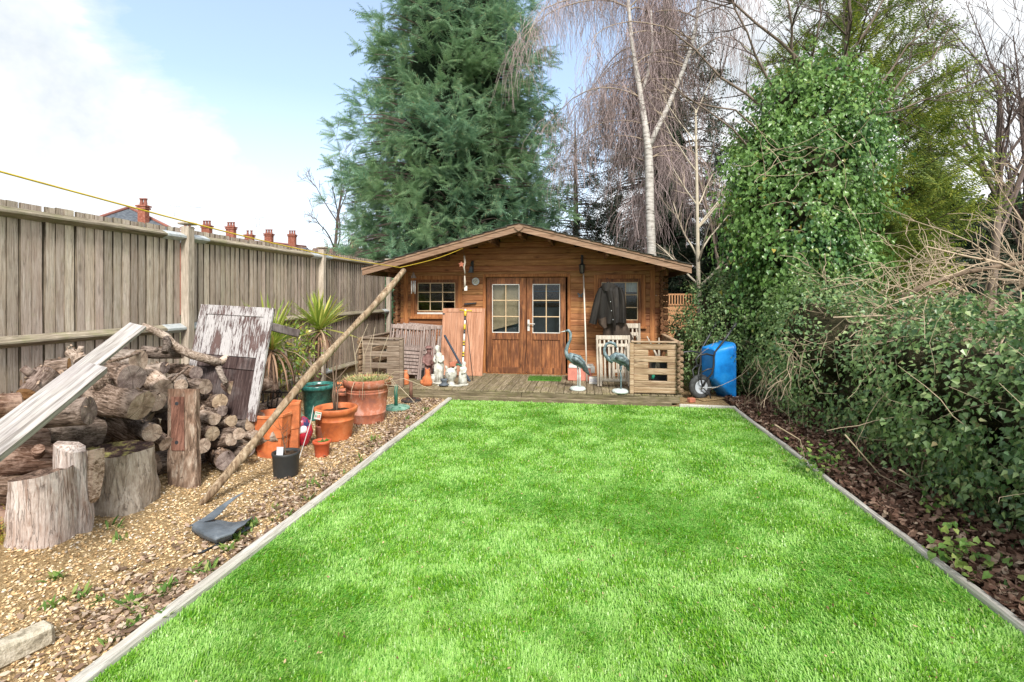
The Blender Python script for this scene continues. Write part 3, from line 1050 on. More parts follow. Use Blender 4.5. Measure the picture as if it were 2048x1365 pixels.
M['cut'] = endgrain('weathered_cut_end', (.20, .145, .11), (.40, .305, .24), (.55, .45, .37))
M['cut_dark'] = endgrain('dark_cut_end', (.09, .065, .058), (.20, .155, .14), (.32, .26, .235))
M['cut_orange'] = endgrain('fresh_orange_cut', (.34, .17, .075), (.50, .27, .13), (.58, .35, .19))
M['cut_pale'] = endgrain('pale_cut_end', (.20, .14, .095), (.38, .285, .20), (.50, .40, .30))
lseed = 0


def log(a, b, r0, r1, label, bark='bark', cut='cut', name='log', gnarl=.16, cut2=None, group='logs of the woodpile', bend=None, stub=0):
    """a log from cut face a to b (world points). Its own X runs along it; cut faces are parts"""
    global lseed
    lseed += 1
    a, b = Vector(a), Vector(b)
    d = b - a
    L = d.length
    x = d / L
    q = x.to_track_quat('X', 'Z')
    n, m = 14, max(5, int(L / .06))
    rs = random.Random(lseed * 13)
    bz = bend if bend is not None else rs.uniform(-.04, .04) * L
    by = rs.uniform(-.04, .04) * L
    mb = MB()
    rings = []
    for i in range(m + 1):
        f = i / m
        c = Vector((f * L, by * math.sin(math.pi * f), bz * math.sin(math.pi * f)))
        ring = []
        for k in range(n):
            an = 2 * math.pi * k / n
            e = Vector((math.cos(an) * 1.1, math.sin(an) * 1.1, f * L * 5 + lseed * 3.7))
            rr = (r0 + (r1 - r0) * f) * (1 + gnarl * 1.5 * noise.noise(e) + gnarl * .8 * noise.noise(e * 2.7))
            sx = 0
            if i in (0, m):
                sx = .06 * r0 * math.cos(an + lseed)
            ring.append(c + Vector((sx, rr * math.cos(an), rr * math.sin(an))))
        rings.append(ring)
    vs = [v for ring in rings for v in ring]
    fs = [(i * n + k, i * n + (k + 1) % n, (i + 1) * n + (k + 1) % n, (i + 1) * n + k) for i in range(m) for k in range(n)]
    mb.add(vs, fs, True)
    for s_ in range(stub):
        f = rs.uniform(.25, .8)
        an = rs.uniform(.2, 2.6)
        dr = Vector((rs.uniform(-.2, .5), math.cos(an), math.sin(an)))
        p0 = Vector((f * L, 0, 0))
        mb.tube([p0 + dr * r0 * .6, p0 + dr * r0 * 1.2, p0 + dr * r0 * 1.6], [r0 * .42, r0 * .34, r0 * .3], 8, True, True, .2, lseed)
    o = mb.build(name, M[bark])
    o.location = a
    o.rotation_mode = 'QUATERNION'
    o.rotation_quaternion = q
    tag(o, label, 'log', group)
    for ring, cm, s_ in ((rings[0], cut, -1), (rings[-1], cut2 or cut, 1)):
        e = MB()
        c = sum(ring, Vector()) / n
        rim = [c + (v - c) * 1.01 + Vector((s_ * .002, 0, 0)) for v in ring]
        mid = [c + (v - c) * .55 + Vector((s_ * (.004 + rs.uniform(-.002, .003)), 0, 0)) for v in ring]
        vs = rim + mid + [c + Vector((s_ * .003, 0, 0))]
        fs = []
        for k in range(n):
            k2 = (k + 1) % n
            f1 = (k, k2, n + k2, n + k)
            f2 = (n + k, n + k2, 2 * n)
            fs += [f1, f2] if s_ > 0 else [f1[::-1], f2[::-1]]
        e.add(vs, fs, False)
        ce = e.build('cut_end', M[cm], o)
    return o


# front of the pile is about X=-3.5, back about X=-4.45 (against the fence)
LOGS = [
    # px,py,X  ->  px,py,X, r0, r1, label, bark, cut
    ((264, 757, -3.72), (190, 738, -4.20), .112, .105, 'thick log with a big round dark cut face in the upper middle of the woodpile', 'bark', 'cut_dark', 0),
    ((323, 779, -3.72), (280, 745, -4.25), .090, .080, 'pale stripped log whose worn cut face sits right of the big round dark one', 'bark_pale', 'cut', 0),
    ((310, 803, -3.66), (285, 790, -4.1), .085, .09, 'split log with a pale half-round face just left of the upright bolted timber', 'bark', 'cut', 0),
    ((362, 771, -3.75), (345, 758, -4.2), .055, .055, 'small stub of log peeping over the top of the upright bolted timber', 'bark_pale', 'cut', 0),
    ((411, 774, -3.65), (358, 768, -4.0), .072, .072, 'dark-barked log with a brown cut face left of the cracked one below the leaning door', 'bark', 'cut', 0),
    ((470, 777, -3.55), (412, 765, -4.0), .078, .075, 'log with a pale star-cracked cut face in front of the leaning door', 'bark_red', 'cut_pale', 0),
    ((440, 803, -3.50), (395, 800, -3.95), .070, .075, 'short log with a hollow oval centre below the star-cracked one', 'bark', 'cut_pale', 1),
    ((500, 813, -3.50), (448, 808, -3.95), .078, .075, 'brown log with a split pale face at the foot of the leaning door', 'bark_red', 'cut_pale', 0),
    ((467, 747, -3.72), (408, 732, -4.25), .058, .055, 'smooth brown log lying under the forked branch at the pile top right', 'bark_red', 'cut', 0),
    ((392, 746, -3.80), (345, 738, -4.3), .062, .06, 'log with a dark squared face below the forked branch', 'bark', 'cut_dark', 0),
    ((277, 722, -3.90), (204, 720, -4.30), .092, .09, 'log with a cross-cracked face on the top of the pile', 'bark_pale', 'cut', 0),
    ((247, 703, -4.15), (222, 706, -4.45), .048, .05, 'small dark log end at the very top of the pile near the fence', 'bark', 'cut_dark', 0),
    ((366, 707, -4.00), (284, 704, -4.30), .055, .06, 'mossy round log lying level along the pile top under the bent branch', 'bark', 'cut', 1),
    ((138, 733, -3.95), (92, 739, -4.05), .066, .075, 'short log with a bright orange cut end at the upper left of the pile', 'bark', 'cut_orange', 0),
    ((164, 725, -4.05), (140, 705, -4.20), .06, .038, 'knobbly pale branch stump sticking up behind the white plank', 'bark_pale', 'cut', 1),
    ((92, 750, -3.85), (55, 790, -3.80), .085, .06, 'torn splintered log end behind the lower half of the white plank', 'bark_red', 'cut_orange', 1),
    ((128, 768, -3.85), (78, 760, -4.15), .085, .08, 'pale gnarled log beside the splintered end, under the white plank', 'bark_pale', 'cut', 1),
    ((36, 812, -3.66), (-70, 818, -3.75), .085, .09, 'long reddish log leaving the picture at the left, crossed by the white plank', 'bark_red', 'cut', 0),
    ((178, 822, -3.52), (92, 832, -3.75), .098, .085, 'split log with a dark wedge-shaped end below the white plank', 'bark', 'cut_dark', 0),
    ((283, 812, -3.50), (168, 780, -4.00), .120, .125, 'big craggy-barked log slanting down under the round dark cut face', 'bark', 'cut', 2),
    ((290, 848, -3.78), (215, 812, -4.05), .105, .11, 'craggy lower log tucked beneath the big slanting one', 'bark', 'cut', 1),
    ((196, 862, -3.84), (55, 874, -4.0), .132, .12, 'heavy knotted log with a grey slanting end above the two chopping stumps', 'bark', 'cut_dark', 2),
    ((85, 886, -3.85), (-60, 893, -3.95), .10, .10, 'dark log lying under the foot of the white plank', 'bark_red', 'cut_dark', 0),
    ((112, 922, -3.80), (-60, 922, -3.90), .115, .12, 'fibrous brown log with a sawn branch stub behind the front stump', 'bark_red', 'cut', 1),
    ((300, 892, -3.80), (208, 838, -3.98), .095, .11, 'grey log sloping down behind the wide stump', 'bark', 'cut', 0),
    ((304, 866, -3.50), (270, 845, -3.85), .072, .07, 'small round-faced log left of the upright timber at mid height', 'bark', 'cut', 0),
    ((332, 888, -3.50), (292, 865, -3.75), .058, .06, 'thin log poking out left of the upright timber near its foot', 'bark', 'cut', 1),
    ((428, 912, -3.60), (305, 930, -3.72), .10, .105, 'large bottom log lying level behind the foot of the upright timber', 'bark', 'cut', 0),
    ((452, 922, -3.18), (425, 905, -3.55), .085, .08, 'mossy log end on the gravel right of the upright timber', 'bark', 'cut_dark', 0),
    ((553, 868, -3.10), (478, 888, -3.45), .072, .082, 'lowest right log of the pile, its bark splitting, behind the slanting pole', 'bark_pale', 'cut_pale', 1),
    ((430, 838, -3.42), (385, 826, -3.75), .058, .06, 'curled bark-shedding log right of the upright timber', 'bark_pale', 'cut', 2),
    ((462, 842, -3.36), (425, 850, -3.75), .052, .055, 'gnarled little log in the shaggy heap above the mossy end', 'bark_pale', 'cut_pale', 2),
    ((500, 850, -3.30), (455, 858, -3.62), .060, .062, 'gnarled log with peeling bark where the slanting pole crosses the pile', 'bark', 'cut_pale', 2),
    ((425, 868, -3.34), (388, 860, -3.70), .062, .06, 'hollow-ended log beside the middle of the upright timber', 'bark', 'cut_pale', 1),
    ((462, 880, -3.25), (415, 890, -3.55), .062, .065, 'knotty log just above the mossy log end', 'bark', 'cut', 2),
    ((522, 833, -3.32), (478, 830, -3.66), .045, .05, 'slim log under the foot of the leaning door', 'bark_red', 'cut', 1),
    ((42, 985, -3.78), (-70, 990, -3.85), .11, .115, 'grey split log at the left picture edge behind the front stump', 'bark', 'cut', 0),
    ((40, 1042, -3.70), (-70, 1050, -3.75), .10, .10, 'dark hollow log on the ground at the left picture edge', 'bark_red', 'cut_dark', 0),
    ((478, 868, -3.22), (440, 862, -3.60), .055, .058, 'pale-faced log halfway up the right flank, behind the slanting pole', 'bark', 'cut', 1),
    ((512, 872, -3.18), (470, 876, -3.55), .05, .055, 'twisted log with lifting bark low on the right flank of the pile', 'bark_pale', 'cut', 2),
    ((405, 893, -3.28), (378, 886, -3.62), .062, .06, 'log with a ragged brown face touching the right edge of the upright timber', 'bark_red', 'cut', 1),
    ((445, 822, -3.44), (400, 818, -3.82), .05, .055, 'thin log squeezed under the hollow oval one', 'bark', 'cut_dark', 0),
    ((498, 900, -3.14), (455, 902, -3.45), .055, .055, 'dark stubby log resting on the gravel by the slanting pole', 'bark', 'cut_dark', 1),
    ((238, 742, -3.95), (150, 752, -4.1), .075, .08, 'rough log running behind the white plank at mid length', 'bark', 'cut', 1),
    ((330, 735, -3.95), (285, 740, -4.2), .055, .05, 'broken grey slab end left of the dark squared-face log', 'bark_pale', 'cut_dark', 0),
]
for i, (p, q, r0, r1, lb, bk, ct, st) in enumerate(LOGS):
    log(xp(*p), xp(*q), r0, r1, lb, bk, ct, gnarl=.065 + .07 * (st > 1) + .03 * (st > 0), stub=st)
# hidden heart of the pile: nothing tells these apart
for i in range(20):
    u = rnd.random()
    X = -4.38 + .5 * rnd.random()
    Y = 2.9 + 2.9 * u
    zz = .14 + .60 * rnd.random() * (1 - .35 * u)
    an = rnd.uniform(-.5, .5)
    L = rnd.uniform(.35, .6)
    dv = Vector((math.sin(an) * .5, math.cos(an), 0)) * L / 2
    c = Vector((X, Y, zz))
    log(c + dv, c - dv, rnd.uniform(.08, .11), rnd.uniform(.08, .11), 'brown log deep in the woodpile, mostly covered by the logs in front of it', 'bark', 'cut_dark', group='buried logs in the heart of the woodpile')

# forked bare branch lying on top
fb = thing('forked_branch', 'long crooked bare branch with a forked end lying across the top of the woodpile', 'branch', xp(357, 695, -3.95))
pts = [xp(284, 652, -4.15), xp(306, 660, -4.1), xp(332, 674, -4.05), xp(346, 688, -4.0), xp(360, 699, -3.95), xp(385, 711, -3.88), xp(412, 718, -3.8), xp(440, 726, -3.72)]
MB().tube(pts, [.03, .034, .038, .036, .04, .042, .045, .044], 8, True, True, .25, 3).build('main_limb', M['bark_pale'], fb, True, True)
MB().tube([pts[2], xp(334, 688, -3.98), xp(331, 706, -3.95)], [.034, .036, .034], 8, True, True, .2, 4).build('side_stub', M['bark'], fb, True, True)
MB().tube([pts[7], xp(452, 717, -3.68), xp(465, 710, -3.66)], [.040, .034, .030], 8, True, True, .2, 5).build('fork', M['bark_pale'], fb, True, True)
MB().tube([xp(436, 735, -3.66), xp(443, 752, -3.6), xp(452, 768, -3.54)], [.03, .028, .026], 8, True, True, .2, 6).build('lower_limb', M['bark_pale'], fb, True, True)
o = MB().tube([xp(215, 725, -3.75), xp(250, 716, -3.8), xp(290, 702, -3.95)], .011, 6, True, True, .2).build('stick', M['bark'], centre=True)
tag(o, 'thin dark stick lying across the cross-cracked log', 'stick')
o = MB().tube([xp(342, 762, -3.62), xp(360, 748, -3.66), xp(376, 735, -3.72)], .010, 6, True, True, .2).build('stick', M['bark'], centre=True)
tag(o, 'short dark stick leaning on the logs under the forked branch', 'stick')

# loose bark flakes and chips lying on the logs
n = 700
P = []
for i in range(n):
    p_, q_, r0, r1 = LOGS[rnd.randrange(len(LOGS))][:4]
    f = rnd.random()
    c = xp(*p_).lerp(xp(*q_), f)
    an = rnd.uniform(-1.1, 1.1)
    P.append(tuple(c + Vector((math.sin(an) * .9, -.25 * abs(math.sin(an)), math.cos(an))) * (r0 * 1.03)))
P = np.array(P)
V, F = scatter([(-.5, -.2, 0), (.5, -.15, .05), (.4, .2, 0), (-.45, .15, .1)], [(0, 1, 2, 3)], P, frames(NP.normal(size=(n, 3)), up=NP.normal(0, .4, (n, 3)) + np.array([.3, -.3, 1])), NP.uniform(.010, .045, n))
tag(fast('bark_litter', V, F, M['litter']), kind='stuff')

# ------------------------------------------------------------------ two chopping stumps
def stump(name, label, c, r, h, mat, top, slope=0.0, slab=None, seed=1):
    t = thing(name, label, 'tree stump', (c[0], c[1], 0))
    n, m = 40, 16
    mb = MB()
    rings = []
    for i in range(m + 1):
        f = i / m
        ring = []
        for k in range(n):
            a = 2 * math.pi * k / n
            e = Vector((math.cos(a) * 1.4, math.sin(a) * 1.4, f * 1.5 + seed * 5))
            rr = r * (1.05 - .09 * f + .05 * (1 - f) ** 3) * (1 + .16 * noise.noise(e) + .06 * noise.noise(e * 3.1) + .025 * noise.noise(e * 9))
            # bark lobes and cracks
            rr *= 1 - .05 * max(0, math.sin(a * 5 + seed + noise.noise(e) * 2)) ** 6
            z = f * (h + slope * math.cos(a) * r) - .03
            ring.append(Vector((rr * math.cos(a), rr * math.sin(a), z)))
        rings.append(ring)
    mb.add([v for q in rings for v in q], [(i * n + k, i * n + (k + 1) % n, (i + 1) * n + (k + 1) % n, (i + 1) * n + k) for i in range(m) for k in range(n)], True)
    mb.build('side', mat, t)
    e = MB()
    ring = rings[-1]
    c0 = sum(ring, Vector()) / n
    lay = []
    for f in (1.0, .8, .5, .22):
        lay += [c0 + (v - c0) * f + Vector((0, 0, (.0 if f == 1 else -.012 + .03 * noise.noise((v - c0) * f * 14 + Vector((seed, 0, 0)))))) for v in ring]
    fs = [(i * n + k, i * n + (k + 1) % n, (i + 1) * n + (k + 1) % n, (i + 1) * n + k) for i in range(3) for k in range(n)] + [[3 * n + k for k in range(n)]]
    e.add(lay, fs)
    e.build('cut_top', top, t)
    return t


M['stump_grey'] = wood('silvery_stripped_stump', ((.32, .23, .19), (.66, .58, .54), (.76, .72, .69)), 'Z', 46, 11, .85, .05, ((.38, .27, .22), .5), False, 1.0, ((.13, .105, .095), .22), crack=.45)
M['stump_bark'] = wood('smooth_grey_stump_bark', ((.24, .195, .155), (.46, .395, .33), (.56, .50, .43)), 'Z', 38, 5, .9, .05, ((.25, .195, .15), .6), False, 1.0, ((.13, .12, .06), .2), crack=.4)
M['top_dark'] = mottled('rotten_dark_top', ((.05, .035, .03), (.14, .095, .075), (.30, .21, .165)), 18, .9, .1, 1.0, .03)
M['top_moss'] = mottled('rotten_mossy_top', ((.035, .025, .024), (.11, .07, .06), (.36, .33, .12)), 11, .9, .1, 1.0, .03)
g1 = gp(84, 1112)
s1 = stump('tree_stump', 'pale silvery stump with a taller split back, nearest the camera', back(g1, .165), .168, .515, M['stump_grey'], M['top_dark'], .16, seed=2)
# the taller split back of the front stump
sb = MB()
cc = back(gp(140, 1088), .13)
prof = []
for i in range(13):
    f = i / 12
    wdt = .135 - .01 * f
    for k, (u, v) in enumerate(((-1, .35), (-.6, -.35), (0, -.6), (.6, -.4), (1, .1), (.7, .55), (0, .75))):
        e = Vector((u * 2, v * 2, f * 2.3))
        prof.append(cc + Vector((u * wdt * (1.08 - .12 * f) * (1 + .16 * noise.noise(e)) - .02 * f, v * .15 * (1.1 - .45 * f) * (1 + .3 * noise.noise(e * 1.7)), f * (.63 + .05 * noise.noise(Vector((u * 3, v * 3, 1))) - .03 * u) - .02)))
sb.add(prof, [(i * 7 + k, i * 7 + (k + 1) % 7, (i + 1) * 7 + (k + 1) % 7, (i + 1) * 7 + k) for i in range(12) for k in range(7)], True)
sb.add(prof[84:], [tuple(range(7))])
sb.build('split_back', M['stump_grey'], s1, True, True)
g2 = gp(236, 1042)
s2 = stump('tree_stump', 'wide smooth-barked stump with a dark rotten top, right of the silvery one', back(g2, .24), .235, .50, M['stump_bark'], M['top_moss'], -.02, seed=8)
kb = MB().ball((-.10, -.20, .43), (.085, .07, .085), 12, 8)
for i, v in enumerate(kb.v):
    kb.v[i] = v * (1 + .08 * noise.noise(v * 14))
kb.build('bark_knob', M['stump_bark'], s2)
# the cut back slab between the stumps
sl = MB().prism([tp(172, 1010, 3.42), tp(181, 1000, 3.42), tp(191, 945, 3.45), tp(190, 900, 3.45), tp(176, 902, 3.44)], (.02, .05, 0))
tag(sl.build('bark_slab', M['bark_pale'], centre=True), 'torn grey bark slab wedged between the two stumps', 'bark slab')

# ------------------------------------------------------------------ upright bolted timber
M['sleeper'] = wood('worn_sleeper_wood', ((.085, .055, .038), (.27, .185, .135), (.47, .385, .31)), 'Z', 26, 14, .85, .05, ((.20, .10, .065), .7), False, .8)
M['rust_wood'] = wood('rust_stained_face', ((.10, .045, .032), (.20, .095, .068), (.29, .15, .11)), 'Z', 26, 14, .8, .05, None, False, .5)
b0, t0 = tp(368, 978, 4.22), tp(368, 778, 4.36)
tt = thing('upright_timber', 'worn upright timber with two bolt holes leaning against the woodpile', 'timber', b0)
ax = (t0 - b0)
acr = Vector((math.cos(YAW), math.sin(YAW), 0))
fwd = Vector((math.sin(YAW), -math.cos(YAW), 0))
acr = (acr * .97 + fwd * .05).normalized()
nrm_ = ax.cross(acr).normalized()
nrm_ = nrm_ if nrm_.dot(fwd) > 0 else -nrm_
wv = .124
body = MB()
n = 12
vs = []
for i in range(n + 1):
    f = i / n
    c = b0 + ax * f
    j = lambda k: .008 * noise.noise(Vector((k, f * 6, 1)))
    wl, wr = wv + j(1), wv * (.98 - .05 * f) + j(5) * 1.7
    vs += [c - acr * wl + nrm_ * .03, c + acr * (wr * .55) + nrm_ * (.035 + j(9)), c + acr * wr + nrm_ * (.012 + j(3)), c + acr * wr - nrm_ * .04, c - acr * wl - nrm_ * .04]
body.add(vs, [(i * 5 + k, i * 5 + (k + 1) % 5, (i + 1) * 5 + (k + 1) % 5, (i + 1) * 5 + k) for i in range(n) for k in range(5)])
body.add(vs[-5:], [(0, 1, 2, 3, 4)])
body.build('body', M['sleeper'], tt, True, True)
st = MB()
p = [b0 + ax * .38 - acr * .085 + nrm_ * .036, b0 + ax * .38 + acr * .035 + nrm_ * .040, b0 + ax * .92 + acr * .03 + nrm_ * .040, b0 + ax * .92 - acr * .09 + nrm_ * .036]
st.prism(p, nrm_ * .003)
st.build('stained_face', M['rust_wood'], tt, True, True)
for f in (.46, .85):
    c = b0 + ax * f - acr * .035 + nrm_ * .037
    MB().tube([c, c + nrm_ * .006], .016, 10).build('bolt_hole', M['black'], tt, True, True)

# ------------------------------------------------------------------ two pale planks across the pile
M['plank'] = wood('silver_bleached_plank', ((.24, .215, .195), (.44, .415, .395), (.55, .535, .52)), 'X', 30, 20, .75, .05, ((.34, .30, .33), .6), True, .3)


def plank(a, b, wd, th, label, roll=0.0, lip=False):
    a, b = Vector(a), Vector(b)
    mb = MB()
    L = (b - a).length
    n = 8
    prof = [(-wd / 2, -th / 2), (wd / 2 - (.02 if lip else 0), -th / 2), (wd / 2, -th / 2 + (.0 if not lip else .012)), (wd / 2, th / 2), (-wd / 2, th / 2)]
    vs = []
    for i in range(n + 1):
        f = i / n
        s_ = .006 * math.sin(math.pi * f)
        vs += [(f * L + (.02 * p_[0] / wd if i in (0, n) else 0), p_[0], p_[1] - s_) for p_ in prof]
    m_ = len(prof)
    mb.add(vs, [(i * m_ + k, i * m_ + (k + 1) % m_, (i + 1) * m_ + (k + 1) % m_, (i + 1) * m_ + k) for i in range(n) for k in range(m_)])
    mb.add(vs[:m_], [tuple(range(m_))[::-1]])
    mb.add(vs[-m_:], [tuple(range(m_))])
    o = mb.build('plank', M['plank'])
    x = (b - a).normalized()
    z = Vector((.40, -.62, .68))
    z = (z - x * z.dot(x)).normalized()
    y_ = z.cross(x)
    o.matrix_world = Matrix.Translation(a) @ Matrix((x, y_, z)).transposed().to_4x4()
    return tag(o, label, 'plank', 'bleached planks across the woodpile')


plank(tp(-95, 938, 2.42), tp(276, 652, 3.95), .125, .024, 'longer bleached plank reaching up to the fence rail from the left edge')
plank(tp(-80, 955, 2.34), tp(196, 736, 3.28), .118, .042, 'shorter bleached plank with a grooved edge lying over the longer one', lip=True)

# ------------------------------------------------------------------ old leaning door with flaking white paint
def flaky():
    m, nt, b = base_mat('flaking_white_paint', .7, .3)
    v, raw = coords(nt, (95, 95, 8), 30)
    n1 = nd(nt, 'ShaderNodeTexNoise', Vector=v, Scale=1.0, Detail=8, Roughness=.68, Distortion=.3).outputs[0]
    n2 = nd(nt, 'ShaderNodeTexNoise', Vector=raw, Scale=3.0, Detail=5, Roughness=.6).outputs[0]
    sm = math_(nt, 'ADD', math_(nt, 'MULTIPLY', n1, .75), math_(nt, 'MULTIPLY', n2, .38))
    f = ramp(nt, sm, [(.565, 1.0), (.59, 0.0)])
    wc = ramp(nt, n1, [(.3, (.38, .36, .365)), (.6, (.56, .54, .55))])
    dc = ramp(nt, n2, [(.3, (.055, .035, .036)), (.7, (.14, .09, .085))])
    nt.links.new(mixc(nt, f, dc, wc), b.inputs['Base Color'])
    bump(nt, b, f, .5, .004)
    return m


M['flaky'] = flaky()
M['dark_paint'] = wood('dark_plum_paint', ((.035, .022, .022), (.075, .048, .045), (.17, .125, .12)), 'Z', 40, 12, .7, .1, ((.46, .43, .43), .4), False, .4)
TL, TR, BR = tp(402, 609, 5.35), tp(548, 611, 5.15), tp(510, 838, 4.95)
BL = TL + (BR - TR)
dx_, dz_ = (TR - TL), (TL - BL)
wD, hD = dx_.length, dz_.length
dz_n = dz_.normalized()
dx_n = (dx_ - dz_n * dx_.dot(dz_n)).normalized()
dy_n = dz_n.cross(dx_n)
od = thing('old_door', 'dark old door with flaking white paint leaning beside the woodpile', 'door panel', BL)
od.matrix_world = Matrix.Translation(BL) @ Matrix((dx_n, dy_n, dz_n)).transposed().to_4x4()
fr = .10
for i in range(6):
    a, b = fr + (wD - 2 * fr) * i / 6, fr + (wD - 2 * fr) * (i + 1) / 6
    MB().box(((a + b) / 2, .012, (.62 + hD - fr) / 2), (b - a - .003, .018, hD - fr - .62), ch=.004).build('board', M['flaky'], od, False, True)
MB().box((fr / 2, .01, hD / 2), (fr, .034, hD), ch=.004).build('stile', M['flaky'], od, False, True)
MB().box((wD - fr / 2, .01, hD / 2), (fr, .034, hD), ch=.004).build('stile', M['flaky'], od, False, True)
MB().box((wD / 2, .0105, hD - fr / 2), (wD - 2 * fr, .033, fr), ch=.004).build('top_rail', M['flaky'], od, False, True)
MB().box((wD / 2, .0105, .555), (wD - 2 * fr, .033, .12), ch=.004).build('lock_rail', M['dark_paint'], od, False, True)
MB().box((wD / 2, .014, .25), (wD - 2 * fr, .016, .49), ch=.004).build('lower_panel', M['dark_paint'], od, False, True)
MB().box((wD / 2, .03, hD / 2), (wD - .01, .014, hD - .01), ch=.002).build('back', M['dark_paint'], od, False, True)
o = MB().bar(tp(535, 652, 5.45), tp(598, 668, 5.7), .05, .09, ch=.008).build('dark_beam', M['dark_paint'], centre=True)
tag(o, 'dark brown beam poking out from behind the old door', 'beam')

# ------------------------------------------------------------------ clothes prop and line
M['pole'] = wood('stripped_pole_bark', ((.16, .105, .065), (.36, .27, .18), (.52, .43, .32)), 'Z', 26, 10, .85, .05, ((.23, .145, .09), .6), True, .7)
b0, t0 = gp(398, 1012, .0), tp(806, 538, 5.8)
pp, pr = [], []
for i in range(26):
    f = i / 25
    p = b0.lerp(t0, f) + Vector((.018 * math.sin(f * 9), .012 * math.sin(f * 13 + 1), .022 * math.sin(f * 5.5)))
    pp.append(p - b0)
    pr.append((.034 + .003 * math.sin(f * 17) + .007 * noise.noise(Vector((f * 23, 0, 0)))) * (1 if i else .55))
pole = MB().tube(pp, pr, 12, True, True, .3, 4).build('clothes_prop', M['pole'])
pole.location = b0
tag(pole, 'long rough wooden pole slanting up from the gravel to the yellow line', 'clothes prop')
M['rope'] = plain('yellow_plastic_line', (.66, .46, .04), .5)
ra, rb, rc = tp(-170, 297, 1.75), tp(800, 535.5, 5.80) + Vector((0, 0, .0)), tp(926, 497, 8.75)
lp = [ra.lerp(rb, i / 16) - Vector((0, 0, .05 * math.sin(math.pi * i / 16))) for i in range(17)] + [rb.lerp(rc, i / 8) - Vector((0, 0, .03 * math.sin(math.pi * i / 8))) for i in range(1, 9)]
o = MB().tube([p - lp[0] for p in lp], .0042, 6).build('washing_line', M['rope'])
o.location = lp[0]
tag(o, 'yellow washing line strung over the fence to the cabin gable', 'washing line')

# ------------------------------------------------------------------ torn rubber sheet on the gravel
c = gp(440, 1062)
ru = thing('rubber_sheet', 'torn blue-grey rubber sheet folded over on the gravel', 'rubber sheet', c)


def ribbon(mb, pts, wdir, ws, th=.004):
    """bent sheet: centre points, half widths across wdir"""
    n = len(pts)
    vs = []
    for i, (p, w_) in enumerate(zip(pts, ws)):
        d = Vector(wdir).normalized() if not isinstance(wdir, list) else wdir[i].normalized()
        jit = .012 * noise.noise(Vector((i * 1.7, 2, 0)))
        for u in (-1, -.33, .33, 1):
            vs.append(p + d * (w_ * u + (jit if abs(u) == 1 else 0)) + Vector((0, 0, .006 * noise.noise(Vector((i * .9, u * 2, 7))))))
    o_ = [(i * 4 + k, i * 4 + k + 1, (i + 1) * 4 + k + 1, (i + 1) * 4 + k) for i in range(n - 1) for k in range(3)]
    mb.add(vs, o_, True)
    mb.add([v - Vector((0, 0, th)) for v in vs], [q[::-1] for q in o_], True)
    return mb


G = lambda px, py, z: gp(px, py, z)
rows = [([(412, 1037), (440, 1040), (468, 1046), (508, 1034)], .055), ([(396, 1044), (424, 1051), (458, 1057), (489, 1049)], .088),
        ([(384, 1053), (404, 1066), (432, 1078), (468, 1065)], .078), ([(383, 1062), (402, 1075), (431, 1087), (462, 1076)], .035), ([(392, 1060), (410, 1070), (436, 1080), (464, 1072)], .010)]
f1 = MB()
gv = []
for j in range(13):
    fj = j / 12 * 4
    j0 = min(3, int(fj))
    for i in range(13):
        fi = i / 12 * 3
        i0 = min(2, int(fi))
        def at_(jj):
            (pa, z) = rows[jj]
            return G(*pa[i0], z).lerp(G(*pa[i0 + 1], z), fi - i0)
        p = at_(j0).lerp(at_(j0 + 1), fj - j0)
        gv.append(p + Vector((0, 0, .010 * noise.noise(Vector((i * .45, j * .5, 3))))) + (Vector((.012, -.012, 0)) * noise.noise(Vector((i * 1.3, j * 1.1, 9))) if i == 12 else Vector()))
gf = [(j * 13 + i, j * 13 + i + 1, (j + 1) * 13 + i + 1, (j + 1) * 13 + i) for j in range(12) for i in range(12)]
f1.add(gv, gf, True)
f1.add([v - Vector((0, 0, .004)) for v in gv], [q_[::-1] for q_ in gf], True)
ribbon(f1, [G(402, 1046, .08), G(425, 1030, .085), G(445, 1013, .11), G(464, 999, .14), G(486, 985, .17)], [Vector((.75, .6, .1))] * 5, [.075, .05, .036, .024, .005])
f1.build('upper_fold', M['slate'], ru, True, True)
f2 = MB()
ribbon(f2, [G(392, 1108, .012), G(412, 1098, .02), G(440, 1088, .018), G(470, 1070, .022), G(500, 1050, .02)], [Vector((.3, .95, 0))] * 5, [.03, .075, .11, .12, .03])
f2.build('lower_fold', M['slate'], ru, True, True)

# ------------------------------------------------------------------ stone edging block, lower left
M['block'] = mottled('pitted_grey_stone', ((.22, .19, .14), (.42, .375, .29), (.55, .50, .41)), 24, .9, .15, .7, .01)
a, b = gp(-25, 1320, .05), gp(103, 1262, .05)
o = MB().bar(a, b, .10, .10, ch=.016)
for i, v in enumerate(o.v):
    o.v[i] = v + Vector((.008 * noise.noise(v * 11), .008 * noise.noise(v * 11 + Vector((5, 0, 0))), .008 * noise.noise(v * 9)))
tag(o.build('edging_block', M['block'], centre=True), 'rough grey stone edging block lying in the leaf litter', 'stone block')

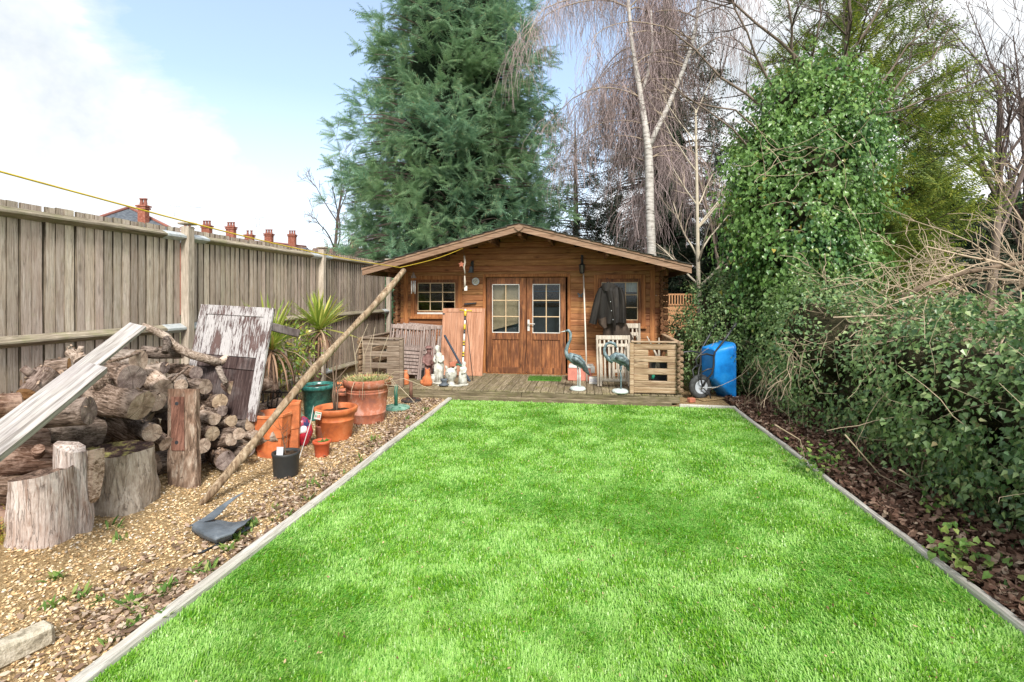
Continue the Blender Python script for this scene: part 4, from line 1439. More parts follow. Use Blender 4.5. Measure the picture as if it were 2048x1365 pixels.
# ================================================================== POTS
def pot(name, label, base, r_top, r_bot, h, mat, rim=.06, rimt=.018, soil=.86, cat='plant pot', band=None, n=32, wall=.02):
    t = thing(name, label, cat, base)
    r2 = r_bot + (r_top - r_bot) * (1 - rim / h)
    pf = [(0, 0), (r_bot, 0), (r_bot + .004, .012)]
    if band:
        for bz in band:
            rb_ = r_bot + (r_top - r_bot) * bz
            pf += [(rb_, bz * h - .010), (rb_ + .006, bz * h - .005), (rb_ + .006, bz * h + .005), (rb_ + .001, bz * h + .010)]
    pf += [(r2, h - rim), (r2 + rimt, h - rim + .006), (r_top + rimt, h - .012), (r_top + rimt * .7, h), (r_top - wall * .4, h), (r_top - wall, h - .012), (r2 - wall, h * soil - .02)]
    MB().lathe(pf, n).build('body', mat, t)
    rs = r_bot + (r_top - r_bot) * soil - wall
    sv = MB()
    k = 24
    vs = [(0, 0, h * soil + .01)] + [(rs * f * math.cos(2 * math.pi * i / k), rs * f * math.sin(2 * math.pi * i / k), h * soil + .014 * noise.noise(Vector((i, f * 3, h)))) for f in (.55, 1.01) for i in range(k)]
    fs = [(0, 1 + i, 1 + (i + 1) % k) for i in range(k)] + [(1 + i, 1 + k + i, 1 + k + (i + 1) % k, 1 + (i + 1) % k) for i in range(k)]
    sv.add(vs, fs)
    sv.build('soil', M['soil'], t)
    return t


def twig_plant(parent, h, n, spread, mat, seed=0, z0=0.0, rad=.006):
    q = random.Random(seed)
    mb = MB()
    for i in range(n):
        a = q.uniform(0, 6.28)
        p = Vector((q.uniform(-.02, .02), q.uniform(-.02, .02), z0))
        d = Vector((math.cos(a) * spread, math.sin(a) * spread, 1)).normalized()
        path = [p]
        for k in range(6):
            d = (d + Vector((q.uniform(-.25, .25), q.uniform(-.25, .25), q.uniform(-.1, .15)))).normalized()
            p = p + d * h / 6 * q.uniform(.8, 1.2)
            path.append(p)
        mb.tube(path, [rad * (1 - .13 * k) for k in range(7)], 5)
        for s_ in range(2):
            k = q.randint(2, 4)
            a2 = q.uniform(0, 6.28)
            e = Vector((math.cos(a2), math.sin(a2), .7)).normalized()
            mb.tube([path[k], path[k] + e * h * .12, path[k] + e * h * .26 + Vector((0, 0, .02))], [rad * .6, rad * .45, rad * .3], 4)
    return mb.build('bare_stems', mat, parent)


M['twig'] = plain('brown_twig', (.17, .115, .08), .8)
M['twig_pale'] = plain('pale_dry_stalk', (.50, .41, .29), .8)
M['twig_grey'] = plain('grey_twig', (.28, .23, .20), .8)
M['sprout'] = leafy('fresh_sprout_leaf', [(0, (.06, .14, .025)), (.5, (.14, .26, .05)), (1, (.30, .36, .10))], .5, .4, .3)
M['straw'] = leafy('straw_and_moss', [(0, (.36, .28, .14)), (.4, (.56, .48, .26)), (.7, (.35, .40, .12)), (.85, (.62, .56, .38)), (1, (.20, .28, .06))], .8, .2, .2)


def tuft(parent, c, r, h, n, mat, name='leaves', wd=.010, droop=.5):
    a = NP.uniform(0, 6.283, n)
    rr = r * np.sqrt(NP.random(n))
    P = np.stack([c[0] + rr * np.cos(a), c[1] + rr * np.sin(a), np.full(n, c[2])], -1)
    d = np.stack([np.cos(a) * droop + NP.normal(0, .3, n), np.sin(a) * droop + NP.normal(0, .3, n), np.ones(n) * .9], -1)
    rot = frames(d)
    V, F = scatter([(0, -.5 * wd, 0), (.5, -.6 * wd, .03), (.5, .6 * wd, .03), (0, .5 * wd, 0), (1, 0, -.05)], [(0, 1, 2, 3), (1, 4, 4, 2)], P, rot, np.ones(n))
    F = np.concatenate([F])
    # lengths vary: scale along x only
    L = NP.uniform(.5, 1.1, n) * h
    V = V.reshape(n, 5, 3)
    V = P[:, None] + (V - P[:, None]) * 1.0
    loc = np.einsum('nji,nkj->nki', rot, V - P[:, None])
    loc[:, :, 0] *= L[:, None]
    loc[:, :, 2] *= L[:, None]
    V = np.einsum('nij,nkj->nki', rot, loc) + P[:, None]
    V = V.reshape(-1, 3)
    idx = np.arange(n)[:, None] * 5
    T = np.concatenate([idx + np.array([0, 1, 2]), idx + np.array([0, 2, 3]), idx + np.array([1, 4, 2])])
    return fast(name, V, T, mat, parent, world=False)


# big limed planter with straw
b = gp(735, 852)
t = pot('planter', 'big terracotta planter full of dry straw and moss, limed pink at the foot', back(b, .26), .285, .215, .56, M['terra_old'], .10, .028, .88, band=(.22, .70, .76), n=40)
tuft(t, (0, 0, .50), .25, .13, 900, M['straw'], 'straw', .012, .9)
tuft(t, (.06, 0, .50), .22, .10, 160, M['sprout'], 'moss_shoots', .02, .9)
tw = MB()
q = random.Random(5)
for i in range(16):
    a = q.uniform(0, 6.28)
    r_ = q.uniform(.1, .26)
    p = Vector((r_ * math.cos(a), r_ * math.sin(a), .52))
    e = Vector((math.cos(a), math.sin(a), 0))
    tw.tube([p, p + e * .09 + Vector((0, 0, .04)), p + e * .15 + Vector((0, 0, -.04)), p + e * .17 + Vector((0, 0, -.16))], [.004, .004, .003, .002], 5)
for i in range(7):
    p = Vector((q.uniform(-.2, .12), q.uniform(-.15, .15), .5))
    tw.tube([p, p + Vector((q.uniform(-.06, .06), 0, .35)), p + Vector((q.uniform(-.1, .2), 0, q.uniform(.55, .8)))], [.004, .003, .002], 5)
for (dx, dz) in ((.75, .10), (.62, -.14), (.5, .30)):
    tw.tube([Vector((.2, -.1, .5)), Vector((.2 + dx * .5, -.2, .56 + dz * .4)), Vector((.2 + dx, -.3, .40 + dz))], [.005, .004, .003], 5)
tw.build('dry_stalks', M['twig_pale'], t)

# bright orange pot with bare stems and a plant label
b = gp(672, 886)
t = pot('plant_pot', 'bright orange plastic pot with bare stems and a white plant label', back(b, .19), .222, .165, .365, M['terra_plastic'], .07, .022, .84, band=(.62,))
twig_plant(t, .95, 3, .28, M['twig'], 4, .30, .011)
lb = MB().box((0, 0, 0), (.088, .004, .082))
o = lb.build('plant_label', M['white'], t)
o.location = (-.085, -.245, .315)
o.rotation_euler = (R(-14), R(4), R(-12))
lc = [plain('label_green_print', (.10, .32, .12)), plain('label_red_print', (.62, .16, .10)), plain('label_teal_print', (.05, .28, .24))]
for x_, wd_, hh, zc, mm in ((-.028, .012, .03, -.008, 0), (-.012, .008, .034, -.006, 2), (.004, .012, .028, -.008, 1), (.024, .016, .03, -.006, 1), (0, .07, .010, .027, 0)):
    MB().box((x_, -.0028, zc), (wd_, .001, hh)).build('printed_mark', lc[mm], o)
# small red-orange pot
b = gp(644, 918)
t = pot('small_pot', 'small red-orange pot with a green seedling in front of the clay pipes', back(b, .07), .082, .062, .168, M['terra_red'], .035, .012, .86)
tuft(t, (.02, 0, .14), .03, .05, 26, M['sprout'], 'seedling', .022, .8)
twig_plant(t, .13, 1, .1, M['twig'], 8, .14, .003)
# black pot, water logged, with tag
b = gp(572, 957)
t = pot('black_pot', 'black plastic pot with a grey tag and thin bare twigs', back(b, .09), .118, .102, .215, M['blackpl'], .03, .004, .9)
twig_plant(t, .34, 4, .12, M['twig'], 12, .18, .0035)
o = MB().box((0, 0, 0), (.06, .003, .085)).build('tag', plain('grey_tag', (.55, .56, .60)), t)
o.location = (-.012, -.075, .235)
o.rotation_euler = (R(-8), 0, R(6))
# clay pipes
for (px, py, h, r_, lb) in ((643, 884, .175, .058, 'clay drainpipe length standing in front of the bright orange pot'), (636, 876, .21, .06, 'clay pipe half hidden behind the paler one, touching the orange pot')):
    b = gp(px, py)
    MBx = MB().lathe([(r_ - .012, 0), (r_, 0), (r_, h - .02), (r_ + .004, h - .016), (r_ + .004, h), (r_ - .012, h)], 10, close=True)
    o = MBx.build('clay_pipe', M['terra_old'] if py == 884 else M['terra'])
    o.location = back(b, .05) + (Vector((0, .06, 0)) if py == 876 else Vector())
    o.rotation_euler = (0, 0, .3)
    tag(o, lb, 'clay pipe', 'clay pipes among the pots')
# two square chimney-like orange planters
for (px, py, t_, w_, h, lb) in ((544, 902, 5.15, .30, .44, 'wide octagonal orange pot behind the slanting pole'), (584, 893, 5.3, .155, .52, 'narrow stepped orange chimney pot left of the plastic bag')):
    c = tp(px, py, t_)
    c.z = .0
    t = thing('chimney_pot', lb, 'chimney pot', c, (0, 0, .35 if w_ > .2 else .9), group='orange chimney pots')
    r_ = w_ * .56
    hs = .55 if w_ < .2 else .0
    n8 = 8 if w_ > .2 else 6
    body = MB().lathe([(r_ * .82, 0), (r_ * .9, 0), (r_ * .94, h * .45), (r_ * 1.04, h * .47), (r_ * 1.10, h), (r_ * 1.0, h), (r_ * .82, h * .5)], n8, smooth=False)
    body.build('body', M['terra_plastic'] if w_ > .2 else M['terra'], t)
    MB().lathe([(r_ * 1.10, h - .03), (r_ * 1.15, h - .026), (r_ * 1.15, h - .004), (r_ * 1.10, h + .001)], n8, smooth=False).build('rim', M['terra'], t)
# teal glazed pot
c = tp(628, 848, 6.4)
c.z = .05
t = pot('glazed_pot', 'dark teal glazed pot standing behind the orange one', c + Vector((0, .1, 0)), .20, .16, .44, M['teal'], .06, .025, .92)
# terracotta bowl stacked behind
c = tp(668, 812, 7.3)
c.z = .07
t = pot('bowl_pot', 'weathered wide terracotta bowl of soil below the cordyline', c, .20, .13, .27, M['terra'], .05, .02, .9)
c = tp(693, 806, 6.9)
c.z = .03
pot('round_pot', 'old red pot in shade between the teal pot and the big planter', c, .17, .12, .30, M['terra_old'], .05, .02, .9)
b = gp(535, 918)
pot('saucer_pot', 'dark red shallow pot on the ground under the pile edge', back(b, .1), .10, .08, .09, M['terra_red'], .03, .01, .6)
# crumpled plastic sack
mc = bpy.data.materials.new('printed_plastic_sack')
M['sack'] = mottled('printed_plastic_sack', ((.30, .012, .03), (.55, .03, .05), (.02, .025, .10)), 5.5, .25, .6, .3, .01, pos=(.36, .5, .58))
M['sack_w'] = plain('white_sack_print', (.72, .72, .74), .3)
b = gp(606, 897)
t = thing('plastic_sack', 'crumpled red and navy plastic sack beside the clay pipes', 'sack', back(b, .08))
bg_ = MB().ball((0, 0, .16), (.095, .085, .165), 20, 14)
for i, v in enumerate(bg_.v):
    s_ = 1 + .25 * noise.noise(v * 9) + .1 * noise.noise(v * 23)
    bg_.v[i] = Vector((v.x * s_, v.y * s_, max(.004, v.z * (1 + .1 * noise.noise(v * 7)))))
bg_.build('bag', M['sack'], t)
pt = MB().ball((.02, -.045, .19), (.055, .055, .055), 12, 8)
for i, v in enumerate(pt.v):
    pt.v[i] = v + Vector((.01, .012, .016)) * noise.noise(v * 21)
pt.build('white_print', M['sack_w'], t)
nk = MB().tube([(-.03, 0, .29), (-.05, .0, .34), (-.075, .01, .39), (-.06, .01, .42)], [.05, .035, .04, .015], 10, True, True, .5, 3)
nk.build('bag_neck', leafy('clear_green_plastic', [(0, (.50, .62, .40)), (1, (.6, .68, .5))], .25, .6, .3), t)
# thin white cane
o = MB().tube([gp(597, 922) - gp(597, 922), tp(622, 842, 5.3) - gp(597, 922), tp(627, 812, 5.5) - gp(597, 922)], [.004, .005, .003], 6).build('cane', M['white'])
o.location = gp(597, 922)
tag(o, 'thin white bent cane standing before the plastic sack', 'cane')

# wrought-iron scroll stand
c = tp(540, 800, 6.1)
c.z = .1
t = thing('iron_stand', 'black wrought-iron scroll stand between the old door and the teal pot', 'plant stand', c)
ir = MB()
for i in range(9):
    x_ = -.26 + .075 * i
    ph = []
    for k in range(13):
        a = k / 12 * 4.7 + i
        r_ = .055 * (1 - k / 18)
        ph.append(Vector((x_ + r_ * math.cos(a), .03 * math.sin(i * 2.0), .28 + .10 * math.sin(i * 1.7) + r_ * math.sin(a))))
    ir.tube(ph, .009, 6)
    ir.tube([(x_, .02, .02), (x_ + .03 * math.sin(i), .0, .2), (x_, .02, .36 + .05 * math.sin(i * 1.7))], .008, 6)
ir.build('scrollwork', M['iron'], t)
MB().box((0, .02, .17), (.62, .03, .022)).box((0, .02, .36), (.5, .02, .018)).build('rail', M['iron'], t)
for x_ in (-.28, .30):
    MB().tube([(x_, .02, -.06), (x_, .02, .2), (x_ * .95, .0, .5)], .011, 6).build('leg', M['iron'], t)
MB().box((.05, -.10, .10), (.72, .22, .025)).build('tray', M['blackpl'], t)
# parasol bases
for (px, py, col_, rad, ph, lb) in ((792, 818, 'green', .20, .30, 'faded green parasol base with a short upright tube'), (822, 803, 'brown', .155, .26, 'brown iron parasol base with a rusty post, next to the deck')):
    b = gp(px, py)
    t = thing('parasol_base', lb, 'parasol base', b, group='parasol bases by the deck')
    m1, m2 = (M['green_faded'], M['green_metal']) if col_ == 'green' else (M['iron'], M['brown_metal'])
    ds = MB().lathe([(0, .0), (rad, .0), (rad, .022), (rad * .9, .036), (rad * .5, .044), (.035, .05), (0, .05)], 28)
    ds.build('disc', m1, t)
    for k in range(8):
        a = k * math.pi / 4
        MB().box((rad * .66 * math.cos(a), rad * .66 * math.sin(a), .040), (.05, .012, .012), rot=(0, 0, a)).build('raised_bar', m2, t)
    MB().tube([(0, 0, .045), (0, 0, .045 + ph)], .026, 12).build('tube', m2, t)

# ================================================================== ON THE DECK
ZK = .152
# stack of folded slatted chairs (left)
def folding_chair(mat, label, w_=.48, h=1.02, slats=7, group=None, name='folding_chair', tall=False):
    t = thing(name, label, 'folding chair', (0, 0, 0), group=group)
    for s_ in (-1, 1):
        MB().box((s_ * (w_ / 2 - .017), 0, h / 2), (.034, .05, h), ch=.006).build('stile', mat, t, False, True)
        MB().bar((s_ * (w_ / 2 - .055), -.045, .0), (s_ * (w_ / 2 - .055), -.06, h * .78), .03, .045, (0, 1, 0), ch=.006).build('leg', mat, t, False, True)
        MB().bar((s_ * (w_ / 2 - .09), .04, .03), (s_ * (w_ / 2 - .09), .05, h * .62), .026, .04, (0, 1, 0), ch=.006).build('leg', mat, t, False, True)
    MB().box((0, 0, h - .04), (w_ - .066, .03, .075), ch=.008).build('top_rail', mat, t, False, True)
    MB().box((0, 0, h * (.80 if tall else .56)), (w_ - .066, .03, .055), ch=.008).build('mid_rail', mat, t, False, True)
    MB().box((0, 0, h * .12), (w_ - .066, .03, .05), ch=.008).build('low_rail', mat, t, False, True)
    for i in range(slats):
        x_ = -(w_ - .13) / 2 + (w_ - .13) * i / (slats - 1)
        zs_ = ((.885, .12), (.46, .64)) if tall else ((.765, .355),)
        for zc_, zl_ in zs_:
            MB().box((x_, .004, h * zc_), (.03 if tall else .027, .016, h * zl_), ch=.004).build('slat', mat, t, False, True)
    for i in range(0 if tall else 6):
        MB().box((0, -.03, h * .17 + i * .062), (w_ - .10, .016, .05), ch=.004).build('seat_slat', mat, t, False, True)
    return t


labs = ['frontmost folded slatted chair of the stack leaning by the small window', 'second folded chair in the stack, edge showing behind the frontmost',
        'third folded chair of the stack, its legs seen edge-on', 'rearmost folded chair of the stack, nearest the cabin wall']
src = folding_chair(M['chair_brown'], labs[0], .62, .98, 8, 'folded chairs stacked by the small window')
for i, lb in enumerate(labs):
    o = src if i == 0 else copy_tree(src)
    o['label'] = lb
    p = yp(806 + i * 12, 775, 8.45 + .095 * i)
    o.location = (p.x, p.y, ZK)
    o.rotation_euler = (R(-15 + i * 1.2), R(6), R(22))
# right: two pale folding chairs
src = folding_chair(M['chair_pale'], 'pale slatted folding chair leaning behind the one-legged heron', .56, .84, 7, 'pale folded chairs on the right of the deck', tall=True)
p = yp(1229, 765, 8.32)
src.location = (p.x, p.y, ZK)
src.rotation_euler = (R(-12), 0, R(6))
o = copy_tree(src)
o['label'] = 'pale folding chair at the back, its tall stile showing beside the coat hem'
p = yp(1250, 755, 9.2)
o.location = (p.x, p.y, ZK)
o.rotation_euler = (R(-4), 0, R(4))
o.scale = (1.0, 1, 1.17)

# two leaning cupboard doors
def cup_door(x0, x1, h, loc, rot, lb):
    t = thing('cupboard_door', lb, 'cupboard door', loc, rot, 'cupboard doors leaning on the cabin wall')
    w_ = x1 - x0
    for a, b in ((0, .055), (w_ - .055, w_)):
        MB().box(((a + b) / 2, 0, h / 2), (b - a, .022, h), ch=.003).build('stile', M['pink_wood'], t, False, True)
    for a, b in ((0, .075), (h - .075, h)):
        MB().box((w_ / 2, .0005, (a + b) / 2), (w_ - .11, .021, b - a), ch=.003).build('rail', M['pink_wood'], t, False, True)
    k = 3
    for i in range(k):
        a = .055 + (w_ - .11) * i / k
        b = .055 + (w_ - .11) * (i + 1) / k
        MB().box(((a + b) / 2, .004, h / 2), (b - a - .002, .010, h - .15), ch=.003).build('panel_board', M['pink_wood'], t, False, True)
    return t


p = yp(880, 758, 8.98)
t = cup_door(0, .46, 1.27, (p.x, p.y, ZK), (R(-13), R(-.5), R(3)), 'pinkish cupboard door on the left of the pair, with a small black hinge')
MB().box((.022, -.013, 1.16), (.04, .004, .03)).build('hinge', M['black'], t)
p = yp(919, 759, 9.03)
cup_door(0, .43, 1.27, (p.x, p.y, ZK), (R(-13), 0, R(1)), 'pinkish cupboard door on the right of the pair, behind the striped pole')

# striped T-handled pole
M['yellow'] = plain('yellow_paint', (.62, .44, .04), .45)
b0, t0 = yp(924, 776, 8.35), yp(931, 619, 8.82)
b0.z = ZK
t = thing('striped_pole', 'white pole with yellow and black bands and a yellow T handle', 'pole tool', b0)
bands = [(0, .33, 'white', .017), (.33, .345, 'black', .019), (.345, .365, 'yellow', .019), (.365, .38, 'black', .019), (.38, .40, 'yellow', .019), (.40, .48, 'white', .017), (.48, .495, 'black', .019), (.495, .515, 'yellow', .019),
         (.515, .53, 'black', .019), (.53, .55, 'yellow', .019), (.55, .65, 'white', .017), (.65, .71, 'black', .016), (.71, .78, 'yellow', .02), (.78, .84, 'white', .017), (.84, .90, 'black', .017), (.90, .97, 'yellow', .024), (.97, 1.0, 'white', .018)]
for a, b, m_, r_ in bands:
    MB().tube([b0.lerp(t0, a), b0.lerp(t0, b)], r_, 10).build('band' if m_ != 'white' else 'shaft', M[m_], t, True, True)
MB().tube([t0 + Vector((-.105, 0, -.015)), t0 + Vector((.12, 0, -.03))], .013, 8).build('handle', M['yellow'], t, True, True)
# navy bar, thin rod, blue-white tube
o = MB().bar(yp(889, 671, 8.85), yp(940, 764, 8.45), .03, .035, ch=.004).build('metal_bar', M['navy'], centre=True)
tag(o, 'dark blue-grey metal bar leaning diagonally across the left cupboard door', 'metal bar')
o = MB().tube([yp(933, 640, 8.86) - yp(933, 640, 8.86), yp(946, 762, 8.5) - yp(933, 640, 8.86)], .007, 6).build('thin_rod', M['black'])
o.location = yp(933, 640, 8.86)
tag(o, 'thin dark rod leaning on the right cupboard door', 'rod')
q0, q1 = yp(847, 742, 8.9), yp(849, 650, 9.3)
o = MB().tube([q0 - q0, q1 - q0], .013, 8).build('tube_rod', plain('pale_blue_tube', (.42, .52, .62)))
o.location = q0
tag(o, 'pale blue tube upright beside the stacked folded chairs', 'tube')
hk = MB().prism([yp(928, 607, 9.38), yp(953, 605, 9.38), yp(952, 607.5, 9.38), yp(929, 610.5, 9.38)], (0, .02, 0))
tag(hk.build('sickle', M['black'], centre=True), 'small black blade hung flat on the wall above the cupboard doors', 'blade')

# statues ---------------------------------------------------------------
M['brown_statue'] = mottled('brown_painted_plaster', ((.10, .05, .045), (.20, .105, .095), (.30, .18, .165)), 10, .7)
def place_local(mb, name, mat, t):
    return mb.build(name, mat, t)


p = yp(856, 762, 8.35)
t = thing('worker_statue', 'brown statue of a standing figure in a flat cap resting on a spade', 'statue', (p.x, p.y, ZK), (0, 0, .3))
b = MB().tube([(-.0, 0, .0), (0, 0, .12), (.005, 0, .26), (.0, 0, .33), (0, 0, .43), (.01, -.01, .47), (.015, -.01, .50), (.015, -.012, .55), (.015, -.01, .585)], [.075, .072, .065, .062, .072, .045, .036, .05, .03], 14, True, True, .12, 2)
b.tube([(-.06, 0, .43), (-.075, -.04, .34), (.0, -.09, .29), (.05, -.10, .30)], [.03, .027, .022, .02], 8)
b.tube([(.065, 0, .43), (.085, -.04, .35), (.07, -.09, .30)], [.03, .026, .02], 8)
b.build('figure', M['brown_statue'], t)
MB().lathe([(0, .62), (.035, .615), (.058, .59), (.075, .578), (.05, .572), (0, .575)], 14, (.012, -.015, 0)).build('cap', M['brown_statue'], t)
MB().tube([(.075, -.095, .58), (.07, -.10, .10)], .008, 6).box((.07, -.10, .07), (.06, .012, .12)).build('spade', M['brown_statue'], t)
MB().box((0, 0, .012), (.20, .18, .024), ch=.006).build('base', M['brown_statue'], t)

p = yp(878, 769, 8.2)
t = thing('woman_statue', 'white classical statue of a draped woman with an urn at her feet', 'statue', (p.x, p.y, ZK), (0, 0, -.1))
t.scale = (.9, .9, .88)
b = MB().tube([(0, 0, .0), (0, 0, .06), (.0, 0, .20), (.01, 0, .36), (.012, 0, .42), (.0, 0, .50), (-.01, 0, .56), (-.022, -.01, .60), (-.03, -.012, .63), (-.036, -.015, .67), (-.03, -.012, .715)], [.10, .088, .085, .08, .064, .075, .06, .028, .03, .043, .02], 16, True, True, .22, 6)
b.tube([(-.07, 0, .53), (-.085, -.05, .44), (-.03, -.085, .41)], [.027, .024, .02], 8)
b.tube([(.07, 0, .53), (.10, -.03, .45), (.07, -.08, .42), (.02, -.09, .44)], [.027, .024, .022, .018], 8)
for k in range(7):
    a = -2.6 + k * .33
    b.tube([(.075 * math.cos(a), .075 * math.sin(a), .38), (.088 * math.cos(a + .08), .088 * math.sin(a + .08), .2), (.098 * math.cos(a), .098 * math.sin(a), .03)], [.010, .013, .014], 6)
b.build('figure', M['white_worn'], t)
MB().ball((-.036, .008, .69), (.046, .045, .04), 12, 8).build('hair', M['white_worn'], t)
MB().lathe([(0, 0), (.04, 0), (.03, .03), (.05, .08), (.055, .12), (.03, .16), (.035, .18), (0, .18)], 14, (-.09, -.07, 0)).build('urn', M['white_worn'], t)
MB().lathe([(0, -.001), (.13, -.001), (.13, .03), (0, .03)], 20).build('base', M['white_worn'], t)

p = yp(902, 770, 8.12)
t = thing('creature_ornament', 'squat cream ornament like a round-bellied bird with pricked ears', 'ornament', (p.x, p.y, ZK))
t.scale = (.95, .95, .82)
b = MB().lathe([(0, 0), (.085, 0), (.075, .02), (.05, .045), (.055, .08), (.09, .13), (.108, .20), (.10, .27), (.075, .32), (0, .34)], 20, wob=.1)
b.build('body', M['white_worn'], t)
for s_ in (-1, 1):
    MB().tube([(s_ * .06, 0, .29), (s_ * .085, 0, .345), (s_ * .095, -.005, .38)], [.035, .026, .006], 8).build('ear', M['white_worn'], t)
    MB().ball((s_ * .042, -.085, .255), .013, 8, 6).build('eye', M['slate'], t)
MB().tube([(0, -.10, .23), (0, -.125, .205)], [.018, .004], 8).build('beak', M['white_worn'], t)

p = yp(927, 771, 8.1)
t = thing('child_statue', 'small white statue of two children hugging on a round foot', 'statue', (p.x, p.y, ZK))
t.scale = (.9, .9, .9)
b = MB().tube([(0, 0, .02), (0, 0, .10), (.0, 0, .24), (.005, 0, .32), (.01, 0, .355), (.012, 0, .40), (.012, 0, .43)], [.07, .058, .055, .058, .025, .04, .02], 14, True, True, .2, 9)
b.tube([(-.045, -.02, .03), (-.045, -.02, .16), (-.04, -.02, .24), (-.035, -.02, .265), (-.035, -.025, .30), (-.035, -.02, .335)], [.045, .04, .038, .02, .034, .014], 12, True, True, .2, 10)
b.tube([(.05, 0, .30), (.04, -.06, .24), (-.02, -.07, .22)], [.022, .02, .016], 8)
b.build('figure', M['white_worn'], t)
MB().lathe([(0, 0), (.095, 0), (.09, .022), (.05, .03), (0, .03)], 20).build('base', M['white_worn'], t)
p = yp(900, 776, 7.98)
tag(MB().box((p.x, p.y, ZK + .008), (.40, .10, .016), ch=.005).build('stone_slab', M['white_worn'], centre=True), 'thin white slab lying on the deck before the cream ornament', 'slab')

p = yp(854, 776, 7.98)
t = thing('flame_ornament', 'orange clay ornament shaped like a sitting cat at the deck edge', 'ornament', (p.x, p.y, ZK))
b = MB().tube([(0, 0, 0), (0, 0, .06), (.0, 0, .12), (.01, 0, .17), (.012, -.01, .20), (.012, -.012, .24), (.012, -.01, .265)], [.085, .09, .07, .045, .038, .042, .02], 14, True, True, .3, 12)
b.tube([(-.05, .0, .02), (-.09, -.03, .05), (-.075, -.06, .09)], [.03, .024, .012], 8)
for s_ in (-1, 1):
    b.tube([(.012 + s_ * .025, -.01, .25), (.012 + s_ * .03, -.01, .29)], [.016, .003], 6)
b.build('body', M['terra'], t)
p = yp(811, 775, 8.0)
t = thing('clay_bottle', 'terracotta bottle-shaped jar beside the brown post', 'jar', (p.x, p.y, ZK))
MB().lathe([(0, 0), (.055, 0), (.06, .02), (.06, .13), (.05, .16), (.032, .19), (.035, .235), (.028, .24), (0, .23)], 16).build('body', M['terra'], t)
p = yp(888, 777, 7.95)
t = thing('lamp_foot', 'small dark blue-grey round dish on a foot in front of the cream ornament', 'dish', (p.x, p.y, ZK + .018))
MB().lathe([(0, 0), (.085, 0), (.08, .015), (.045, .03), (.04, .05), (.055, .075), (.058, .10), (.04, .105), (0, .10)], 18).build('body', M['slate'], t)
MB().tube([(0, 0, .1), (.0, 0, .16)], [.012, .008], 8).build('stem', M['black'], t)
# brick and black bits behind the statues
p = yp(868, 765, 8.6)
tag(MB().box((p.x - .06, p.y, ZK + .09), (.30, .18, .18), ch=.02).build('black_crate', M['blackpl'], centre=True), 'black crate in shade behind the brown statue', 'crate')
p = yp(908, 745, 8.62)
o = MB().box((p.x, p.y, ZK + .27), (.11, .2, .07), ch=.006).build('brick', M['terra_old'], centre=True)
tag(o, 'pinkish brick perched behind the cream ornament', 'brick')
o = MB().tube([yp(905, 735, 8.6), yp(915, 729, 8.55), yp(926, 733, 8.5), yp(930, 748, 8.5)], .018, 8).build('dark_hose', M['green_metal'], centre=True)
tag(o, 'short dark green hose loop behind the white child statue', 'hose')

# herons -------------------------------------------------------------------
M['verdigris'] = mottled('verdigris_bronze', ((.055, .085, .095), (.17, .24, .265), (.36, .44, .47)), 16, .55, .4, .3, .004, 0, .25)
M['verdigris_dark'] = mottled('dark_wing_bronze', ((.03, .045, .045), (.075, .10, .105), (.2, .26, .28)), 14, .5, .4, .3, .004, 0, .3)
M['bird_pale'] = mottled('pale_green_base', ((.36, .42, .42), (.52, .58, .57), (.62, .66, .64)), 20, .7)


def heron(name, label, base, neck, body, legs, wing_dir=1, feet=2, rz=0.0):
    t = thing(name, label, 'heron statue', base, (0, 0, rz))
    MB().tube(neck[0], neck[1], 12).build('neck_and_head', M['verdigris'], t)
    bk = MB().tube([neck[0][0], neck[2]], [neck[1][0] * .8, .002], 8)
    bk.build('beak', M['bird_pale'], t)
    MB().tube(body[0], body[1], 14, True, True, .08, 3).build('body', M['verdigris'], t)
    for s_ in (-1, 1):
        pts = [Vector(p_) + Vector((0, s_ * r_ * .72, .012)) for p_, r_ in zip(body[0][1:], body[1][1:])]
        w_ = MB().tube(pts + [pts[-1] + Vector((.07, 0, -.10))], [body[1][1] * .5, body[1][2] * .62, body[1][3] * .6, .045, .008][:len(pts) + 1], 10, True, True, .1, 5, 1.0)
        w_.build('wing', M['verdigris_dark'], t)
    for lg in legs:
        MB().tube(lg, [.013, .010, .014, .010, .012][:len(lg)], 8).build('leg', M['verdigris'] if feet == 1 else M['bird_pale'], t)
    MB().lathe([(0, 0), (.125, 0), (.13, .02), (.11, .045), (.04, .055), (0, .055)], 24, wob=.08).build('base', M['bird_pale'], t)
    return t


g = yp(1156, 783, 7.95)
sc_ = 7.95 / 1000 * 1.005
dxp = lambda a: a * sc_


def L(px, py, y_=0.0, c=(1156, 781)):
    return Vector((dxp(px - c[0]), y_, dxp(c[1] - py)))


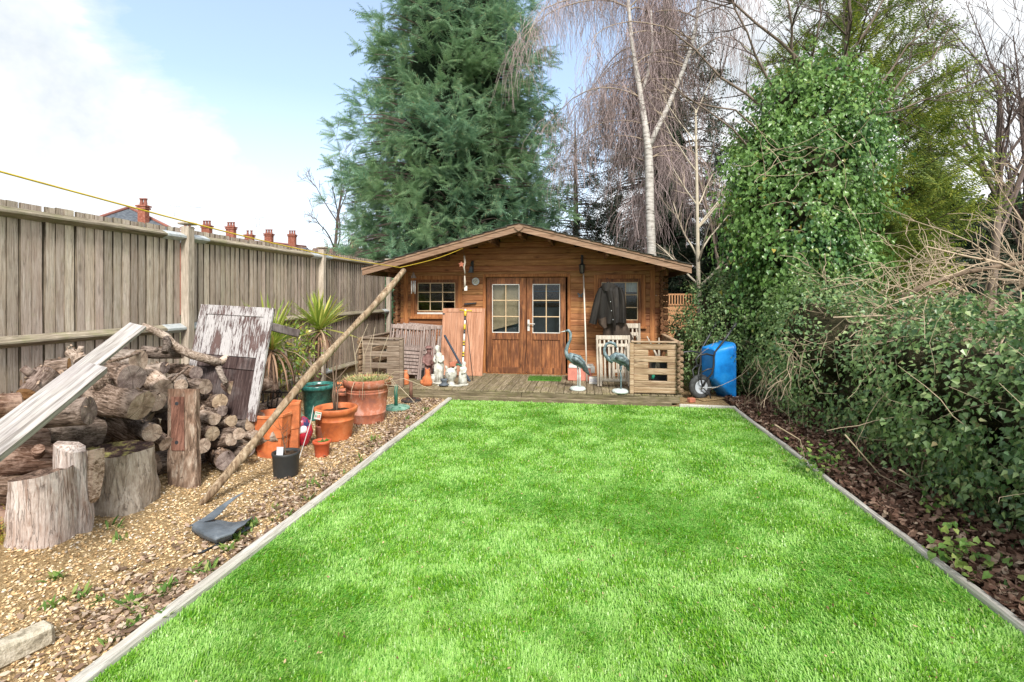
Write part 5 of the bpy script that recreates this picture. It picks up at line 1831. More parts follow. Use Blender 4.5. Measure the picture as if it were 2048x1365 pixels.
heron('heron', 'upright bronze heron statue with a straight raised neck and two pale legs', (g.x, g.y, ZK),
      ([L(1131, 665.5), L(1137, 664), L(1141, 669), L(1141, 682), L(1136, 693), L(1132.5, 704), L(1134, 713), L(1141, 719)], [.012, .026, .026, .021, .024, .029, .036, .05], L(1120, 668)),
      ([L(1137, 713), L(1145, 718), L(1155, 723), L(1165, 731), L(1170, 741)], [.05, .078, .092, .062, .02]),
      [[L(1155, 729, .02), L(1156, 750, .022), L(1156, 752, .022), L(1155.5, 779, .03)], [L(1159, 729, -.02), L(1160, 750, -.02), L(1160, 752, -.02), L(1160, 779, -.03)]])
g = yp(1241, 790, 7.83)
c2 = (1241, 787)
sc_ = 7.83 / 1000 * 1.005
K = lambda px, py, y_=0.0: L(px, py, y_, c2)
heron('heron', 'bronze heron statue with its neck bowed over, standing on one leg', (g.x, g.y, ZK),
      ([K(1234, 700), K(1230, 693), K(1222, 690), K(1214, 693), K(1210, 703), K(1211, 713), K(1217, 721), K(1227, 726)], [.012, .026, .024, .021, .023, .028, .036, .05], K(1235.5, 709)),
      ([K(1222, 722), K(1231, 718), K(1243, 722), K(1253, 730), K(1258, 741)], [.05, .080, .09, .06, .02]),
      [[K(1240, 730), K(1241, 745), K(1242, 757), K(1242, 784)], [K(1244, 730, -.02), K(1241.5, 744, -.02), K(1240.5, 740, -.03)]], feet=1)

# coat on a hanger --------------------------------------------------------
def coat_mat(name, a, b_, c_):
    m, nt, bb = base_mat(name, .6, .35)
    v, raw = coords(nt, (14, 14, 3.5), 0)
    n1 = nd(nt, 'ShaderNodeTexNoise', Vector=v, Scale=1.0, Detail=6, Roughness=.6).outputs[0]
    nt.links.new(ramp(nt, n1, [(.35, a), (.55, b_), (.72, c_)]), bb.inputs['Base Color'])
    bump(nt, bb, n1, .5, .02)
    return m


M['coat'] = coat_mat('waxed_dark_cloth', (.010, .0085, .0075), (.019, .016, .0135), (.040, .033, .027))
M['apron'] = coat_mat('brown_waxed_cloth', (.028, .019, .014), (.052, .036, .026), (.09, .064, .047))
YC = 9.0
t = thing('waxed_coat', 'dark waxed coat with a long brown skirt hanging from the right window frame', 'coat', yp(1215, 560, YC))


def drape(name, outline_l, outline_r, mat, y0, bulge, folds, ph, parent, nseg=14):
    """cloth hung between a left and a right outline (pixel pairs), front surface with folds and a back"""
    m_ = len(outline_l)
    vs = []
    for sgn in (1, -1):
        for i in range(m_):
            a, b_ = yp(*outline_l[i], y0), yp(*outline_r[i], y0)
            for k in range(nseg + 1):
                f = k / nseg
                p_ = a.lerp(b_, f)
                e = math.sin(math.pi * f) ** .6
                dep = bulge * e + .018 * math.sin(f * folds * 6.28 + ph + i * .25) * e * min(1, i / 2)
                p_.y += -dep if sgn > 0 else bulge * .3 * e
                vs.append(p_)
    w_ = nseg + 1
    fs = []
    for s_ in (0, 1):
        o_ = s_ * m_ * w_
        for i in range(m_ - 1):
            for k in range(nseg):
                q_ = (o_ + i * w_ + k, o_ + i * w_ + k + 1, o_ + (i + 1) * w_ + k + 1, o_ + (i + 1) * w_ + k)
                fs.append(q_[::-1] if s_ == 0 else q_)
    mb = MB().add(vs, fs, True)
    return mb.build(name, mat, parent, True, True)


drape('skirt', [(1206, 630), (1207, 650), (1206, 668), (1204, 680)], [(1246, 630), (1254, 650), (1262, 668), (1268, 680)], M['apron'], YC + .06, .07, 2.5, .4, t)
drape('body', [(1205, 570), (1198, 578), (1195, 595), (1194, 612), (1194, 630), (1198, 648)], [(1228, 568), (1240, 576), (1245, 595), (1247, 612), (1247, 630), (1240, 646)], M['coat'], YC, .09, 2.2, .0, t)
drape('sleeve', [(1198, 576), (1191, 590), (1185, 612), (1178, 646)], [(1206, 578), (1204, 592), (1201, 612), (1193, 650)], M['coat'], YC - .03, .06, 1.2, 1.0, t, 8)
drape('sleeve', [(1236, 576), (1236, 592), (1237, 612), (1236, 645)], [(1243, 574), (1250, 590), (1252, 612), (1253, 647)], M['coat'], YC - .03, .06, 1.2, 2.0, t, 8)
drape('collar', [(1207, 566), (1203, 572), (1206, 582)], [(1226, 566), (1232, 571), (1226, 584)], M['coat'], YC - .07, .04, 1.0, 0, t, 8)
drape('front_flap', [(1213, 582), (1216, 600), (1220, 625), (1226, 652), (1229, 662)], [(1226, 582), (1228, 600), (1230, 625), (1232, 652), (1231, 662)], M['coat'], YC - .10, .03, 1.0, 2.5, t, 8)
drape('cuff', [(1196, 640), (1198, 650), (1207, 658)], [(1212, 634), (1213, 644), (1214, 655)], M['apron'], YC - .09, .05, 1.0, 0.5, t, 8)
for (a, b_) in ((1221, 604), (1223, 622), (1226, 640)):
    p = yp(a, b_, YC - .15)
    MB().ball(p, .008, 8, 6).build('button', M['galv'], t, True, True)
hp = [yp(1206, 570, YC), yp(1217, 564, YC), yp(1228, 570, YC)]
MB().tube(hp, .008, 6).tube([yp(1217, 564, YC), yp(1217, 559, YC + .02), yp(1214, 556.5, YC + .06), yp(1212, 558, YC + .12)], .004, 6).build('hanger', M['black'], t, True, True)

# white pole leaning by the door, wall butterfly, boxes, mat -----------------
q0, q1 = yp(1174, 767, 8.72), yp(1167, 548, 9.36)
q0.z = ZK
o = MB().tube([q0 - q0, q1 - q0], .014, 8).build('white_pole', plain('cream_pole', (.68, .60, .52), .5))
o.location = q0
tag(o, 'tall cream pole leaning on the wall right of the door', 'pole')
p = yp(1161, 590, YF - .012)
t = thing('wall_butterfly', 'small grey metal butterfly fixed on the wall right of the door', 'wall ornament', p)
for s_ in (-1, 1):
    MB().prism([(0, 0, 0), (s_ * .05, -.012, .045), (s_ * .058, -.012, .01), (s_ * .03, -.008, -.005)], (0, .004, 0)).build('wing', M['slate'], t)
    MB().prism([(0, 0, -.004), (s_ * .03, -.008, -.009), (s_ * .042, -.01, -.04), (s_ * .012, -.005, -.05)], (0, .004, 0)).build('wing', M['slate'], t)
p = yp(1160, 763, 8.9)
t = thing('pink_crate', 'salmon pink box with a white lid behind the upright heron', 'box', (p.x, p.y, ZK))
M['salmon'] = plain('salmon_plastic', (.56, .21, .16), .6)
MB().box((0, 0, .11), (.42, .26, .22), ch=.008).build('body', M['salmon'], t)
MB().box((.02, 0, .243), (.43, .28, .045), ch=.008).build('lid', M['white'], t)
MB().box((.22, -.10, .20), (.07, .1, .11), ch=.004).build('paper', M['white'], t)
p = yp(1190, 768, 8.55)
t = thing('carton', 'small white carton beside the foot of the pale folding chair', 'carton', (p.x - .02, p.y, ZK), (0, 0, -.1))
MB().box((0, 0, .055), (.15, .10, .11), ch=.003).build('body', M['white'], t)
MB().box((0, -.052, .06), (.11, .002, .05)).build('printed_panel', plain('grey_print', (.52, .52, .56)), t)
p = yp(1090, 759, 8.85)
t = thing('doormat', 'green artificial grass doormat in front of the double door', 'doormat', (p.x, p.y, ZK))
MB().box((0, 0, .006), (.58, .36, .012), ch=.004).build('backing', M['turf_back'], t)
n = 5000
P = np.stack([NP.uniform(-.285, .285, n), NP.uniform(-.175, .175, n), np.full(n, .012)], -1)
V, F = scatter([(0, -.10, 0), (0, .10, 0), (1, 0, 0)], [(0, 1, 2)], P, frames(np.stack([NP.normal(0, .5, n), NP.normal(0, .5, n), np.ones(n)], -1)), NP.uniform(.02, .035, n))
mg = leafy('doormat_grass', [(0, (.05, .15, .02)), (.6, (.10, .25, .035)), (1, (.2, .34, .08))], .5, .3, .2)
tag(fast('mat_pile', V, F, mg, t, world=False), kind='stuff')
# sticks and bits behind the right balustrade
for i, (a, b_, lb) in enumerate((((1322, 700), (1294, 673), 'pale curved stick poking up behind the right balustrade'), ((1310, 700), (1318, 676), 'pale short curved stick behind the right balustrade, right of the longer one'))):
    q0, q1 = yp(a[0], a[1] + 50, 8.1), yp(*b_, 8.1)
    o = MB().tube([q0, q0.lerp(q1, .5) + Vector((.03, 0, .02)), q1], [.02, .018, .008], 8).build('bent_stick', M['chair_pale'], centre=True)
    tag(o, lb, 'stick')
p = yp(1320, 745, 8.25)
tag(MB().box((p.x, p.y, ZK + .25), (.3, .3, .5), ch=.02).build('dark_tub', M['blackpl'], centre=True), 'dark tub standing inside the right balustrade', 'tub')
p = yp(1306, 752, 8.02)
o = MB().tube([p + Vector((0, 0, .06)), p + Vector((.01, 0, 0)), p + Vector((-.01, 0, -.05))], [.02, .028, .02], 8, True, True, .4).build('green_bundle', plain('bright_green_twine', (.05, .42, .28)), centre=True)
tag(o, 'bright green twine bundle seen through a slot of the right balustrade', 'twine')

# on the wall --------------------------------------------------------------
p = yp(951.5, 563.5, YF - .004)
t = thing('thermometer', 'round white wall thermometer left of the double door', 'thermometer', p)
mr = Matrix.Rotation(R(90), 4, 'X')
MB().lathe([(0, 0), (.068, 0), (.070, .014), (.062, .024), (.058, .02), (0, .018)], 28, M=mr).build('case', M['white'], t)
MB().lathe([(.0, .0188), (.05, .0188), (.05, .0205), (0, .0205)], 28, M=mr).build('dial', plain('cream_dial', (.62, .60, .54)), t)
MB().lathe([(.058, .012), (.074, .010), (.074, .020), (.060, .026)], 28, M=mr, close=True).build('rim', M['galv'], t)
MB().box((.012, -.0225, .008), (.045, .002, .006), rot=(0, R(-40), 0)).build('needle', M['black'], t)
# bell on a bracket
p = yp(942, 545, YF - .16)
t = thing('wall_bell', 'dark bell on a scrolled bracket with a red pull cord, left of the door', 'bell', (p.x, YF, p.z))
MB().lathe([(0, .115), (.018, .11), (.03, .09), (.036, .05), (.045, .015), (.062, -.002), (.058, -.006), (.04, .01), (0, .03)], 18, (0, -.16, 0)).build('bell', M['slate'], t)
MB().tube([(0, -.002, .20), (0, -.06, .215), (0, -.13, .20), (0, -.16, .165), (0, -.16, .115)], .009, 6).tube([(0, -.004, .06), (0, -.05, .12), (0, -.12, .20)], .008, 6).box((0, -.006, .13), (.035, .010, .20)).build('bracket', M['black'], t)
MB().tube([(0, -.16, -.005), (.002, -.16, -.07), (-.004, -.16, -.15)], [.006, .005, .009], 6).build('pull_cord', M['brown_metal'], t)
# lantern on the right
p = yp(1164, 540, YF - .14)
t = thing('wall_lantern', 'dark carriage lantern on a bracket right of the double door', 'lantern', (p.x, YF, p.z))
MB().tube([(0, -.003, .22), (0, -.07, .235), (0, -.13, .21), (0, -.14, .15)], .010, 6).box((0, -.007, .16), (.045, .012, .24)).build('bracket', M['black'], t)
MB().lathe([(0, .155), (.012, .15), (.02, .125), (.066, .085), (.06, .08), (0, .08)], 6, (0, -.14, 0), False).build('cap', M['black'], t)
MB().lathe([(.050, .08), (.038, -.05), (0, -.05)], 6, (0, -.14, 0), False).build('pane', plain('smoky_glass', (.10, .09, .08), .15, .6), t)
for k in range(6):
    a = k * math.pi / 3
    MB().tube([(.053 * math.cos(a), -.14 + .053 * math.sin(a), .082), (.041 * math.cos(a), -.14 + .041 * math.sin(a), -.052)], .004, 4).build('bar', M['black'], t)
MB().lathe([(0, -.075), (.03, -.07), (.044, -.05), (0, -.045)], 6, (0, -.14, 0), False).build('foot', M['black'], t)
# driftwood mobile
YM = 8.78
p = yp(926, 496, YM)
t = thing('driftwood_mobile', 'hanging driftwood mobile with a starfish and a white tag under the gable', 'mobile', p)
MB().tube([yp(925, 494, YM), yp(927, 505, YM), yp(929, 514, YM)], .003, 5).tube([yp(929, 545, YM), yp(930, 560, YM)], .003, 5).build('string', M['twig'], t, True, True)
MB().tube([yp(928.5, 512, YM), yp(930, 525, YM), yp(928, 535, YM), yp(930, 548, YM)], [.014, .018, .014, .012], 8, True, True, .3, 2).build('driftwood', M['chair_pale'], t, True, True)
MB().tube([yp(929.5, 552, YM), yp(930, 565, YM), yp(929.5, 574, YM)], [.010, .018, .014], 8, True, True, .3, 4).build('driftwood', M['chair_pale'], t, True, True)
stf = []
c = yp(922.5, 529, YM - .02)
for k in range(10):
    a = math.pi / 2 + k * math.pi / 5
    r_ = .058 if k % 2 == 0 else .028
    stf.append(c + Vector((r_ * math.cos(a), 0, r_ * math.sin(a))))
MB().prism(stf, (0, .018, 0)).build('starfish', M['terra_old'], t, True, True)
MB().box(yp(931.5, 577, YM), (.055, .004, .085)).build('tag', M['white'], t, True, True)
# wind chime
YM = 9.0
p = yp(826.5, 545, YM)
t = thing('wind_chime', 'wind chime with a wooden triangle and white tubes left of the small window', 'wind chime', p)
MB().prism([yp(826.5, 544.5, YM), yp(832, 556.5, YM), yp(821, 556.5, YM)], (0, .03, 0)).build('triangle', M['chair_brown'], t, True, True)
for i, a in enumerate((823, 826.5, 830)):
    MB().tube([yp(a, 562, YM + .015), yp(a, 588 - 3 * (i == 1), YM + .015)], .010, 8).build('chime_tube', M['white'] if i != 1 else M['galv'], t, True, True)
    MB().tube([yp(a, 556, YM + .015), yp(a, 562, YM + .015)], .0015, 4).build('string', M['twig'], t, True, True)
MB().tube([yp(826.5, 544.5, YM + .015), yp(826.5, 533, YM + .02)], .0018, 4).build('string', M['twig'], t, True, True)

# ================================================================== WHEELBARROW
# stands on its wheel and nose, tray opening towards the hedge
M['blue'] = mottled('bright_blue_plastic', ((.008, .155, .52), (.012, .25, .74), (.03, .31, .80)), 3, .35, .5, .02)
M['tyre'] = mottled('grey_black_tyre', ((.03, .032, .034), (.055, .058, .06), (.09, .095, .1)), 18, .8, .3, .3)
M['hub'] = plain('pale_grey_hub', (.42, .46, .51), .45)
g = gp(1402, 802)
wb = thing('wheelbarrow', 'bright blue wheelbarrow stood up on its wheel against the hedge', 'wheelbarrow', (g.x + .02, g.y + .15, 0), (0, 0, R(22)))
# local axes: x = from the tyre towards the tray rim, z up, y across
W2 = .235
mb = MB()
# tray: outer floor side at x=.10..  rim plane at x=.52
rim = [(.45, -W2, .0), (.45, W2, .0), (.45, W2, .88), (.45, -W2, .88)]
flo = [(.155, -W2 * .74, .30), (.155, W2 * .74, .30), (.15, W2 * .82, .82), (.15, -W2 * .82, .82)]


def rrect(q, r_, k=4):
    """rounded quad loop"""
    q = [Vector(p_) for p_ in q]
    out = []
    for i in range(4):
        p0, p1, p2 = q[i - 1], q[i], q[(i + 1) % 4]
        a = p1 + (p0 - p1).normalized() * r_
        b_ = p1 + (p2 - p1).normalized() * r_
        for j in range(k + 1):
            f = j / k
            out.append(a * (1 - f) ** 2 + p1 * 2 * f * (1 - f) + b_ * f * f)
    return out


def lerpq(f):
    return [Vector(a).lerp(Vector(b_), f) for a, b_ in zip(rim, flo)]


loops = []
for f, r_, ex in ((1.0, .05, .12), (1.0, .09, .0), (.93, .11, 0), (.5, .09, 0), (.06, .09, 0), (.0, .09, 0)):
    q = lerpq(f)
    if ex:
        c = sum(q, Vector()) / 4
        q = [c + (p_ - c) * (1 - ex) + Vector((-.012, 0, 0)) for p_ in q]
    loops.append(rrect(q, r_))
c = sum([Vector(p_) for p_ in rim], Vector()) / 4
lip = [c + (p_ - c) * 1.045 for p_ in loops[-1]]
lip2 = [p_ + Vector((.022, 0, 0)) for p_ in lip]
inn = [p_ + Vector((.016, 0, 0)) for p_ in [c + (p2 - c) * .985 for p2 in loops[-1]]]
deep = [Vector((p_.x + .02, p_.y * .95, .5 + (p_.z - .5) * .95)) for p_ in loops[2]]
allv = loops + [lip, lip2, inn, deep]
k = len(loops[0])
vs = [v for l_ in allv for v in l_]
fs = [(i * k + j, i * k + (j + 1) % k, (i + 1) * k + (j + 1) % k, (i + 1) * k + j) for i in range(len(allv) - 1) for j in range(k)]
mb.add(vs, fs, True)
mb.add(loops[0], [tuple(range(k))])
mb.add(deep, [tuple(range(k))])
mb.build('tray', M['blue'], wb)
for s_ in (-1, 1):
    y_ = s_ * .17
    MB().tube([(.0, s_ * .065, .195), (.03, s_ * .10, .30), (.09, y_, .42), (.125, y_, .55), (.125, y_, .68), (.14, y_ * 1.05, .76), (.30, y_ * 1.25, .96), (.42, y_ * 1.35, 1.13)], .0155, 10).build('handle', M['black'], wb)
    MB().tube([(.40, y_ * 1.335, 1.10), (.475, y_ * 1.40, 1.205)], .02, 10).build('grip', M['blackpl'], wb)
    MB().tube([(.13, y_, .70), (-.02, y_ * 1.15, .735), (-.16, y_ * 1.2, .72), (-.215, y_ * 1.2, .655), (-.205, y_ * 1.2, .58), (-.15, y_ * 1.2, .555)], .0145, 10).build('leg', M['black'], wb)
    MB().tube([(.115, y_, .50), (.02, y_ * .95, .49), (-.06, s_ * .12, .44), (-.05, s_ * .095, .33), (.0, s_ * .062, .19)], .012, 8).build('brace', M['black'], wb)
    MB().tube([(.0, s_ * .07, .19), (.10, s_ * .10, .09), (.13, s_ * .09, -.0)], .011, 8).build('nose_bar', M['black'], wb)
MB().tube([(.0, -.10, .193), (.0, .10, .193)], .010, 8).build('axle', M['galv'], wb)
MB().tube([(.0, -.09, .193), (.30, -.12, .195)], .006, 6).build('stay', M['galv'], wb)
wh = thing('wheel', None, None)
wh.parent = wb
wh.location = (0, 0, .193)
tv = MB()
n, m_ = 36, 12
vs = []
for i in range(n):
    a = 2 * math.pi * i / n
    for j in range(m_):
        b_ = 2 * math.pi * j / m_
        rr = .143 + .05 * math.cos(b_) + (.004 if (i % 2 == 0 and abs(math.sin(b_)) < .8 and math.cos(b_) > 0) else 0)
        vs.append((rr * math.cos(a), .047 * math.sin(b_), rr * math.sin(a)))
tv.add(vs, [(i * m_ + j, i * m_ + (j + 1) % m_, ((i + 1) % n) * m_ + (j + 1) % m_, ((i + 1) % n) * m_ + j) for i in range(n) for j in range(m_)], True)
tv.build('tyre', M['tyre'], wh)
MB().lathe([(0, -.035), (.03, -.038), (.035, -.022), (.075, -.016), (.10, -.034), (.112, -.034), (.112, .034), (.10, .034), (.075, .016), (.035, .022), (.03, .038), (0, .035)], 28, M=mr).build('rim', M['hub'], wh)
# small brick bits by the barrow
for i, (px, py, lb) in enumerate(((1384, 806, 'small rusty brick piece beside the barrow wheel'), (1420, 800, 'flat sandy slab under the wheelbarrow'))):
    b = gp(px, py)
    o = MB().box((0, 0, .03 if i == 0 else .008), (.11, .08, .07) if i == 0 else (.5, .35, .02), ch=.01).build('brick_piece' if i == 0 else 'slab', M['terra_old'] if i == 0 else M['gravel_bed'])
    o.location = b + Vector((0, .05 if i == 0 else .12, 0))
    o.rotation_euler = (0, 0, .5)
    tag(o, lb, 'brick' if i == 0 else 'slab')
# ================================================================== GRASS, GRAVEL, LITTER (what nobody could count)
def grass_blades():
    n = 232000
    # more blades where the camera is near
    u = NP.random(n)
    Y = 1.55 * (7.6 / 1.55) ** (u ** 1.25)
    X = NP.uniform(KX0 + .01, KX1 - .012, n)
    keep = np.abs(X + .148 * Y) < 1.12 * Y + .2
    X, Y = X[keep], Y[keep]
    n = len(X)
    # lie of the pile: brushed one way and another in drifts
    fld = np.array([(noise.noise(Vector((x * .9, y * .9, 3))), noise.noise(Vector((x * 1.9 + 9, y * 1.9, 8))), noise.noise(Vector((x * 3.1, y * 3.1, 21)))) for x, y in
                    zip(np.repeat(np.arange(-22, 23) * .1, 78), np.tile(np.arange(0, 78) * .1, 45))]).reshape(45, 78, 3)
    ix = np.clip(((X + 2.2) / .1).astype(int), 0, 44)
    iy = np.clip((Y / .1).astype(int), 0, 77)
    f = fld[ix, iy]
    ang = 4.2 * f[:, 0] + 2.4 * f[:, 1] + NP.normal(0, .9, n) + 1.2
    tilt = np.clip(.80 + .5 * f[:, 2] + NP.normal(0, .32, n), .1, 1.35)
    d = np.stack([np.cos(ang) * np.sin(tilt), np.sin(ang) * np.sin(tilt), np.cos(tilt)], -1)
    side = nrm(np.cross(d, np.array([0, 0, 1.0])))
    L = NP.uniform(.018, .036, n)
    wd = (.0011 + .00042 * Y)[:, None] * side * NP.uniform(.8, 1.3, n)[:, None]
    B = np.stack([X, Y, np.zeros(n)], -1)
    mid = B + d * L[:, None] * .55 + np.array([0, 0, .004])
    tip = B + d * L[:, None] * 1.0 - np.array([0, 0, 1.0]) * (.20 * L * tilt)[:, None]
    tip[:, 2] = np.maximum(tip[:, 2], .006)
    V = np.stack([B - wd, B + wd, mid + wd, mid - wd, tip], 1).reshape(-1, 3)
    i = np.arange(n)[:, None] * 5
    F = np.concatenate([i + np.array([0, 1, 2]), i + np.array([0, 2, 3]), i + np.array([3, 2, 4])])
    tag(fast('lawn_grass', V, F, M['grass']), kind='stuff')


grass_blades()
OCT_V = [(1, 0, 0), (-.9, .1, 0), (.1, .8, 0), (0, -.75, .05), (.1, 0, .55), (0, .1, -.5)]
OCT_F = [(0, 2, 4), (2, 1, 4), (1, 3, 4), (3, 0, 4), (2, 0, 5), (1, 2, 5), (3, 1, 5), (0, 3, 5)]


def gravel():
    n = 30000
    u = NP.random(n)
    Y = 1.6 + 6.8 * u ** 1.5
    X = NP.uniform(-4.6, KX0 - .08, n)
    keep = (np.abs(X + .148 * Y) < 1.14 * Y + .2) & ~((X < -4.0) & (Y < 5.5))
    X, Y = X[keep], Y[keep]
    Z = np.array([mound(x, y) for x, y in zip(X, Y)])
    n = len(X)
    P = np.stack([X, Y, Z + NP.uniform(-.002, .010, n)], -1)
    d = np.stack([NP.normal(size=n), NP.normal(size=n), NP.normal(0, .3, n)], -1)
    up = np.stack([NP.normal(0, .35, n), NP.normal(0, .35, n), np.ones(n)], -1)
    s = NP.uniform(.006, .0155, n)
    V, F = scatter(OCT_V, OCT_F, P, frames(d, up=up), np.stack([s, s * NP.uniform(.6, 1, n), s * NP.uniform(.6, 1.1, n)], -1))
    tag(fast('gravel', V, F, M['stone']), kind='stuff')


gravel()
LEAF_V = [(-.5, 0, .04), (-.1, -.26, .0), (-.1, .26, .03), (.3, -.16, .05), (.3, .16, .0), (.55, 0, .09)]
LEAF_F = [(0, 1, 2), (1, 3, 2), (3, 4, 2), (3, 5, 4)]


def litter(name, n, fx_, mat, s0, s1, zf, flat=.3):
    pts = []
    while len(pts) < n:
        p = fx_()
        if p is not None:
            pts.append(p)
    P = np.array([(x, y, zf(x, y)) for x, y in pts])
    d = np.stack([NP.normal(size=n), NP.normal(size=n), NP.normal(0, flat, n)], -1)
    up = np.stack([NP.normal(0, flat * 1.3, n), NP.normal(0, flat * 1.3, n), np.ones(n)], -1)
    V, F = scatter(LEAF_V, LEAF_F, P, frames(d, up=up), NP.uniform(s0, s1, n))
    return tag(fast(name, V, F, mat), kind='stuff')


def strip_left():
    y = 1.6 + 6.0 * rnd.random() ** 1.25
    x = KX0 - .09 - abs(rnd.gauss(0, .26))
    if noise.noise(Vector((x * 2.2, y * 1.4, 5))) < -.12 and rnd.random() < .8:
        return None
    return (x, y) if x > -4.4 else None


litter('leaf_litter', 2800, strip_left, M['litter'], .018, .055, lambda x, y: mound(x, y) + .012 + .012 * rnd.random())


def far_left():
    x, y = rnd.uniform(-4.5, -2.2), rnd.uniform(4.6, 9.2)
    return (x, y)


litter('leaf_litter', 1300, far_left, M['litter'], .02, .06, lambda x, y: mound(x, y) + .014 + .01 * rnd.random())


def right_bed():
    return KX1 + .05 + 1.0 * rnd.random() ** 1.2, 1.9 + 6.4 * rnd.random() ** 1.2


litter('fallen_leaves', 13000, right_bed, M['dead_leaf'], .025, .075, lambda x, y: .02 + .05 * rnd.random() + .03 * max(0, min(1, (x - 2.2) / .8)), .5)


def on_lawn():
    return rnd.uniform(KX0 + .05, KX1 - .05), 1.7 + 5.9 * rnd.random() ** 1.3


litter('leaf_bits', 650, on_lawn, leafy('lawn_leaf_bits', [(0, (.05, .035, .02)), (.35, (.16, .09, .045)), (.6, (.34, .23, .13)), (1, (.48, .36, .22))], .8, .2, 0), .007, .022, lambda x, y: .030 + .006 * rnd.random())


def weeds():
    parts = []
    spots = [(gp(rnd.uniform(60, 560), rnd.uniform(1000, 1340)), 9) for _ in range(16)]
    spots += [(Vector((KX0 - .10 - abs(rnd.gauss(0, .12)), rnd.uniform(1.9, 7.2), 0)), 8) for _ in range(34)]
    spots += [(gp(262, 1212), 40), (gp(110, 1160), 22), (gp(330, 1190), 30), (gp(500, 1055), 40), (gp(470, 1080), 30), (gp(655, 990), 30), (gp(820, 860), 20)]
    spots += [(Vector((KX1 + .1 + .6 * rnd.random(), rnd.uniform(2.4, 7.5), .03)), 7) for _ in range(46)]
    for c, k in spots:
        if KX0 - .03 < c.x < KX1 + .03:
            continue
        P = np.array([(c.x + rnd.gauss(0, .018), c.y + rnd.gauss(0, .018), (mound(c.x, c.y) if c.x < 0 else .03)) for _ in range(k)])
        d = np.stack([NP.normal(0, .8, k), NP.normal(0, .8, k), np.ones(k) * .8], -1)
        parts.append(scatter([(0, -.05, 0), (0, .05, 0), (.55, -.12, .06), (.55, .12, .06), (1, 0, -.05)], [(0, 1, 3), (0, 3, 2), (2, 3, 4)], P, frames(d, up=np.tile([0, 0, 1.0], (k, 1))), NP.uniform(.03, .085, k)))
    V, F = join(parts)
    tag(fast('weeds', V, F, M['sprout']), kind='stuff')


weeds()

# ================================================================== PLANTS
IVY_V = [(.06, 0, 0), (-.04, -.30, .02), (.34, -.40, .07), (1.0, 0, -.16), (.34, .40, .07), (-.04, .30, .02), (.36, 0, -.04)]
IVY_F = [(0, 1, 6), (1, 2, 6), (2, 3, 6), (3, 4, 6), (4, 5, 6), (5, 0, 6)]
SML_V = [(0, 0, 0), (.22, -.38, .05), (1.0, 0, -.12), (.22, .38, .05), (.34, 0, -.05)]
SML_F = [(0, 1, 4), (1, 2, 4), (2, 3, 4), (3, 0, 4)]


def ivy(blobs, n, s0, s1, mat, parent, depth=.22, name='foliage', hang=.9, clump=.10, tmpl=(IVY_V, IVY_F), per=13, csz=.085):
    """leaves in hanging clusters over the outside of overlapping blobs (cx,cy,cz,rx,ry,rz)"""
    B = np.array(blobs, float)
    area = B[:, 3] * B[:, 5]
    area = area * (1 + 1.6 * np.clip(5.2 - B[:, 1], 0, 2.2)) * np.where((B[:, 1] > 8.4) & (B[:, 2] < 1.5), 2.2, 1.0)
    area = area / area.sum()
    nc = max(20, n // per)
    got, out_p, out_n = 0, [], []
    while got < nc:
        k = nc * 2
        bi = NP.choice(len(B), k, p=area)
        v = nrm(NP.normal(size=(k, 3)))
        b = B[bi]
        w_ = np.array([noise.noise(Vector(tuple(q_))) for q_ in (v * 2.1 + b[:, :3])])
        w2 = np.array([noise.noise(Vector(tuple(q_))) for q_ in (v * 5.3 + b[:, :3] * 1.7)])
        sc_ = 1 + clump * 1.5 * w_ + clump * 1.3 * w2 - NP.exponential(depth, k).clip(0, .7) * .5
        P = b[:, :3] + v * b[:, 3:] * sc_[:, None]
        inside = np.zeros(k, bool)
        for j, q_ in enumerate(B):
            e = (((P - q_[:3]) / q_[3:]) ** 2).sum(1)
            inside |= (e < .5) & (bi != j)
        ok = ~inside & (P[:, 2] > .05)
        out_p.append(P[ok])
        out_n.append(nrm(v / b[:, 3:])[ok])
        got += ok.sum()
    C = np.concatenate(out_p)[:nc]
    CN = np.concatenate(out_n)[:nc]
    m_ = n // nc
    f = NP.random((nc, m_, 1))                       # 0 at the shoot, 1 at its hanging end
    size = NP.uniform(.6, 1.5, (nc, 1, 1)) * csz
    P = C[:, None] + CN[:, None] * size * (.2 + 1.3 * np.sqrt(f)) + np.array([0, 0, -1.0]) * size * (1.9 * f ** 1.5 - .5) + NP.normal(size=(nc, m_, 3)) * size * .62
    N_ = np.repeat(CN, m_, 0)
    P = P.reshape(-1, 3)
    n = len(P)
    keep = P[:, 2] > .015
    up = N_ * .9 + NP.normal(0, .38, (n, 3)) + np.array([0, 0, .55])
    d = N_ * .5 + np.array([0, 0, -hang]) + NP.normal(0, .5, (n, 3))
    V, F = scatter(tmpl[0], tmpl[1], P[keep], frames(d[keep], up=up[keep]), (s0 + (s1 - s0) * NP.beta(1.6, 2.2, n))[keep])
    return fast(name, V, F, mat, parent), C, CN


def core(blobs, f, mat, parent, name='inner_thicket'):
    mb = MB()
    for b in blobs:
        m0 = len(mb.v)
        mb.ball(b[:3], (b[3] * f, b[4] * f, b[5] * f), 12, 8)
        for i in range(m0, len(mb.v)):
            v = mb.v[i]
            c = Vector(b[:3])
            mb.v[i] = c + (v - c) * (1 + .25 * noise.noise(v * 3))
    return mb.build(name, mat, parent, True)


def wander(p, d, L, n, jit, up=0.0, q=rnd):
    p, d = Vector(p), Vector(d).normalized()
    out = [p]
    for i in range(n - 1):
        d = (d + Vector((q.gauss(0, jit), q.gauss(0, jit), q.gauss(0, jit) + up))).normalized()
        p = p + d * L / (n - 1)
        out.append(p)
    return out


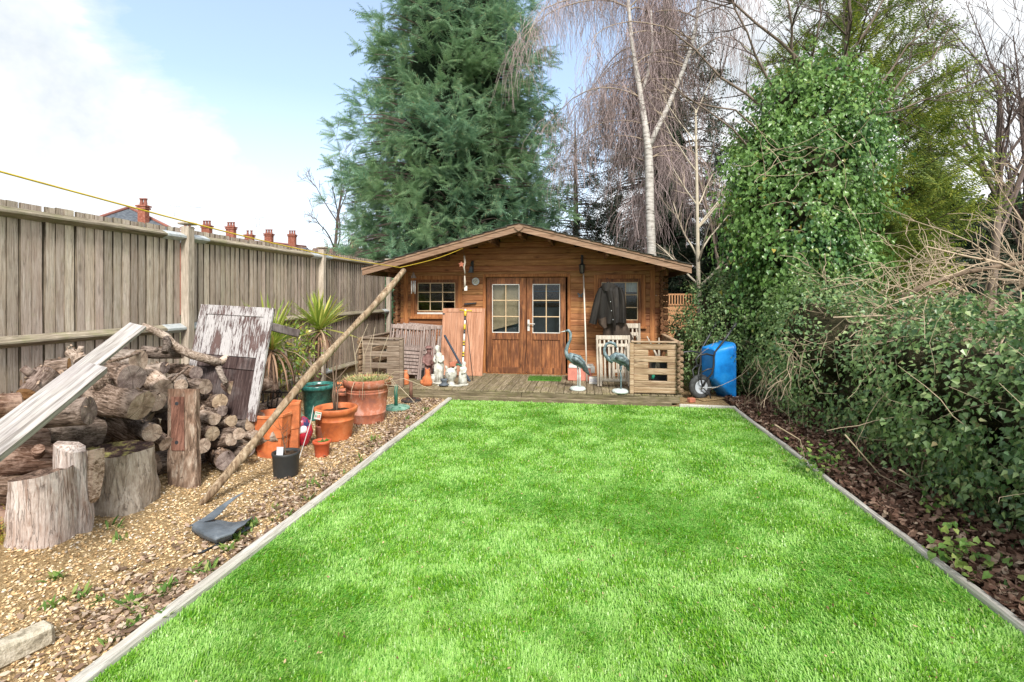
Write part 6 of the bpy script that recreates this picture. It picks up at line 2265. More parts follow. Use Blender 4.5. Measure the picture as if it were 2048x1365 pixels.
def grow(out, p, d, L, r, lev, spec, q):
    """spec: per level (children, length ratio, angle, jitter, up)"""
    nch, lr, an, jit, up = spec[lev]
    pts = wander(p, d, L, 6, jit, up, q)
    taper = .35 if lev < len(spec) - 1 else .25
    out[lev].append(([tuple(v) for v in pts], [r * (1 - (1 - taper) * i / 5) for i in range(6)]))
    if lev + 1 >= len(spec):
        return
    k = max(1, int(nch * q.uniform(.75, 1.25)))
    for i in range(k):
        f = q.uniform(.3, 1.0)
        j = min(4, int(f * 5))
        pp = pts[j].lerp(pts[j + 1], f * 5 - j)
        dd = (pts[j + 1] - pts[j]).normalized()
        side = dd.cross(Vector((q.gauss(0, 1), q.gauss(0, 1), q.gauss(0, 1)))).normalized()
        nd_ = dd * math.cos(an) + side * math.sin(an) * q.uniform(.7, 1.2)
        grow(out, pp, nd_, L * lr * q.uniform(.6, 1.15) * (1.15 - .35 * f), r * (1 - (1 - taper) * f) * .58, lev + 1, spec, q)


def woody(out, mats, parent, names, rmin=.003):
    for lev, (lst, mt, nm) in enumerate(zip(out, mats, names)):
        if not lst:
            continue
        P = np.array([a for a, b in lst])
        Rr = np.maximum(np.array([b for a, b in lst]), rmin)
        V, F = tubes(P, Rr, 8 if lev == 0 else (5 if lev == 1 else 3))
        o_ = fast(nm, V, F, mt, parent, smooth=lev < 2)
        if lev >= 2 or (lev == 1 and nm != 'limb'):
            o_['kind'] = 'stuff'


M['ivy'] = leafy('ivy_leaf', [(0, (.028, .09, .032)), (.3, (.062, .165, .052)), (.6, (.11, .24, .068)), (.85, (.16, .30, .08)), (.95, (.24, .37, .10)), (.985, (.30, .34, .10)), (1, (.46, .32, .05))], .32, .55, .34,
                 ((.22, .38, .09), 1.1, .65))
M['ivy_hedge'] = leafy('hedge_ivy_leaf', [(0, (.045, .105, .045)), (.3, (.10, .19, .075)), (.6, (.165, .27, .10)), (.82, (.25, .36, .135)), (.93, (.36, .44, .20)), (.975, (.26, .25, .12)), (1, (.20, .11, .06))], .36, .5, .28,
                       ((.21, .32, .11), .8, .55))
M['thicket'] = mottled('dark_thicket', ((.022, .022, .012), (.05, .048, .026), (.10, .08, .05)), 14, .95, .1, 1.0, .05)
M['stem'] = plain('brown_ivy_stem', (.20, .145, .10), .85)
M['stem_pale'] = plain('pale_dead_stem', (.42, .33, .235), .85)

# ---------------------------------------------------------------- ivy hedge on the right
hb = []
y = 1.3
while y < 8.6:
    top = 1.54 + .08 * math.sin(y * 1.3) + (.10 if y > 5.5 else 0) + (.28 if y > 7 else 0)
    fxx = 2.80 - .05 * y + .08 * math.sin(y * 2.7) + (.22 if y > 7.2 else 0)
    hb.append((fxx + .50, y, top * .60, .52 + .06 * math.sin(y * 3.1), .55, top * .42))
    hb.append((fxx + .56, y + .2, top * .30, .44 + .05 * math.sin(y * 4.3), .5, top * .36))
    y += .42
for c in ((1.76, 9.75, .66, .36, .36, .66), (2.22, 9.1, 1.3, .52, .42, .70), (1.98, 9.15, .55, .36, .36, .50), (2.6, 8.95, 1.25, .6, .48, .82), (2.45, 8.85, .5, .5, .36, .5), (3.0, 8.6, 1.0, .62, .5, .95)):
    hb.append(c)
hedge = thing('ivy_hedge', 'thick tangled ivy hedge along the right side of the lawn', 'hedge', (3.2, 5.5, 0))
_, hp_, hn_ = ivy(hb, 88000, .028, .066, M['ivy_hedge'], hedge, .25, 'foliage', .7, .18, (SML_V, SML_F), per=14, csz=.075)
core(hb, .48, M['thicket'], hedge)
q = random.Random(3)
tw = []
for i in range(900):
    k = q.randrange(len(hp_))
    p, nn = Vector(hp_[k]), Vector(hn_[k])
    if q.random() < .62 and not (3.8 < p.y < 5.6 and p.z < 1.2):
        continue
    d = (Vector((q.gauss(0, .5), q.gauss(0, 1), q.gauss(-.1, .55))) + nn * .15).normalized()
    pts = wander(p + nn * .01, d, q.uniform(.25, .85), 6, .30, -.03, q)
    r_ = q.uniform(.0018, .0045)
    tw.append(([tuple(v) for v in pts], [r_ * (1 - .12 * j) for j in range(6)]))
V, F = tubes(np.array([a for a, b in tw]), np.array([b for a, b in tw]), 4)
tag(fast('bare_twigs', V, F, M['stem_pale'], hedge), kind='stuff')
# hanging dead stems near the far end
tw = []
for i in range(46):
    y = q.gauss(6.7, .55)
    p = Vector((2.34 + .1 * q.random(), y, q.uniform(.5, 1.15)))
    pts = wander(p, Vector((q.gauss(0, .2), q.gauss(0, .6), -.8)), q.uniform(.3, .9), 6, .28, -.08, q)
    tw.append(([tuple(v) for v in pts], [.004, .004, .0036, .003, .003, .0025]))
V, F = tubes(np.array([a for a, b in tw]), np.array([b for a, b in tw]), 4)
tag(fast('dead_stems', V, F, M['stem_pale'], hedge), kind='stuff')
for (a, b, c) in ((gp(1690, 870, .5), gp(1760, 950, .18), gp(1850, 1000, .02)), (gp(1800, 940, .4), gp(1850, 975, .15), gp(1835, 1030, .03)), (gp(1550, 850, .45), gp(1600, 880, .3), gp(1612, 930, .05))):
    pts = [a.lerp(b, i / 5) for i in range(5)] + [b.lerp(c, i / 5) for i in range(6)]
    MB().tube(pts, [.006 - .0003 * i for i in range(11)], 6).build('bramble_stem', M['stem_pale'], hedge, True, True)
# low leafy plants at the hedge foot
sp = []
for (px, py) in ((1640, 955), (1655, 935), (1620, 945), (1925, 1150), (1900, 1130), (1880, 1050)):
    b = gp(px, py)
    k = 40
    P = np.array([(b.x + rnd.gauss(0, .08), b.y + rnd.gauss(0, .08), .04 + abs(rnd.gauss(0, .10))) for _ in range(k)])
    sp.append(scatter(IVY_V, IVY_F, P, frames(NP.normal(size=(k, 3)), up=np.tile([0, -.3, 1.0], (k, 1))), NP.uniform(.03, .06, k)))
V, F = join(sp)
tag(fast('undergrowth', V, F, M['sprout']), kind='stuff')

# ---------------------------------------------------------------- ivy-clad tree
def pb(px, py, t, r, flat=.95):
    c = tp(px, py, t)
    k = r * t / 1000 * (.80 if t > 7.5 else 1)
    return (c.x, c.y, c.z, k, k * flat, k)


TI = 7.9
itree = thing('ivy_tree', 'tree trunk swallowed by bright green ivy, standing behind the hedge', 'tree', (tp(1610, 590, TI).x, tp(1610, 590, TI).y, 0))
tb = [pb(*a) for a in ((1640, 175, TI, 62), (1575, 205, TI, 58), (1700, 225, TI, 58), (1640, 250, TI - .1, 88), (1745, 215, TI + .2, 34), (1535, 262, TI, 52), (1545, 330, TI, 74), (1630, 335, TI - .2, 100), (1500, 345, TI + .1, 42), (1705, 350, TI, 62),
                       (1530, 410, TI, 70), (1600, 425, TI - .2, 105), (1690, 440, TI, 66), (1560, 500, TI - .1, 82), (1640, 500, TI - .1, 84), (1600, 565, TI - .1, 92), (1545, 580, TI, 60), (1690, 520, TI, 52), (1480, 480, TI, 28), (1735, 300, TI + .1, 36))]
ivy(tb, 32000, .036, .098, M['ivy'], itree, .30, 'foliage', 1.1, .40, per=30, csz=.15)
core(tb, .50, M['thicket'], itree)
c0 = Vector((itree.location.x, itree.location.y, 0))
MB().tube([c0, c0 + Vector((.03, 0, 1.2)), c0 + Vector((0, .02, 2.6)), c0 + Vector((.06, 0, 3.8))], [.19, .16, .14, .12], 10, True, True, .2).build('trunk', M['stem'], itree, True)
M['branch'] = plain('grey_brown_branch', (.20, .155, .125), .85)
M['branch_dark'] = plain('dark_branch', (.095, .07, .06), .85)
out = [[], [], [], []]
q = random.Random(21)
limbs = [((1635, 160), (1540, 60), (1420, -30), .028), ((1690, 150), (1698, 60), (1700, -60), .04), ((1600, 170), (1580, 80), (1560, -40), .026), ((1660, 160), (1730, 80), (1800, -40), .024),
         ((1570, 250), (1480, 190), (1330, 60), .026), ((1700, 260), (1790, 190), (1900, 60), .022), ((1540, 270), (1440, 210), (1360, 190), .018), ((1720, 240), (1820, 230), (1960, 160), .018),
         ((1620, 150), (1640, 60), (1650, -50), .02), ((1720, 210), (1800, 120), (1880, 20), .02), ((1540, 330), (1450, 250), (1320, 150), .018), ((1560, 200), (1490, 90), (1450, -30), .022)]
for a, b, c, r_ in limbs:
    pa, pb_, pc = tp(*a, TI), tp(*b, TI - .3), tp(*c, TI - .5)
    pts = []
    for i in range(6):
        f = i / 5
        pts.append(pa * (1 - f) ** 2 + pb_ * 2 * f * (1 - f) + pc * f * f + Vector((q.gauss(0, .03), q.gauss(0, .03), q.gauss(0, .03))))
    out[0].append(([tuple(v) for v in pts], [r_ * (1 - .12 * i) for i in range(6)]))
    for k in range(7):
        f = q.uniform(.3, 1)
        j = min(4, int(f * 5))
        dd = (pts[j + 1] - pts[j]).normalized()
        sd_ = dd.cross(Vector((q.gauss(0, 1), q.gauss(0, 1), q.gauss(0, 1)))).normalized()
        grow(out[1:], pts[j], dd * .75 + sd_ * .7, q.uniform(.5, 1.1), r_ * .38, 0, [(4, .55, .7, .13, .02), (3, .5, .7, .15, .02), (0, .5, .6, .2, 0)], q)
woody(out, [M['branch'], M['branch_dark'], M['branch_dark'], M['branch_dark']], itree, ['limb', 'branch', 'twig', 'twig'], .0032)
# curling bare stems in front of the ivy
tw = []
for i in range(26):
    a = q.uniform(1490, 1720)
    b = q.uniform(230, 470)
    p = tp(a, b, TI - .75)
    pts = wander(p, Vector((q.gauss(0, 1), q.gauss(-.2, .3), q.gauss(0, .6))), q.uniform(.5, 1.2), 6, .28, -.02, q)
    tw.append(([tuple(v) for v in pts], [.0045, .004, .0035, .003, .003, .0025]))
V, F = tubes(np.array([a for a, b in tw]), np.array([b for a, b in tw]), 4)
fast('loose_stems', V, F, M['stem_pale'], itree)

# ---------------------------------------------------------------- conifers
FR_V, FR_F = [], []


def frond_template(k=7, wd=.34, thin=.05):
    V, F = [], []
    V += [(0, -.012, 0), (0, .012, 0), (1, 0, -.16)]
    F.append((0, 1, 2))
    for i in range(k):
        f = .08 + .86 * i / (k - 1)
        ln = wd * (1 - .72 * f) * (1.1 if i % 2 else .85)
        z = -.16 * f * f
        for s in (-1, 1):
            o = len(V)
            V += [(f - thin, 0, z), (f + thin, 0, z), (f + ln * .8, s * ln, z - .07 - ln * .22)]
            F.append((o, o + 1, o + 2))
    return V, F


def conifer(name, label, base, H, rad, n_bough, n_fr, mats, fr_size, lift, droop, group=None, seed=0, tmpl=None, core_f=.55, z0=.8, spread=.55, extra=None, bare=0.0):
    """rad(z, azimuth) -> crown radius. Boughs leave the trunk, fan out and end in sprays"""
    t = thing(name, label, 'tree', base, group=group)
    rs = np.random.default_rng(seed)
    bx = Vector(base)
    n = n_bough
    zz = z0 + (H - z0) * (1 - np.sqrt(1 - rs.random(n) * .985))
    az = rs.uniform(0, 6.283, n)
    wob = np.array([noise.noise(Vector((math.cos(a) * 1.7, math.sin(a) * 1.7, z * .55 + seed))) for a, z in zip(az, zz)])
    wob2 = np.array([noise.noise(Vector((math.cos(a) * 4.1, math.sin(a) * 4.1, z * 1.5 + seed))) for a, z in zip(az, zz)])
    rr = np.array([rad(z, a) for a, z in zip(az, zz)]) * (1 + .26 * wob + .22 * wob2 + rs.normal(0, .06, n))
    o = np.stack([np.cos(az), np.sin(az), np.zeros(n)], -1)
    root = np.stack([np.zeros(n), np.zeros(n), np.maximum(.2, zz - rr * lift)], -1)
    m_ = 6
    P = np.zeros((n, m_, 3))
    for j in range(m_):
        f = j / (m_ - 1)
        P[:, j] = root + o * (rr * f)[:, None]
        P[:, j, 2] += rr * lift * f ** .8 - rr * droop * f ** 3 * .5
    V, F = tubes(P, np.linspace(.05, .008, m_)[None] * np.ones((n, 1)) * (rr / 3)[:, None], 3)
    V = V + np.array(bx)
    fast('boughs', V, F, M['branch_dark'], t)
    # sprays
    k = n_fr
    f = 1 - rs.random((n, k)) ** 1.3 * .55
    idx = f * (m_ - 1)
    j0 = np.clip(idx.astype(int), 0, m_ - 2)
    w_ = (idx - j0)[..., None]
    ar = np.arange(n)[:, None]
    Q = P[ar, j0] * (1 - w_) + P[ar, j0 + 1] * w_
    npl = max(1, k // 9)
    pid = np.arange(k) % npl
    spr_p = rs.normal(size=(n, npl, 3)) * np.array([1, 1, .85]) * spread * .62 * (rr / 2.8)[:, None, None]
    fp = 1 - rs.random((n, npl)) ** 1.4 * .5
    idx = fp * (m_ - 1)
    j0 = np.clip(idx.astype(int), 0, m_ - 2)
    w_ = (idx - j0)[..., None]
    ar = np.arange(n)[:, None]
    Cp = P[ar, j0] * (1 - w_) + P[ar, j0 + 1] * w_ + spr_p
    Q = Cp[:, pid] + rs.normal(0, .05, (n, k, 3))
    spr = spr_p[:, pid]
    D = o[:, None] * rs.uniform(.4, 1.0, (n, k, 1)) + spr * .5 + np.array([0, 0, 1.0]) * (lift * 1.1 - droop * .55) + rs.normal(0, .55, (n, k, 3))
    Q = Q.reshape(-1, 3) + np.array(bx)
    D = D.reshape(-1, 3)
    U = np.tile(np.array([0, 0, 1.0]), (len(D), 1)) + rs.normal(0, .45, (len(D), 3)) + np.repeat(o, k, 0) * .5
    keep = Q[:, 2] > .25
    if bare:
        keep &= rs.random(len(Q)) > bare
    tv, tf = tmpl or frond_template()
    s = rs.uniform(.7, 1.25, len(Q)) * fr_size
    V, F = scatter(tv, tf, Q[keep], frames(D[keep], up=U[keep]), s[keep])
    crown = fast('crown', V, F, mats[0], t)
    if extra is not None:
        sel = keep & extra(Q)
        if sel.sum():
            sel &= rs.random(len(Q)) < .5
            V, F = scatter(tv, tf, Q[sel] + D[sel] * .15, frames(D[sel], up=U[sel]), s[sel] * 1.05)
            fast('crown', V, F, mats[1], t)
    tk = MB().tube([bx, bx + Vector((.05, 0, H * .4)), bx + Vector((0, 0, H * .97))], [H * .020, H * .014, .02], 10)
    tk.build('trunk', M['branch_dark'], t, True)
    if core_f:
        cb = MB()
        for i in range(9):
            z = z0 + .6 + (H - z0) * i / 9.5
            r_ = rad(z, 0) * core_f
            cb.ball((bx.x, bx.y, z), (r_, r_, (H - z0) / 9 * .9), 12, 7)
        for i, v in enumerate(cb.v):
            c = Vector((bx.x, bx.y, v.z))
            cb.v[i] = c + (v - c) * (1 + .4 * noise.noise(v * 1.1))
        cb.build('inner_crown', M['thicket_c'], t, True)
    return t


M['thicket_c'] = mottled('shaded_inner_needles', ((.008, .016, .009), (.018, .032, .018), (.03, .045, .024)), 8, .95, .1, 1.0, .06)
M['cypress'] = leafy('cypress_spray', [(0, (.10, .215, .135)), (.4, (.175, .325, .205)), (.75, (.24, .40, .245)), (.95, (.32, .45, .25)), (.985, (.34, .36, .2)), (1, (.30, .21, .12))], .6, .3, .42, ((.28, .41, .17), .42, .5))
M['dark_fir'] = leafy('dark_needles', [(0, (.022, .045, .028)), (.45, (.042, .072, .044)), (.75, (.075, .098, .062)), (1, (.15, .125, .095))], .7, .25, .1)
M['gold_cypress'] = leafy('golden_cypress_spray', [(0, (.09, .15, .03)), (.4, (.19, .26, .04)), (.75, (.32, .38, .05)), (1, (.46, .48, .09))], .55, .3, .35, ((.07, .14, .05), .7, .5))


def lerp_tab(tab, z):
    for (z0, r0), (z1, r1) in zip(tab[:-1], tab[1:]):
        if z <= z1:
            return r0 + (r1 - r0) * max(0, (z - z0)) / (z1 - z0)
    return tab[-1][1]


T1 = 16.0
c = tp(908, 590, T1)
tab1 = [(0, 2.3), (2.2, 2.6), (4.4, 2.95), (6.5, 2.75), (8.3, 2.6), (11, 2.15), (14, 1.3), (17, .1)]
conifer('cypress_tree', 'huge dense blue-green cypress towering behind the cabin', (c.x, c.y, 0), 17, lambda z, a: lerp_tab(tab1, z) * (1 + .06 * max(0, math.cos(a - math.pi)) * (z < 7)), 1150, 27, [M['cypress']], .42, .34, .45, seed=4, core_f=.6, spread=.62, tmpl=frond_template(8, .34, .034))
T2 = 20.0
c = tp(1335, 590, T2)
tab2 = [(0, 2.0), (3, 2.9), (7, 2.6), (11, 1.6), (14.5, .1)]
conifer('fir_tree', 'dark drooping fir behind the weeping birch', (c.x, c.y, 0), 14.8, lambda z, a: lerp_tab(tab2, z), 520, 13, [M['dark_fir']], .62, .10, .75, seed=9, core_f=.28, spread=.6, tmpl=frond_template(6, .26, .04))
c = tp(1150, 590, 21)
tab3 = [(0, 1.6), (3, 2.2), (6, 1.5), (9.5, .1)]
conifer('fir_tree', 'shorter dark fir between the big cypress and the birch', (c.x, c.y, 0), 9.6, lambda z, a: lerp_tab(tab3, z), 260, 11, [M['dark_fir']], .55, .10, .75, seed=19, core_f=.0, spread=.6, tmpl=frond_template(6, .24, .04), bare=.15)
T4 = 12.5
c = tp(1690, 590, T4)
tab4 = [(0, 1.2), (2.5, 1.9), (4.5, 2.15), (6.5, 1.9), (8.5, 1.5), (11, .2)]
conifer('golden_cypress', 'golden-tipped cypress with upswept plumes behind the ivy tree', (c.x, c.y, 0), 11.2, lambda z, a: lerp_tab(tab4, z), 420, 30, [M['gold_cypress']], .52, .62, .05, seed=15, core_f=0, spread=.42, tmpl=frond_template(9, .17, .026))
c = tp(1860, 590, 17)
tab5 = [(0, 2.2), (2, 2.3), (4.2, 1.6), (6, .2)]
conifer('dark_evergreen', 'dark bushy evergreen behind the pale bramble tangle', (c.x, c.y, 0), 6.1, lambda z, a: lerp_tab(tab5, z), 260, 9, [M['dark_fir']], .55, .3, .2, seed=25, core_f=.7, z0=.4)
c = tp(2010, 590, 19)
conifer('dark_evergreen', 'low dark evergreen at the right edge behind the bare tree', (c.x, c.y, 0), 5.6, lambda z, a: lerp_tab(tab5, z), 200, 9, [M['dark_fir']], .55, .3, .2, seed=26, core_f=.7, z0=.4)
c = tp(1440, 590, 18)
conifer('dark_evergreen', 'low dark evergreen filling the gap right of the cabin roof', (c.x, c.y, 0), 4.6, lambda z, a: lerp_tab([(0, 1.5), (2.4, 1.5), (3.6, .9), (4.6, .1)], z), 170, 10, [M['dark_fir']], .55, .3, .3, seed=27, core_f=.6, z0=.4)

# ---------------------------------------------------------------- weeping birch
def birch_bark():
    m, nt, b = base_mat('white_birch_bark', .7, .3)
    v, raw = coords(nt, (3, 3, 16), 0)
    n1 = nd(nt, 'ShaderNodeTexNoise', Vector=v, Scale=1.3, Detail=6, Roughness=.65).outputs[0]
    nt.links.new(ramp(nt, n1, [(.34, (.07, .06, .055)), (.42, (.38, .35, .32)), (.55, (.58, .55, .51)), (.75, (.68, .66, .63))]), b.inputs['Base Color'])
    bump(nt, b, n1, .3, .01)
    return m


M['birch'] = birch_bark()
M['birch_twig'] = plain('purple_brown_birch_twig', (.40, .315, .31), .8)
M['birch_limb'] = plain('tan_birch_limb', (.36, .29, .22), .8)
TB = 13.2
base = tp(1304, 590, TB)
birch = thing('weeping_birch', 'weeping birch with a forked white trunk and curtains of purple-brown twigs', 'tree', (base.x, base.y, 0))
stem1 = [(1305, 720), (1304, 590), (1303, 500), (1300, 420), (1299, 350), (1297, 300), (1290, 250), (1281, 190), (1271, 130), (1262, 70), (1256, 0), (1252, -90)]
stem2 = [(1297, 300), (1312, 262), (1332, 222), (1350, 180), (1368, 135), (1384, 90), (1394, 40), (1400, -40), (1404, -110)]
P1 = [tp(a, b, TB) for a, b in stem1]
P2 = [tp(a, b, TB - .15 * i / 8) for i, (a, b) in enumerate(stem2)]
MB().tube(P1, [.15, .13, .118, .11, .105, .10, .082, .07, .062, .053, .044, .03], 12, True, True, .12, 2).build('trunk', M['birch'], birch, True)
MB().tube(P2, [.075, .068, .062, .056, .05, .044, .038, .03, .022], 10, True, True, .12, 5).build('fork_stem', M['birch'], birch, True)
MB().tube([P1[7], tp(1295, 150, TB + .2), tp(1305, 90, TB + .3), tp(1302, 20, TB + .3)], [.05, .045, .035, .02], 8).build('fork_stem', M['birch'], birch, True)
q = random.Random(31)
limbs, twigs, side = [], [], []
starts = P1[3:] + P2[2:] + P1[6:] + P2[3:]
for i in range(64):
    p = q.choice(starts) + Vector((0, 0, q.uniform(-.3, .5)))
    a = q.uniform(0, 6.283)
    if q.random() < .42:
        a = math.pi + q.gauss(0, .6)
    if math.sin(a) < -.25 and q.random() < .75:
        a = -a
    L = q.uniform(1.4, 3.3) * (1.0 if p.z > 4.5 else .75)
    if math.cos(a) < -.5:
        L *= 1.25
    pts = [p]
    d = Vector((math.cos(a), math.sin(a) * .8, q.uniform(.35, 1.0))).normalized()
    for k in range(9):
        d = (d + Vector((q.gauss(0, .14), q.gauss(0, .14), -.14 - .02 * k))).normalized()
        pts.append(pts[-1] + d * L / 9)
    limbs.append(([tuple(v) for v in pts], [.022 * (1 - .085 * k) for k in range(10)]))
    for k in range(104):
        f = q.uniform(1.5, 9)
        j = min(8, int(f))
        s_ = pts[j].lerp(pts[j + 1], f - j) + Vector((q.gauss(0, .16), q.gauss(0, .16), q.gauss(0, .12)))
        dd = Vector((q.gauss(0, .5), q.gauss(0, .5), q.uniform(-.5, .3)))
        ln = q.uniform(.5, 1.7)
        tp_ = [s_]
        for e in range(4):
            dd = (dd * .66 + Vector((q.gauss(0, .16), q.gauss(0, .16), -.5))).normalized()
            tp_.append(tp_[-1] + dd * ln / 4)
        twigs.append(([tuple(v) for v in tp_], [.005, .0045, .004, .0036, .003]))
V, F = tubes(np.array([a for a, b in limbs]), np.array([b for a, b in limbs]), 5)
fast('limbs', V, F, M['birch_limb'], birch, smooth=True)
V, F = tubes(np.array([a for a, b in twigs]), np.array([b for a, b in twigs]), 3)
fast('hanging_twigs', V, F, M['birch_twig'], birch)

# neighbouring birch whose hanging twigs reach in at the top: modest crown above the frame
# ---------------------------------------------------------------- bare trees
def bare_tree(label, px, t, H, r, spec, mats, seed, lean=(0, 0), name='bare_tree', group=None, z0=0.0, stems=1):
    b = tp(px, 590, t)
    tr = thing(name, label, 'tree', (b.x, b.y, 0), group=group)
    q = random.Random(seed)
    out = [[] for _ in spec]
    for s_ in range(stems):
        d = Vector((lean[0] + (q.gauss(0, .12) if stems > 1 else 0), lean[1] + (q.gauss(0, .12) if stems > 1 else 0), 1))
        grow(out, Vector((b.x, b.y, z0)), d, H, r, 0, spec, q)
    nm = ['trunk', 'limb', 'branch', 'twig', 'twig']
    woody(out, mats, tr, nm, .0022 * t / 6)
    return tr


bd, bg2, bp = M['branch_dark'], M['branch'], M['stem_pale']
M['bare_mid'] = plain('grey_purple_branch', (.135, .10, .09), .85)
bm = M['bare_mid']
bare_tree('tall bare tree with upswept dark twigs at the right picture edge', 1985, 13.5, 7.2, .125, [(15, .55, .46, .04, .03), (9, .55, .5, .09, .06), (8, .5, .55, .13, .06), (0, .4, .5, .16, .05)], [bg2, bm, bd, bd], 41)
bare_tree('second bare tree crowding the right edge behind the tall one', 2075, 14.5, 7.4, .13, [(14, .55, .5, .04, .03), (9, .55, .5, .09, .06), (8, .5, .55, .13, .06), (0, .4, .5, .16, .05)], [bg2, bm, bd, bd], 47, (-.05, 0))
M['ash_pale'] = plain('pale_cream_bark', (.50, .44, .34), .75)
bare_tree('slender cream-barked sapling in front of the fir, right of the birch', 1398, 11.6, 6.0, .062, [(17, .30, .75, .03, .02), (8, .5, .6, .09, .04), (0, .5, .6, .12, .03)], [M['ash_pale'], M['ash_pale'], M['birch_limb']], 52, (.0, 0), 'pale_sapling')
bare_tree('thin grey bare sapling between the fir and the ivy tree', 1455, 13.5, 6.2, .05, [(12, .38, .55, .05, .03), (6, .5, .55, .1, .05), (0, .5, .6, .12, .03)], [bg2, bg2, bm], 58, (-.02, 0), 'bare_sapling')
bare_tree('leafless tree peeping out left of the big cypress', 668, 21, 6.2, .11, [(11, .42, .6, .05, .02), (7, .5, .6, .1, .03), (5, .5, .6, .14, .02), (0, .4, .5, .16, .02)], [bd, bd, bm, bm], 63, (.03, 0))
bare_tree('bare bush behind the big cypress near the roofs', 720, 26, 3.6, .09, [(12, .5, .6, .06, .02), (7, .5, .6, .1, .03), (4, .5, .6, .14, .02), (0, .4, .5, .16, .02)], [bd, bm, bm, bm], 66, (.0, 0))
bare_tree('brown leafless thicket tree filling the gap behind the cabin roof', 1215, 17, 3.8, .06, [(14, .6, .6, .06, .02), (8, .55, .6, .1, .03), (0, .4, .5, .16, .02)], [bg2, bm, bm], 69, (.0, 0))
# pale tangle right, leaning over the hedge
q = random.Random(77)
tg = thing('bramble_tangle', 'pale leafless tangle of arching branches over the hedge at the right', 'shrub', (4.6, 6.3, 0))
out = [[], [], []]
for i in range(30):
    p = Vector((q.uniform(3.9, 6.0), q.uniform(5.2, 7.2), q.uniform(.9, 1.5)))
    d = Vector((q.gauss(-.25, .7), q.gauss(0, .5), q.uniform(.1, .85)))
    grow(out, p, d, q.uniform(.9, 2.0), q.uniform(.014, .028), 0, [(9, .55, .75, .20, -.04), (6, .5, .75, .2, -.01), (0, .5, .6, .2, 0)], q)
woody(out, [M['stem_pale'], M['stem_pale'], M['stem_pale']], tg, ['limb', 'branch', 'twig'], .0030)
# fallen pale limb over the hedge top
o = MB().tube([tp(1790, 605, 5.6), tp(1850, 570, 5.5), tp(1930, 545, 5.4), tp(2080, 520, 5.2)], [.03, .028, .026, .02], 8, True, True, .25).build('trunk_limb', M['stem'], tg, True, True)
bare_tree('grey bare trunk rising out of the hedge right of the ivy tree', 1722, 7.9, 2.5, .05, [(7, .5, .7, .06, .02), (6, .5, .7, .14, .02), (0, .5, .6, .15, .0)], [bg2, bp, bp], 81, (.02, 0), 'bare_sapling')

# ---------------------------------------------------------------- cordylines and shrub by the fence
M['cordy'] = leafy('cordyline_blade', [(0, (.17, .27, .045)), (.4, (.31, .42, .07)), (.8, (.50, .54, .12)), (1, (.60, .52, .15))], .45, .4, .3)
M['cordy_dead'] = leafy('dead_cordyline_blade', [(0, (.18, .10, .065)), (.5, (.34, .21, .14)), (1, (.50, .38, .27))], .8, .2, .1)
M['cordy_trunk'] = mottled('fibrous_cordyline_trunk', ((.12, .075, .055), (.26, .175, .135), (.38, .28, .22)), 30, .9, .1, .8, .02)


def cordyline(label, head, foot, n, Lm, seed):
    t = thing('cordyline', label, 'cordyline', foot)
    rs = np.random.default_rng(seed)
    lean = head - foot
    MB().tube([foot, foot + lean * .35 + Vector((.03, 0, 0)), foot + lean * .7, head], [.062, .05, .045, .04], 10, True, True, .2, seed).build('trunk', M['cordy_trunk'], t, True)

    def blades(n, dirs, L, wd, bend, mat, name, org):
        m_ = 6
        side = nrm(np.cross(dirs, np.array([0, 0, 1.0]) + rs.normal(0, .05, (n, 3))))
        V = np.zeros((n, m_, 3, 3))
        p = org + rs.normal(0, .02, (n, 3))
        d = dirs.copy()
        for j in range(m_):
            f = j / (m_ - 1)
            w_ = wd * (0.55 + 1.3 * f) * (1 - f) ** .7 * 1.4 + .0008
            up = np.cross(side, d)
            V[:, j, 0] = p - side * w_ + up * w_ * .35
            V[:, j, 1] = p
            V[:, j, 2] = p + side * w_ + up * w_ * .35
            p = p + d * (L / (m_ - 1))[:, None]
            d = nrm(d + np.array([0, 0, -1.0]) * bend[:, None])
        i, j, k = np.meshgrid(np.arange(n), np.arange(m_ - 1), np.arange(2), indexing='ij')
        b = i * m_ * 3 + j * 3 + k
        F = np.stack([b, b + 1, b + 4, b + 3], -1).reshape(-1, 4)
        fast(name, V.reshape(-1, 3), F, mat, t, smooth=True)

    a = rs.uniform(0, 6.283, n)
    el = np.clip(rs.normal(.75, .42, n), -.15, 1.5)
    D = np.stack([np.cos(a) * np.cos(el), np.sin(a) * np.cos(el), np.sin(el)], -1)
    blades(n, D, rs.uniform(.7, 1.1, n) * Lm, .015, rs.uniform(.0, .07, n), M['cordy'], 'crown', np.array(head))
    k = n // 2
    a = rs.uniform(0, 6.283, k)
    el = rs.normal(-.35, .3, k)
    D = np.stack([np.cos(a) * np.cos(el), np.sin(a) * np.cos(el), np.sin(el)], -1)
    blades(k, D, rs.uniform(.5, .95, k) * Lm * 1.1, .011, rs.uniform(.35, .7, k), M['cordy_dead'], 'dead_leaves', np.array(head) - np.array([0, 0, .05]))
    return t


f = tp(627, 800, 7.6)
f.z = .1
cordyline('taller spiky cordyline with a hanging skirt of dead leaves, in front of the fence', tp(640, 658, 7.55), f, 95, .62, 3)
f = tp(548, 850, 6.7)
f.z = .12
cordyline('second spiky cordyline half hidden behind the old leaning door', tp(541, 697, 6.6), f, 85, .72, 5)
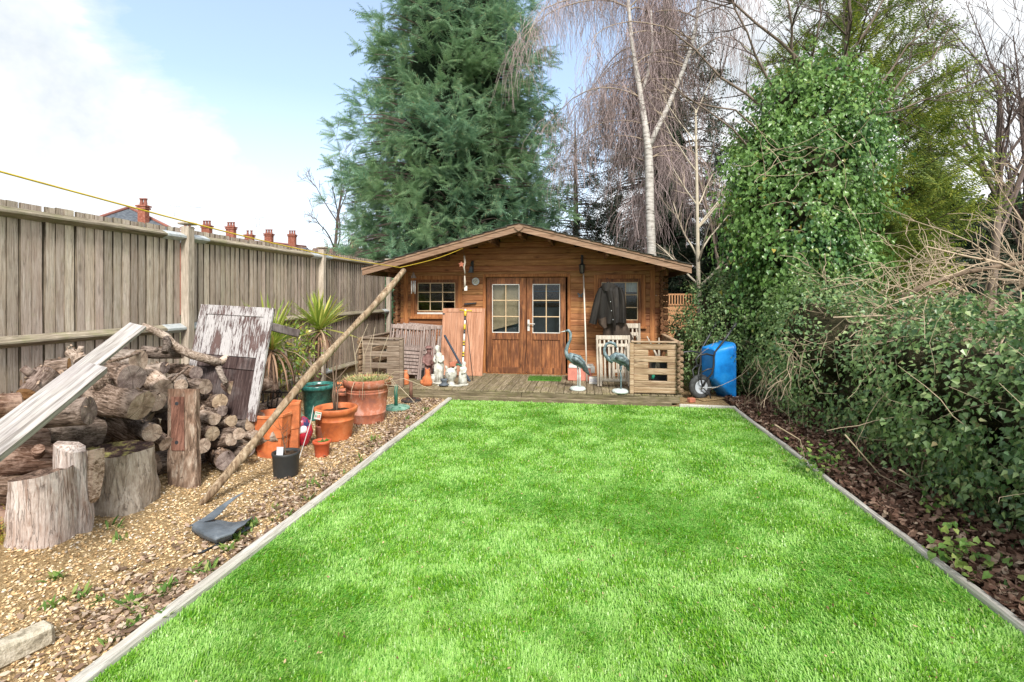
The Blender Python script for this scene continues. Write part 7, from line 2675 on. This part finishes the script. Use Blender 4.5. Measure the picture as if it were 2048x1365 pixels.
# yellow-green pieris shrub
M['pieris'] = leafy('glossy_yellow_green_leaf', [(0, (.08, .18, .035)), (.4, (.20, .32, .055)), (.75, (.38, .44, .08)), (.93, (.55, .48, .08)), (1, (.34, .16, .08))], .35, .5, .2)
TS = 7.15
c = tp(588, 800, TS)
shr = thing('pieris_shrub', 'glossy yellow-green shrub between the two cordylines', 'shrub', (c.x, c.y, .05))
sb_ = [pb(*a) for a in ((585, 700, TS, 34), (565, 725, TS, 26), (602, 715, TS, 25), (575, 745, TS, 22), (597, 690, TS, 18))]
LONG_V = [(0, 0, 0), (.45, -.16, .05), (.45, .16, .05), (1, 0, -.12)]
ivy(sb_, 900, .06, .115, M['pieris'], shr, .3, 'leaves', .1, .3, (LONG_V, [(0, 1, 2), (1, 3, 2)]))
q = random.Random(6)
st_ = MB()
for i in range(9):
    a = Vector((c.x + q.gauss(0, .04), c.y + q.gauss(0, .04), .05))
    e = Vector(sb_[i % 5][:3]) + Vector((q.gauss(0, .06), q.gauss(0, .06), 0))
    st_.tube([a, a.lerp(e, .5) + Vector((q.gauss(0, .03), 0, 0)), e], [.011, .008, .005], 6)
st_.build('stems', M['stem'], shr, True)
# small yellowing heather at the left edge
c = gp(2, 1110)
hth = thing('small_conifer_plant', 'little yellowing feathery plant at the left edge beside the silvery stump', 'plant', (c.x - .03, c.y, 0))
n = 420
P = np.stack([c.x - .03 + NP.normal(0, .045, n), c.y + NP.normal(0, .05, n), np.abs(NP.normal(.10, .06, n))], -1)
V, F = scatter(*frond_template(5, .3, .05), P, frames(np.stack([NP.normal(0, .5, n), NP.normal(0, .5, n), np.ones(n)], -1)), NP.uniform(.04, .085, n))
fast('sprays', V, F, leafy('yellow_feathery_spray', [(0, (.20, .26, .04)), (.5, (.45, .40, .08)), (1, (.55, .30, .10))], .6, .2, .2), hth)

# ================================================================== BEYOND: houses, trellis
M['brick'] = mottled('red_brick', ((.19, .065, .045), (.29, .105, .07), (.37, .17, .13)), 6, .9, .1, .3, .01, .1)
M['slate_roof'] = mottled('blue_grey_slate', ((.05, .06, .075), (.085, .10, .12), (.13, .145, .165)), 5, .8, .2, .3, .01, .1)
M['tile_roof'] = mottled('brown_roof_tile', ((.08, .05, .045), (.13, .085, .07), (.18, .125, .10)), 5, .85, .1, .3, .01, .1)
M['ridge'] = plain('red_ridge_tile', (.26, .10, .075), .8)
M['upvc'] = plain('white_window_frame', (.75, .75, .74), .4)
M['dark_glass'] = plain('house_window_glass', (.04, .05, .06), .1, .6)


def chimney(parent, c, zb, zt, w_, d_, pots, rz=0.0):
    ch = MB()
    m = Matrix.Translation(Vector(c)) @ Matrix.Rotation(rz, 4, 'Z')
    ch.box((0, 0, (zb + zt) / 2), (w_, d_, zt - zb), M=m)
    ch.box((0, 0, zt - .28), (w_ + .16, d_ + .16, .14), M=m)
    ch.box((0, 0, zt - .10), (w_ + .24, d_ + .24, .12), M=m)
    o = ch.build('chimney', M['brick'], parent)
    for i in range(pots):
        x_ = (i - (pots - 1) / 2) * (w_ / max(2, pots)) * 1.05
        MB().lathe([(.13, zt - .02), (.14, zt + .12), (.11, zt + .3), (.12, zt + .45), (.15, zt + .47), (.15, zt + .55), (.09, zt + .55), (.08, zt + .1)], 10, M=m @ Matrix.Translation((x_, 0, 0))).build('chimney_pot', M['ridge'], o)


def aerial(parent, c, z, s=1.0):
    a = MB().tube([(c[0], c[1], z - 1.2), (c[0], c[1], z)], .022 * s, 4)
    a.tube([(c[0] - .6 * s, c[1], z - .05), (c[0] + .7 * s, c[1], z + .02)], .016 * s, 4)
    for i in range(7):
        x_ = c[0] - .55 * s + .19 * s * i
        a.tube([(x_, c[1] - .22, z - .04), (x_, c[1] + .22, z - .04)], .011 * s, 3)
    a.build('aerial', M['hub'], parent)


# hip-roofed house
TH1 = 42
p = tp(258, 590, TH1)
h1 = thing('hip_roof_house', 'house with a grey hipped slate roof and red ridge, left above the fence', 'house', (p.x, p.y, 0), (0, 0, YAW + R(38)))
MB().box((0, 0, 3.1), (8.2, 8.2, 6.2)).build('wall', M['brick'], h1)
za, e = 8.95, 4.5
for k in range(4):
    m = Matrix.Rotation(k * math.pi / 2, 4, 'Z')
    MB().add([(-e, -e, 6.0), (e, -e, 6.0), (0, 0, za), (-e, -e, 5.85), (e, -e, 5.85), (0, 0, za - .2)], [(0, 1, 2), (5, 4, 3), (0, 3, 4, 1), (1, 4, 5, 2), (2, 5, 3, 0)], False, m).build('roof', M['slate_roof'], h1)
    MB().tube([m @ Vector((-e, -e, 6.02)), m @ Vector((0, 0, za + .03))], .13, 6).build('ridge_tiles', M['ridge'], h1)
    for x_ in (-2.2, 2.0):
        w_ = MB().box((x_, -4.12, 4.4), (1.3, .1, 1.4), M=m).build('window', M['upvc'], h1)
        MB().box((x_, -4.18, 4.4), (1.1, .02, 1.2), M=m).build('pane', M['dark_glass'], w_)
cp = h1.matrix_basis.inverted() @ tp(287, 590, TH1 - 1)
chimney(h1, (cp.x, cp.y, 0), 6.0, 9.0, .60, .5, 2, -R(38))
# terrace beyond
pa, pz = tp(400, 590, 56), tp(650, 590, 73)
ax_ = (pz - pa).normalized()
rzt = math.atan2(ax_.y, ax_.x)
rows = [(411, 57, 445, 2, 'slate_roof'), (450, 58.5, 441, 3, 'tile_roof'), (498, 61, 444, 3, 'slate_roof'), (534, 64, 461, 2, 'tile_roof'), (572, 67, 459, 3, 'slate_roof'), (618, 70, 461, 3, 'tile_roof')]
names_ = ['nearest terraced house of the row, its chimney just right of the first fence post', 'terraced house with a tall three-pot chimney and an aerial, second in the row', 'terraced house with a little gable below its three-pot chimney',
          'terraced house with a low chimney stack in the middle of the far row', 'terraced house with a square red stack above the washing line', 'last terraced house of the row, with a dark gablet under its stack']
for i, ((px, t_, py, npots, rf), lb) in enumerate(zip(rows, names_)):
    p = tp(px, 590, t_)
    h = thing('terraced_house', lb, 'house', (p.x, p.y, 0), (0, 0, rzt), 'far row of terraced houses')
    wL = (4.4, 4.4, 4.9, 4.6, 5.0, 5.6)[i]
    MB().box((0, 3.5, 2.9), (wL, 8, 5.8)).build('wall', M['brick'], h)
    rz_ = (8.5, 8.55, 8.7, 8.7, 8.75, 8.8)[i]
    for s_ in (-1, 1):
        MB().prism([(-wL / 2, 3.5, rz_), (-wL / 2, 3.5 + s_ * 4.3, 5.6), (-wL / 2, 3.5 + s_ * 4.3, 5.45), (-wL / 2, 3.5, rz_ - .18)], (wL, 0, 0)).build('roof', M[rf], h)
    MB().tube([(-wL / 2, 3.5, rz_ + .02), (wL / 2, 3.5, rz_ + .02)], .12, 6).build('ridge_tiles', M['ridge'], h)
    zt = 1.65 + t_ * (590 - py) / 1000 - .0
    chimney(h, (0, 3.2, 0), 7.4, zt - .40, .95, .65, npots, -rzt + YAW)
    if i in (2, 5):
        MB().prism([(-1.3, .3, 6.9), (1.3, .3, 6.9), (0, .3, 8.25)], (0, 3.0, 0)).build('gablet', M['slate_roof'], h)
        MB().prism([(-1.0, .27, 6.95), (1.0, .27, 6.95), (0, .27, 8.0)], (0, .02, 0)).build('gable_board', M['dark_paint'], h)
    for x_ in (-1.1, 1.1):
        w_ = MB().box((x_, -.52, 4.4), (.95, .08, 1.3)).build('window', M['upvc'], h)
        MB().box((x_, -.57, 4.4), (.78, .02, 1.1)).build('pane', M['dark_glass'], w_)
    if i in (0, 1, 3, 4):
        aerial(h, (-1.3 if i != 3 else 1.2, 3.4, 0), zt + (1.9, 1.6, 0, 1.9, 1.7)[i])
p = tp(690, 590, 80)
h = thing('far_house', 'pale roofed house at the end of the view beside the cypress', 'house', (p.x, p.y, 0), (0, 0, .2))
MB().box((0, 0, 3), (9, 7, 6)).build('wall', M['brick'], h)
for s_ in (-1, 1):
    MB().prism([(-5, 0, 9.1), (-5, s_ * 4.2, 5.8), (-5, s_ * 4.2, 5.6), (-5, 0, 8.9)], (10, 0, 0)).build('roof', M['tile_roof'], h)
chimney(h, (1.5, 0, 0), 8, 10.6, 1.2, .7, 2)
# trellis fence seen right of the cabin
M['trellis'] = plain('orange_trellis_wood', (.50, .265, .13), .75)
a, b = tp(1300, 590, 14.5), tp(1400, 590, 14.5)
tr = thing('trellis_fence', 'orange-brown trellis-topped fence glimpsed right of the cabin', 'fence', (a.x, a.y, 0))
d = (b - a)
for i in range(19):
    p = a.lerp(b, i / 18)
    MB().box((p.x, p.y, 1.52), (.035, .02, .32)).build('slat', M['trellis'], tr, True, True)
for z in (1.36, 1.66):
    MB().bar((a.x, a.y + .02, z), (b.x, b.y + .02, z), .03, .045).build('rail', M['trellis'], tr, True, True)
for i in range(9):
    p0, p1 = a.lerp(b, i / 9), a.lerp(b, (i + .97) / 9)
    MB().bar((p0.x, p0.y, .66), (p1.x, p1.y, .66), .02, 1.3).build('board', M['trellis'], tr, True, True)
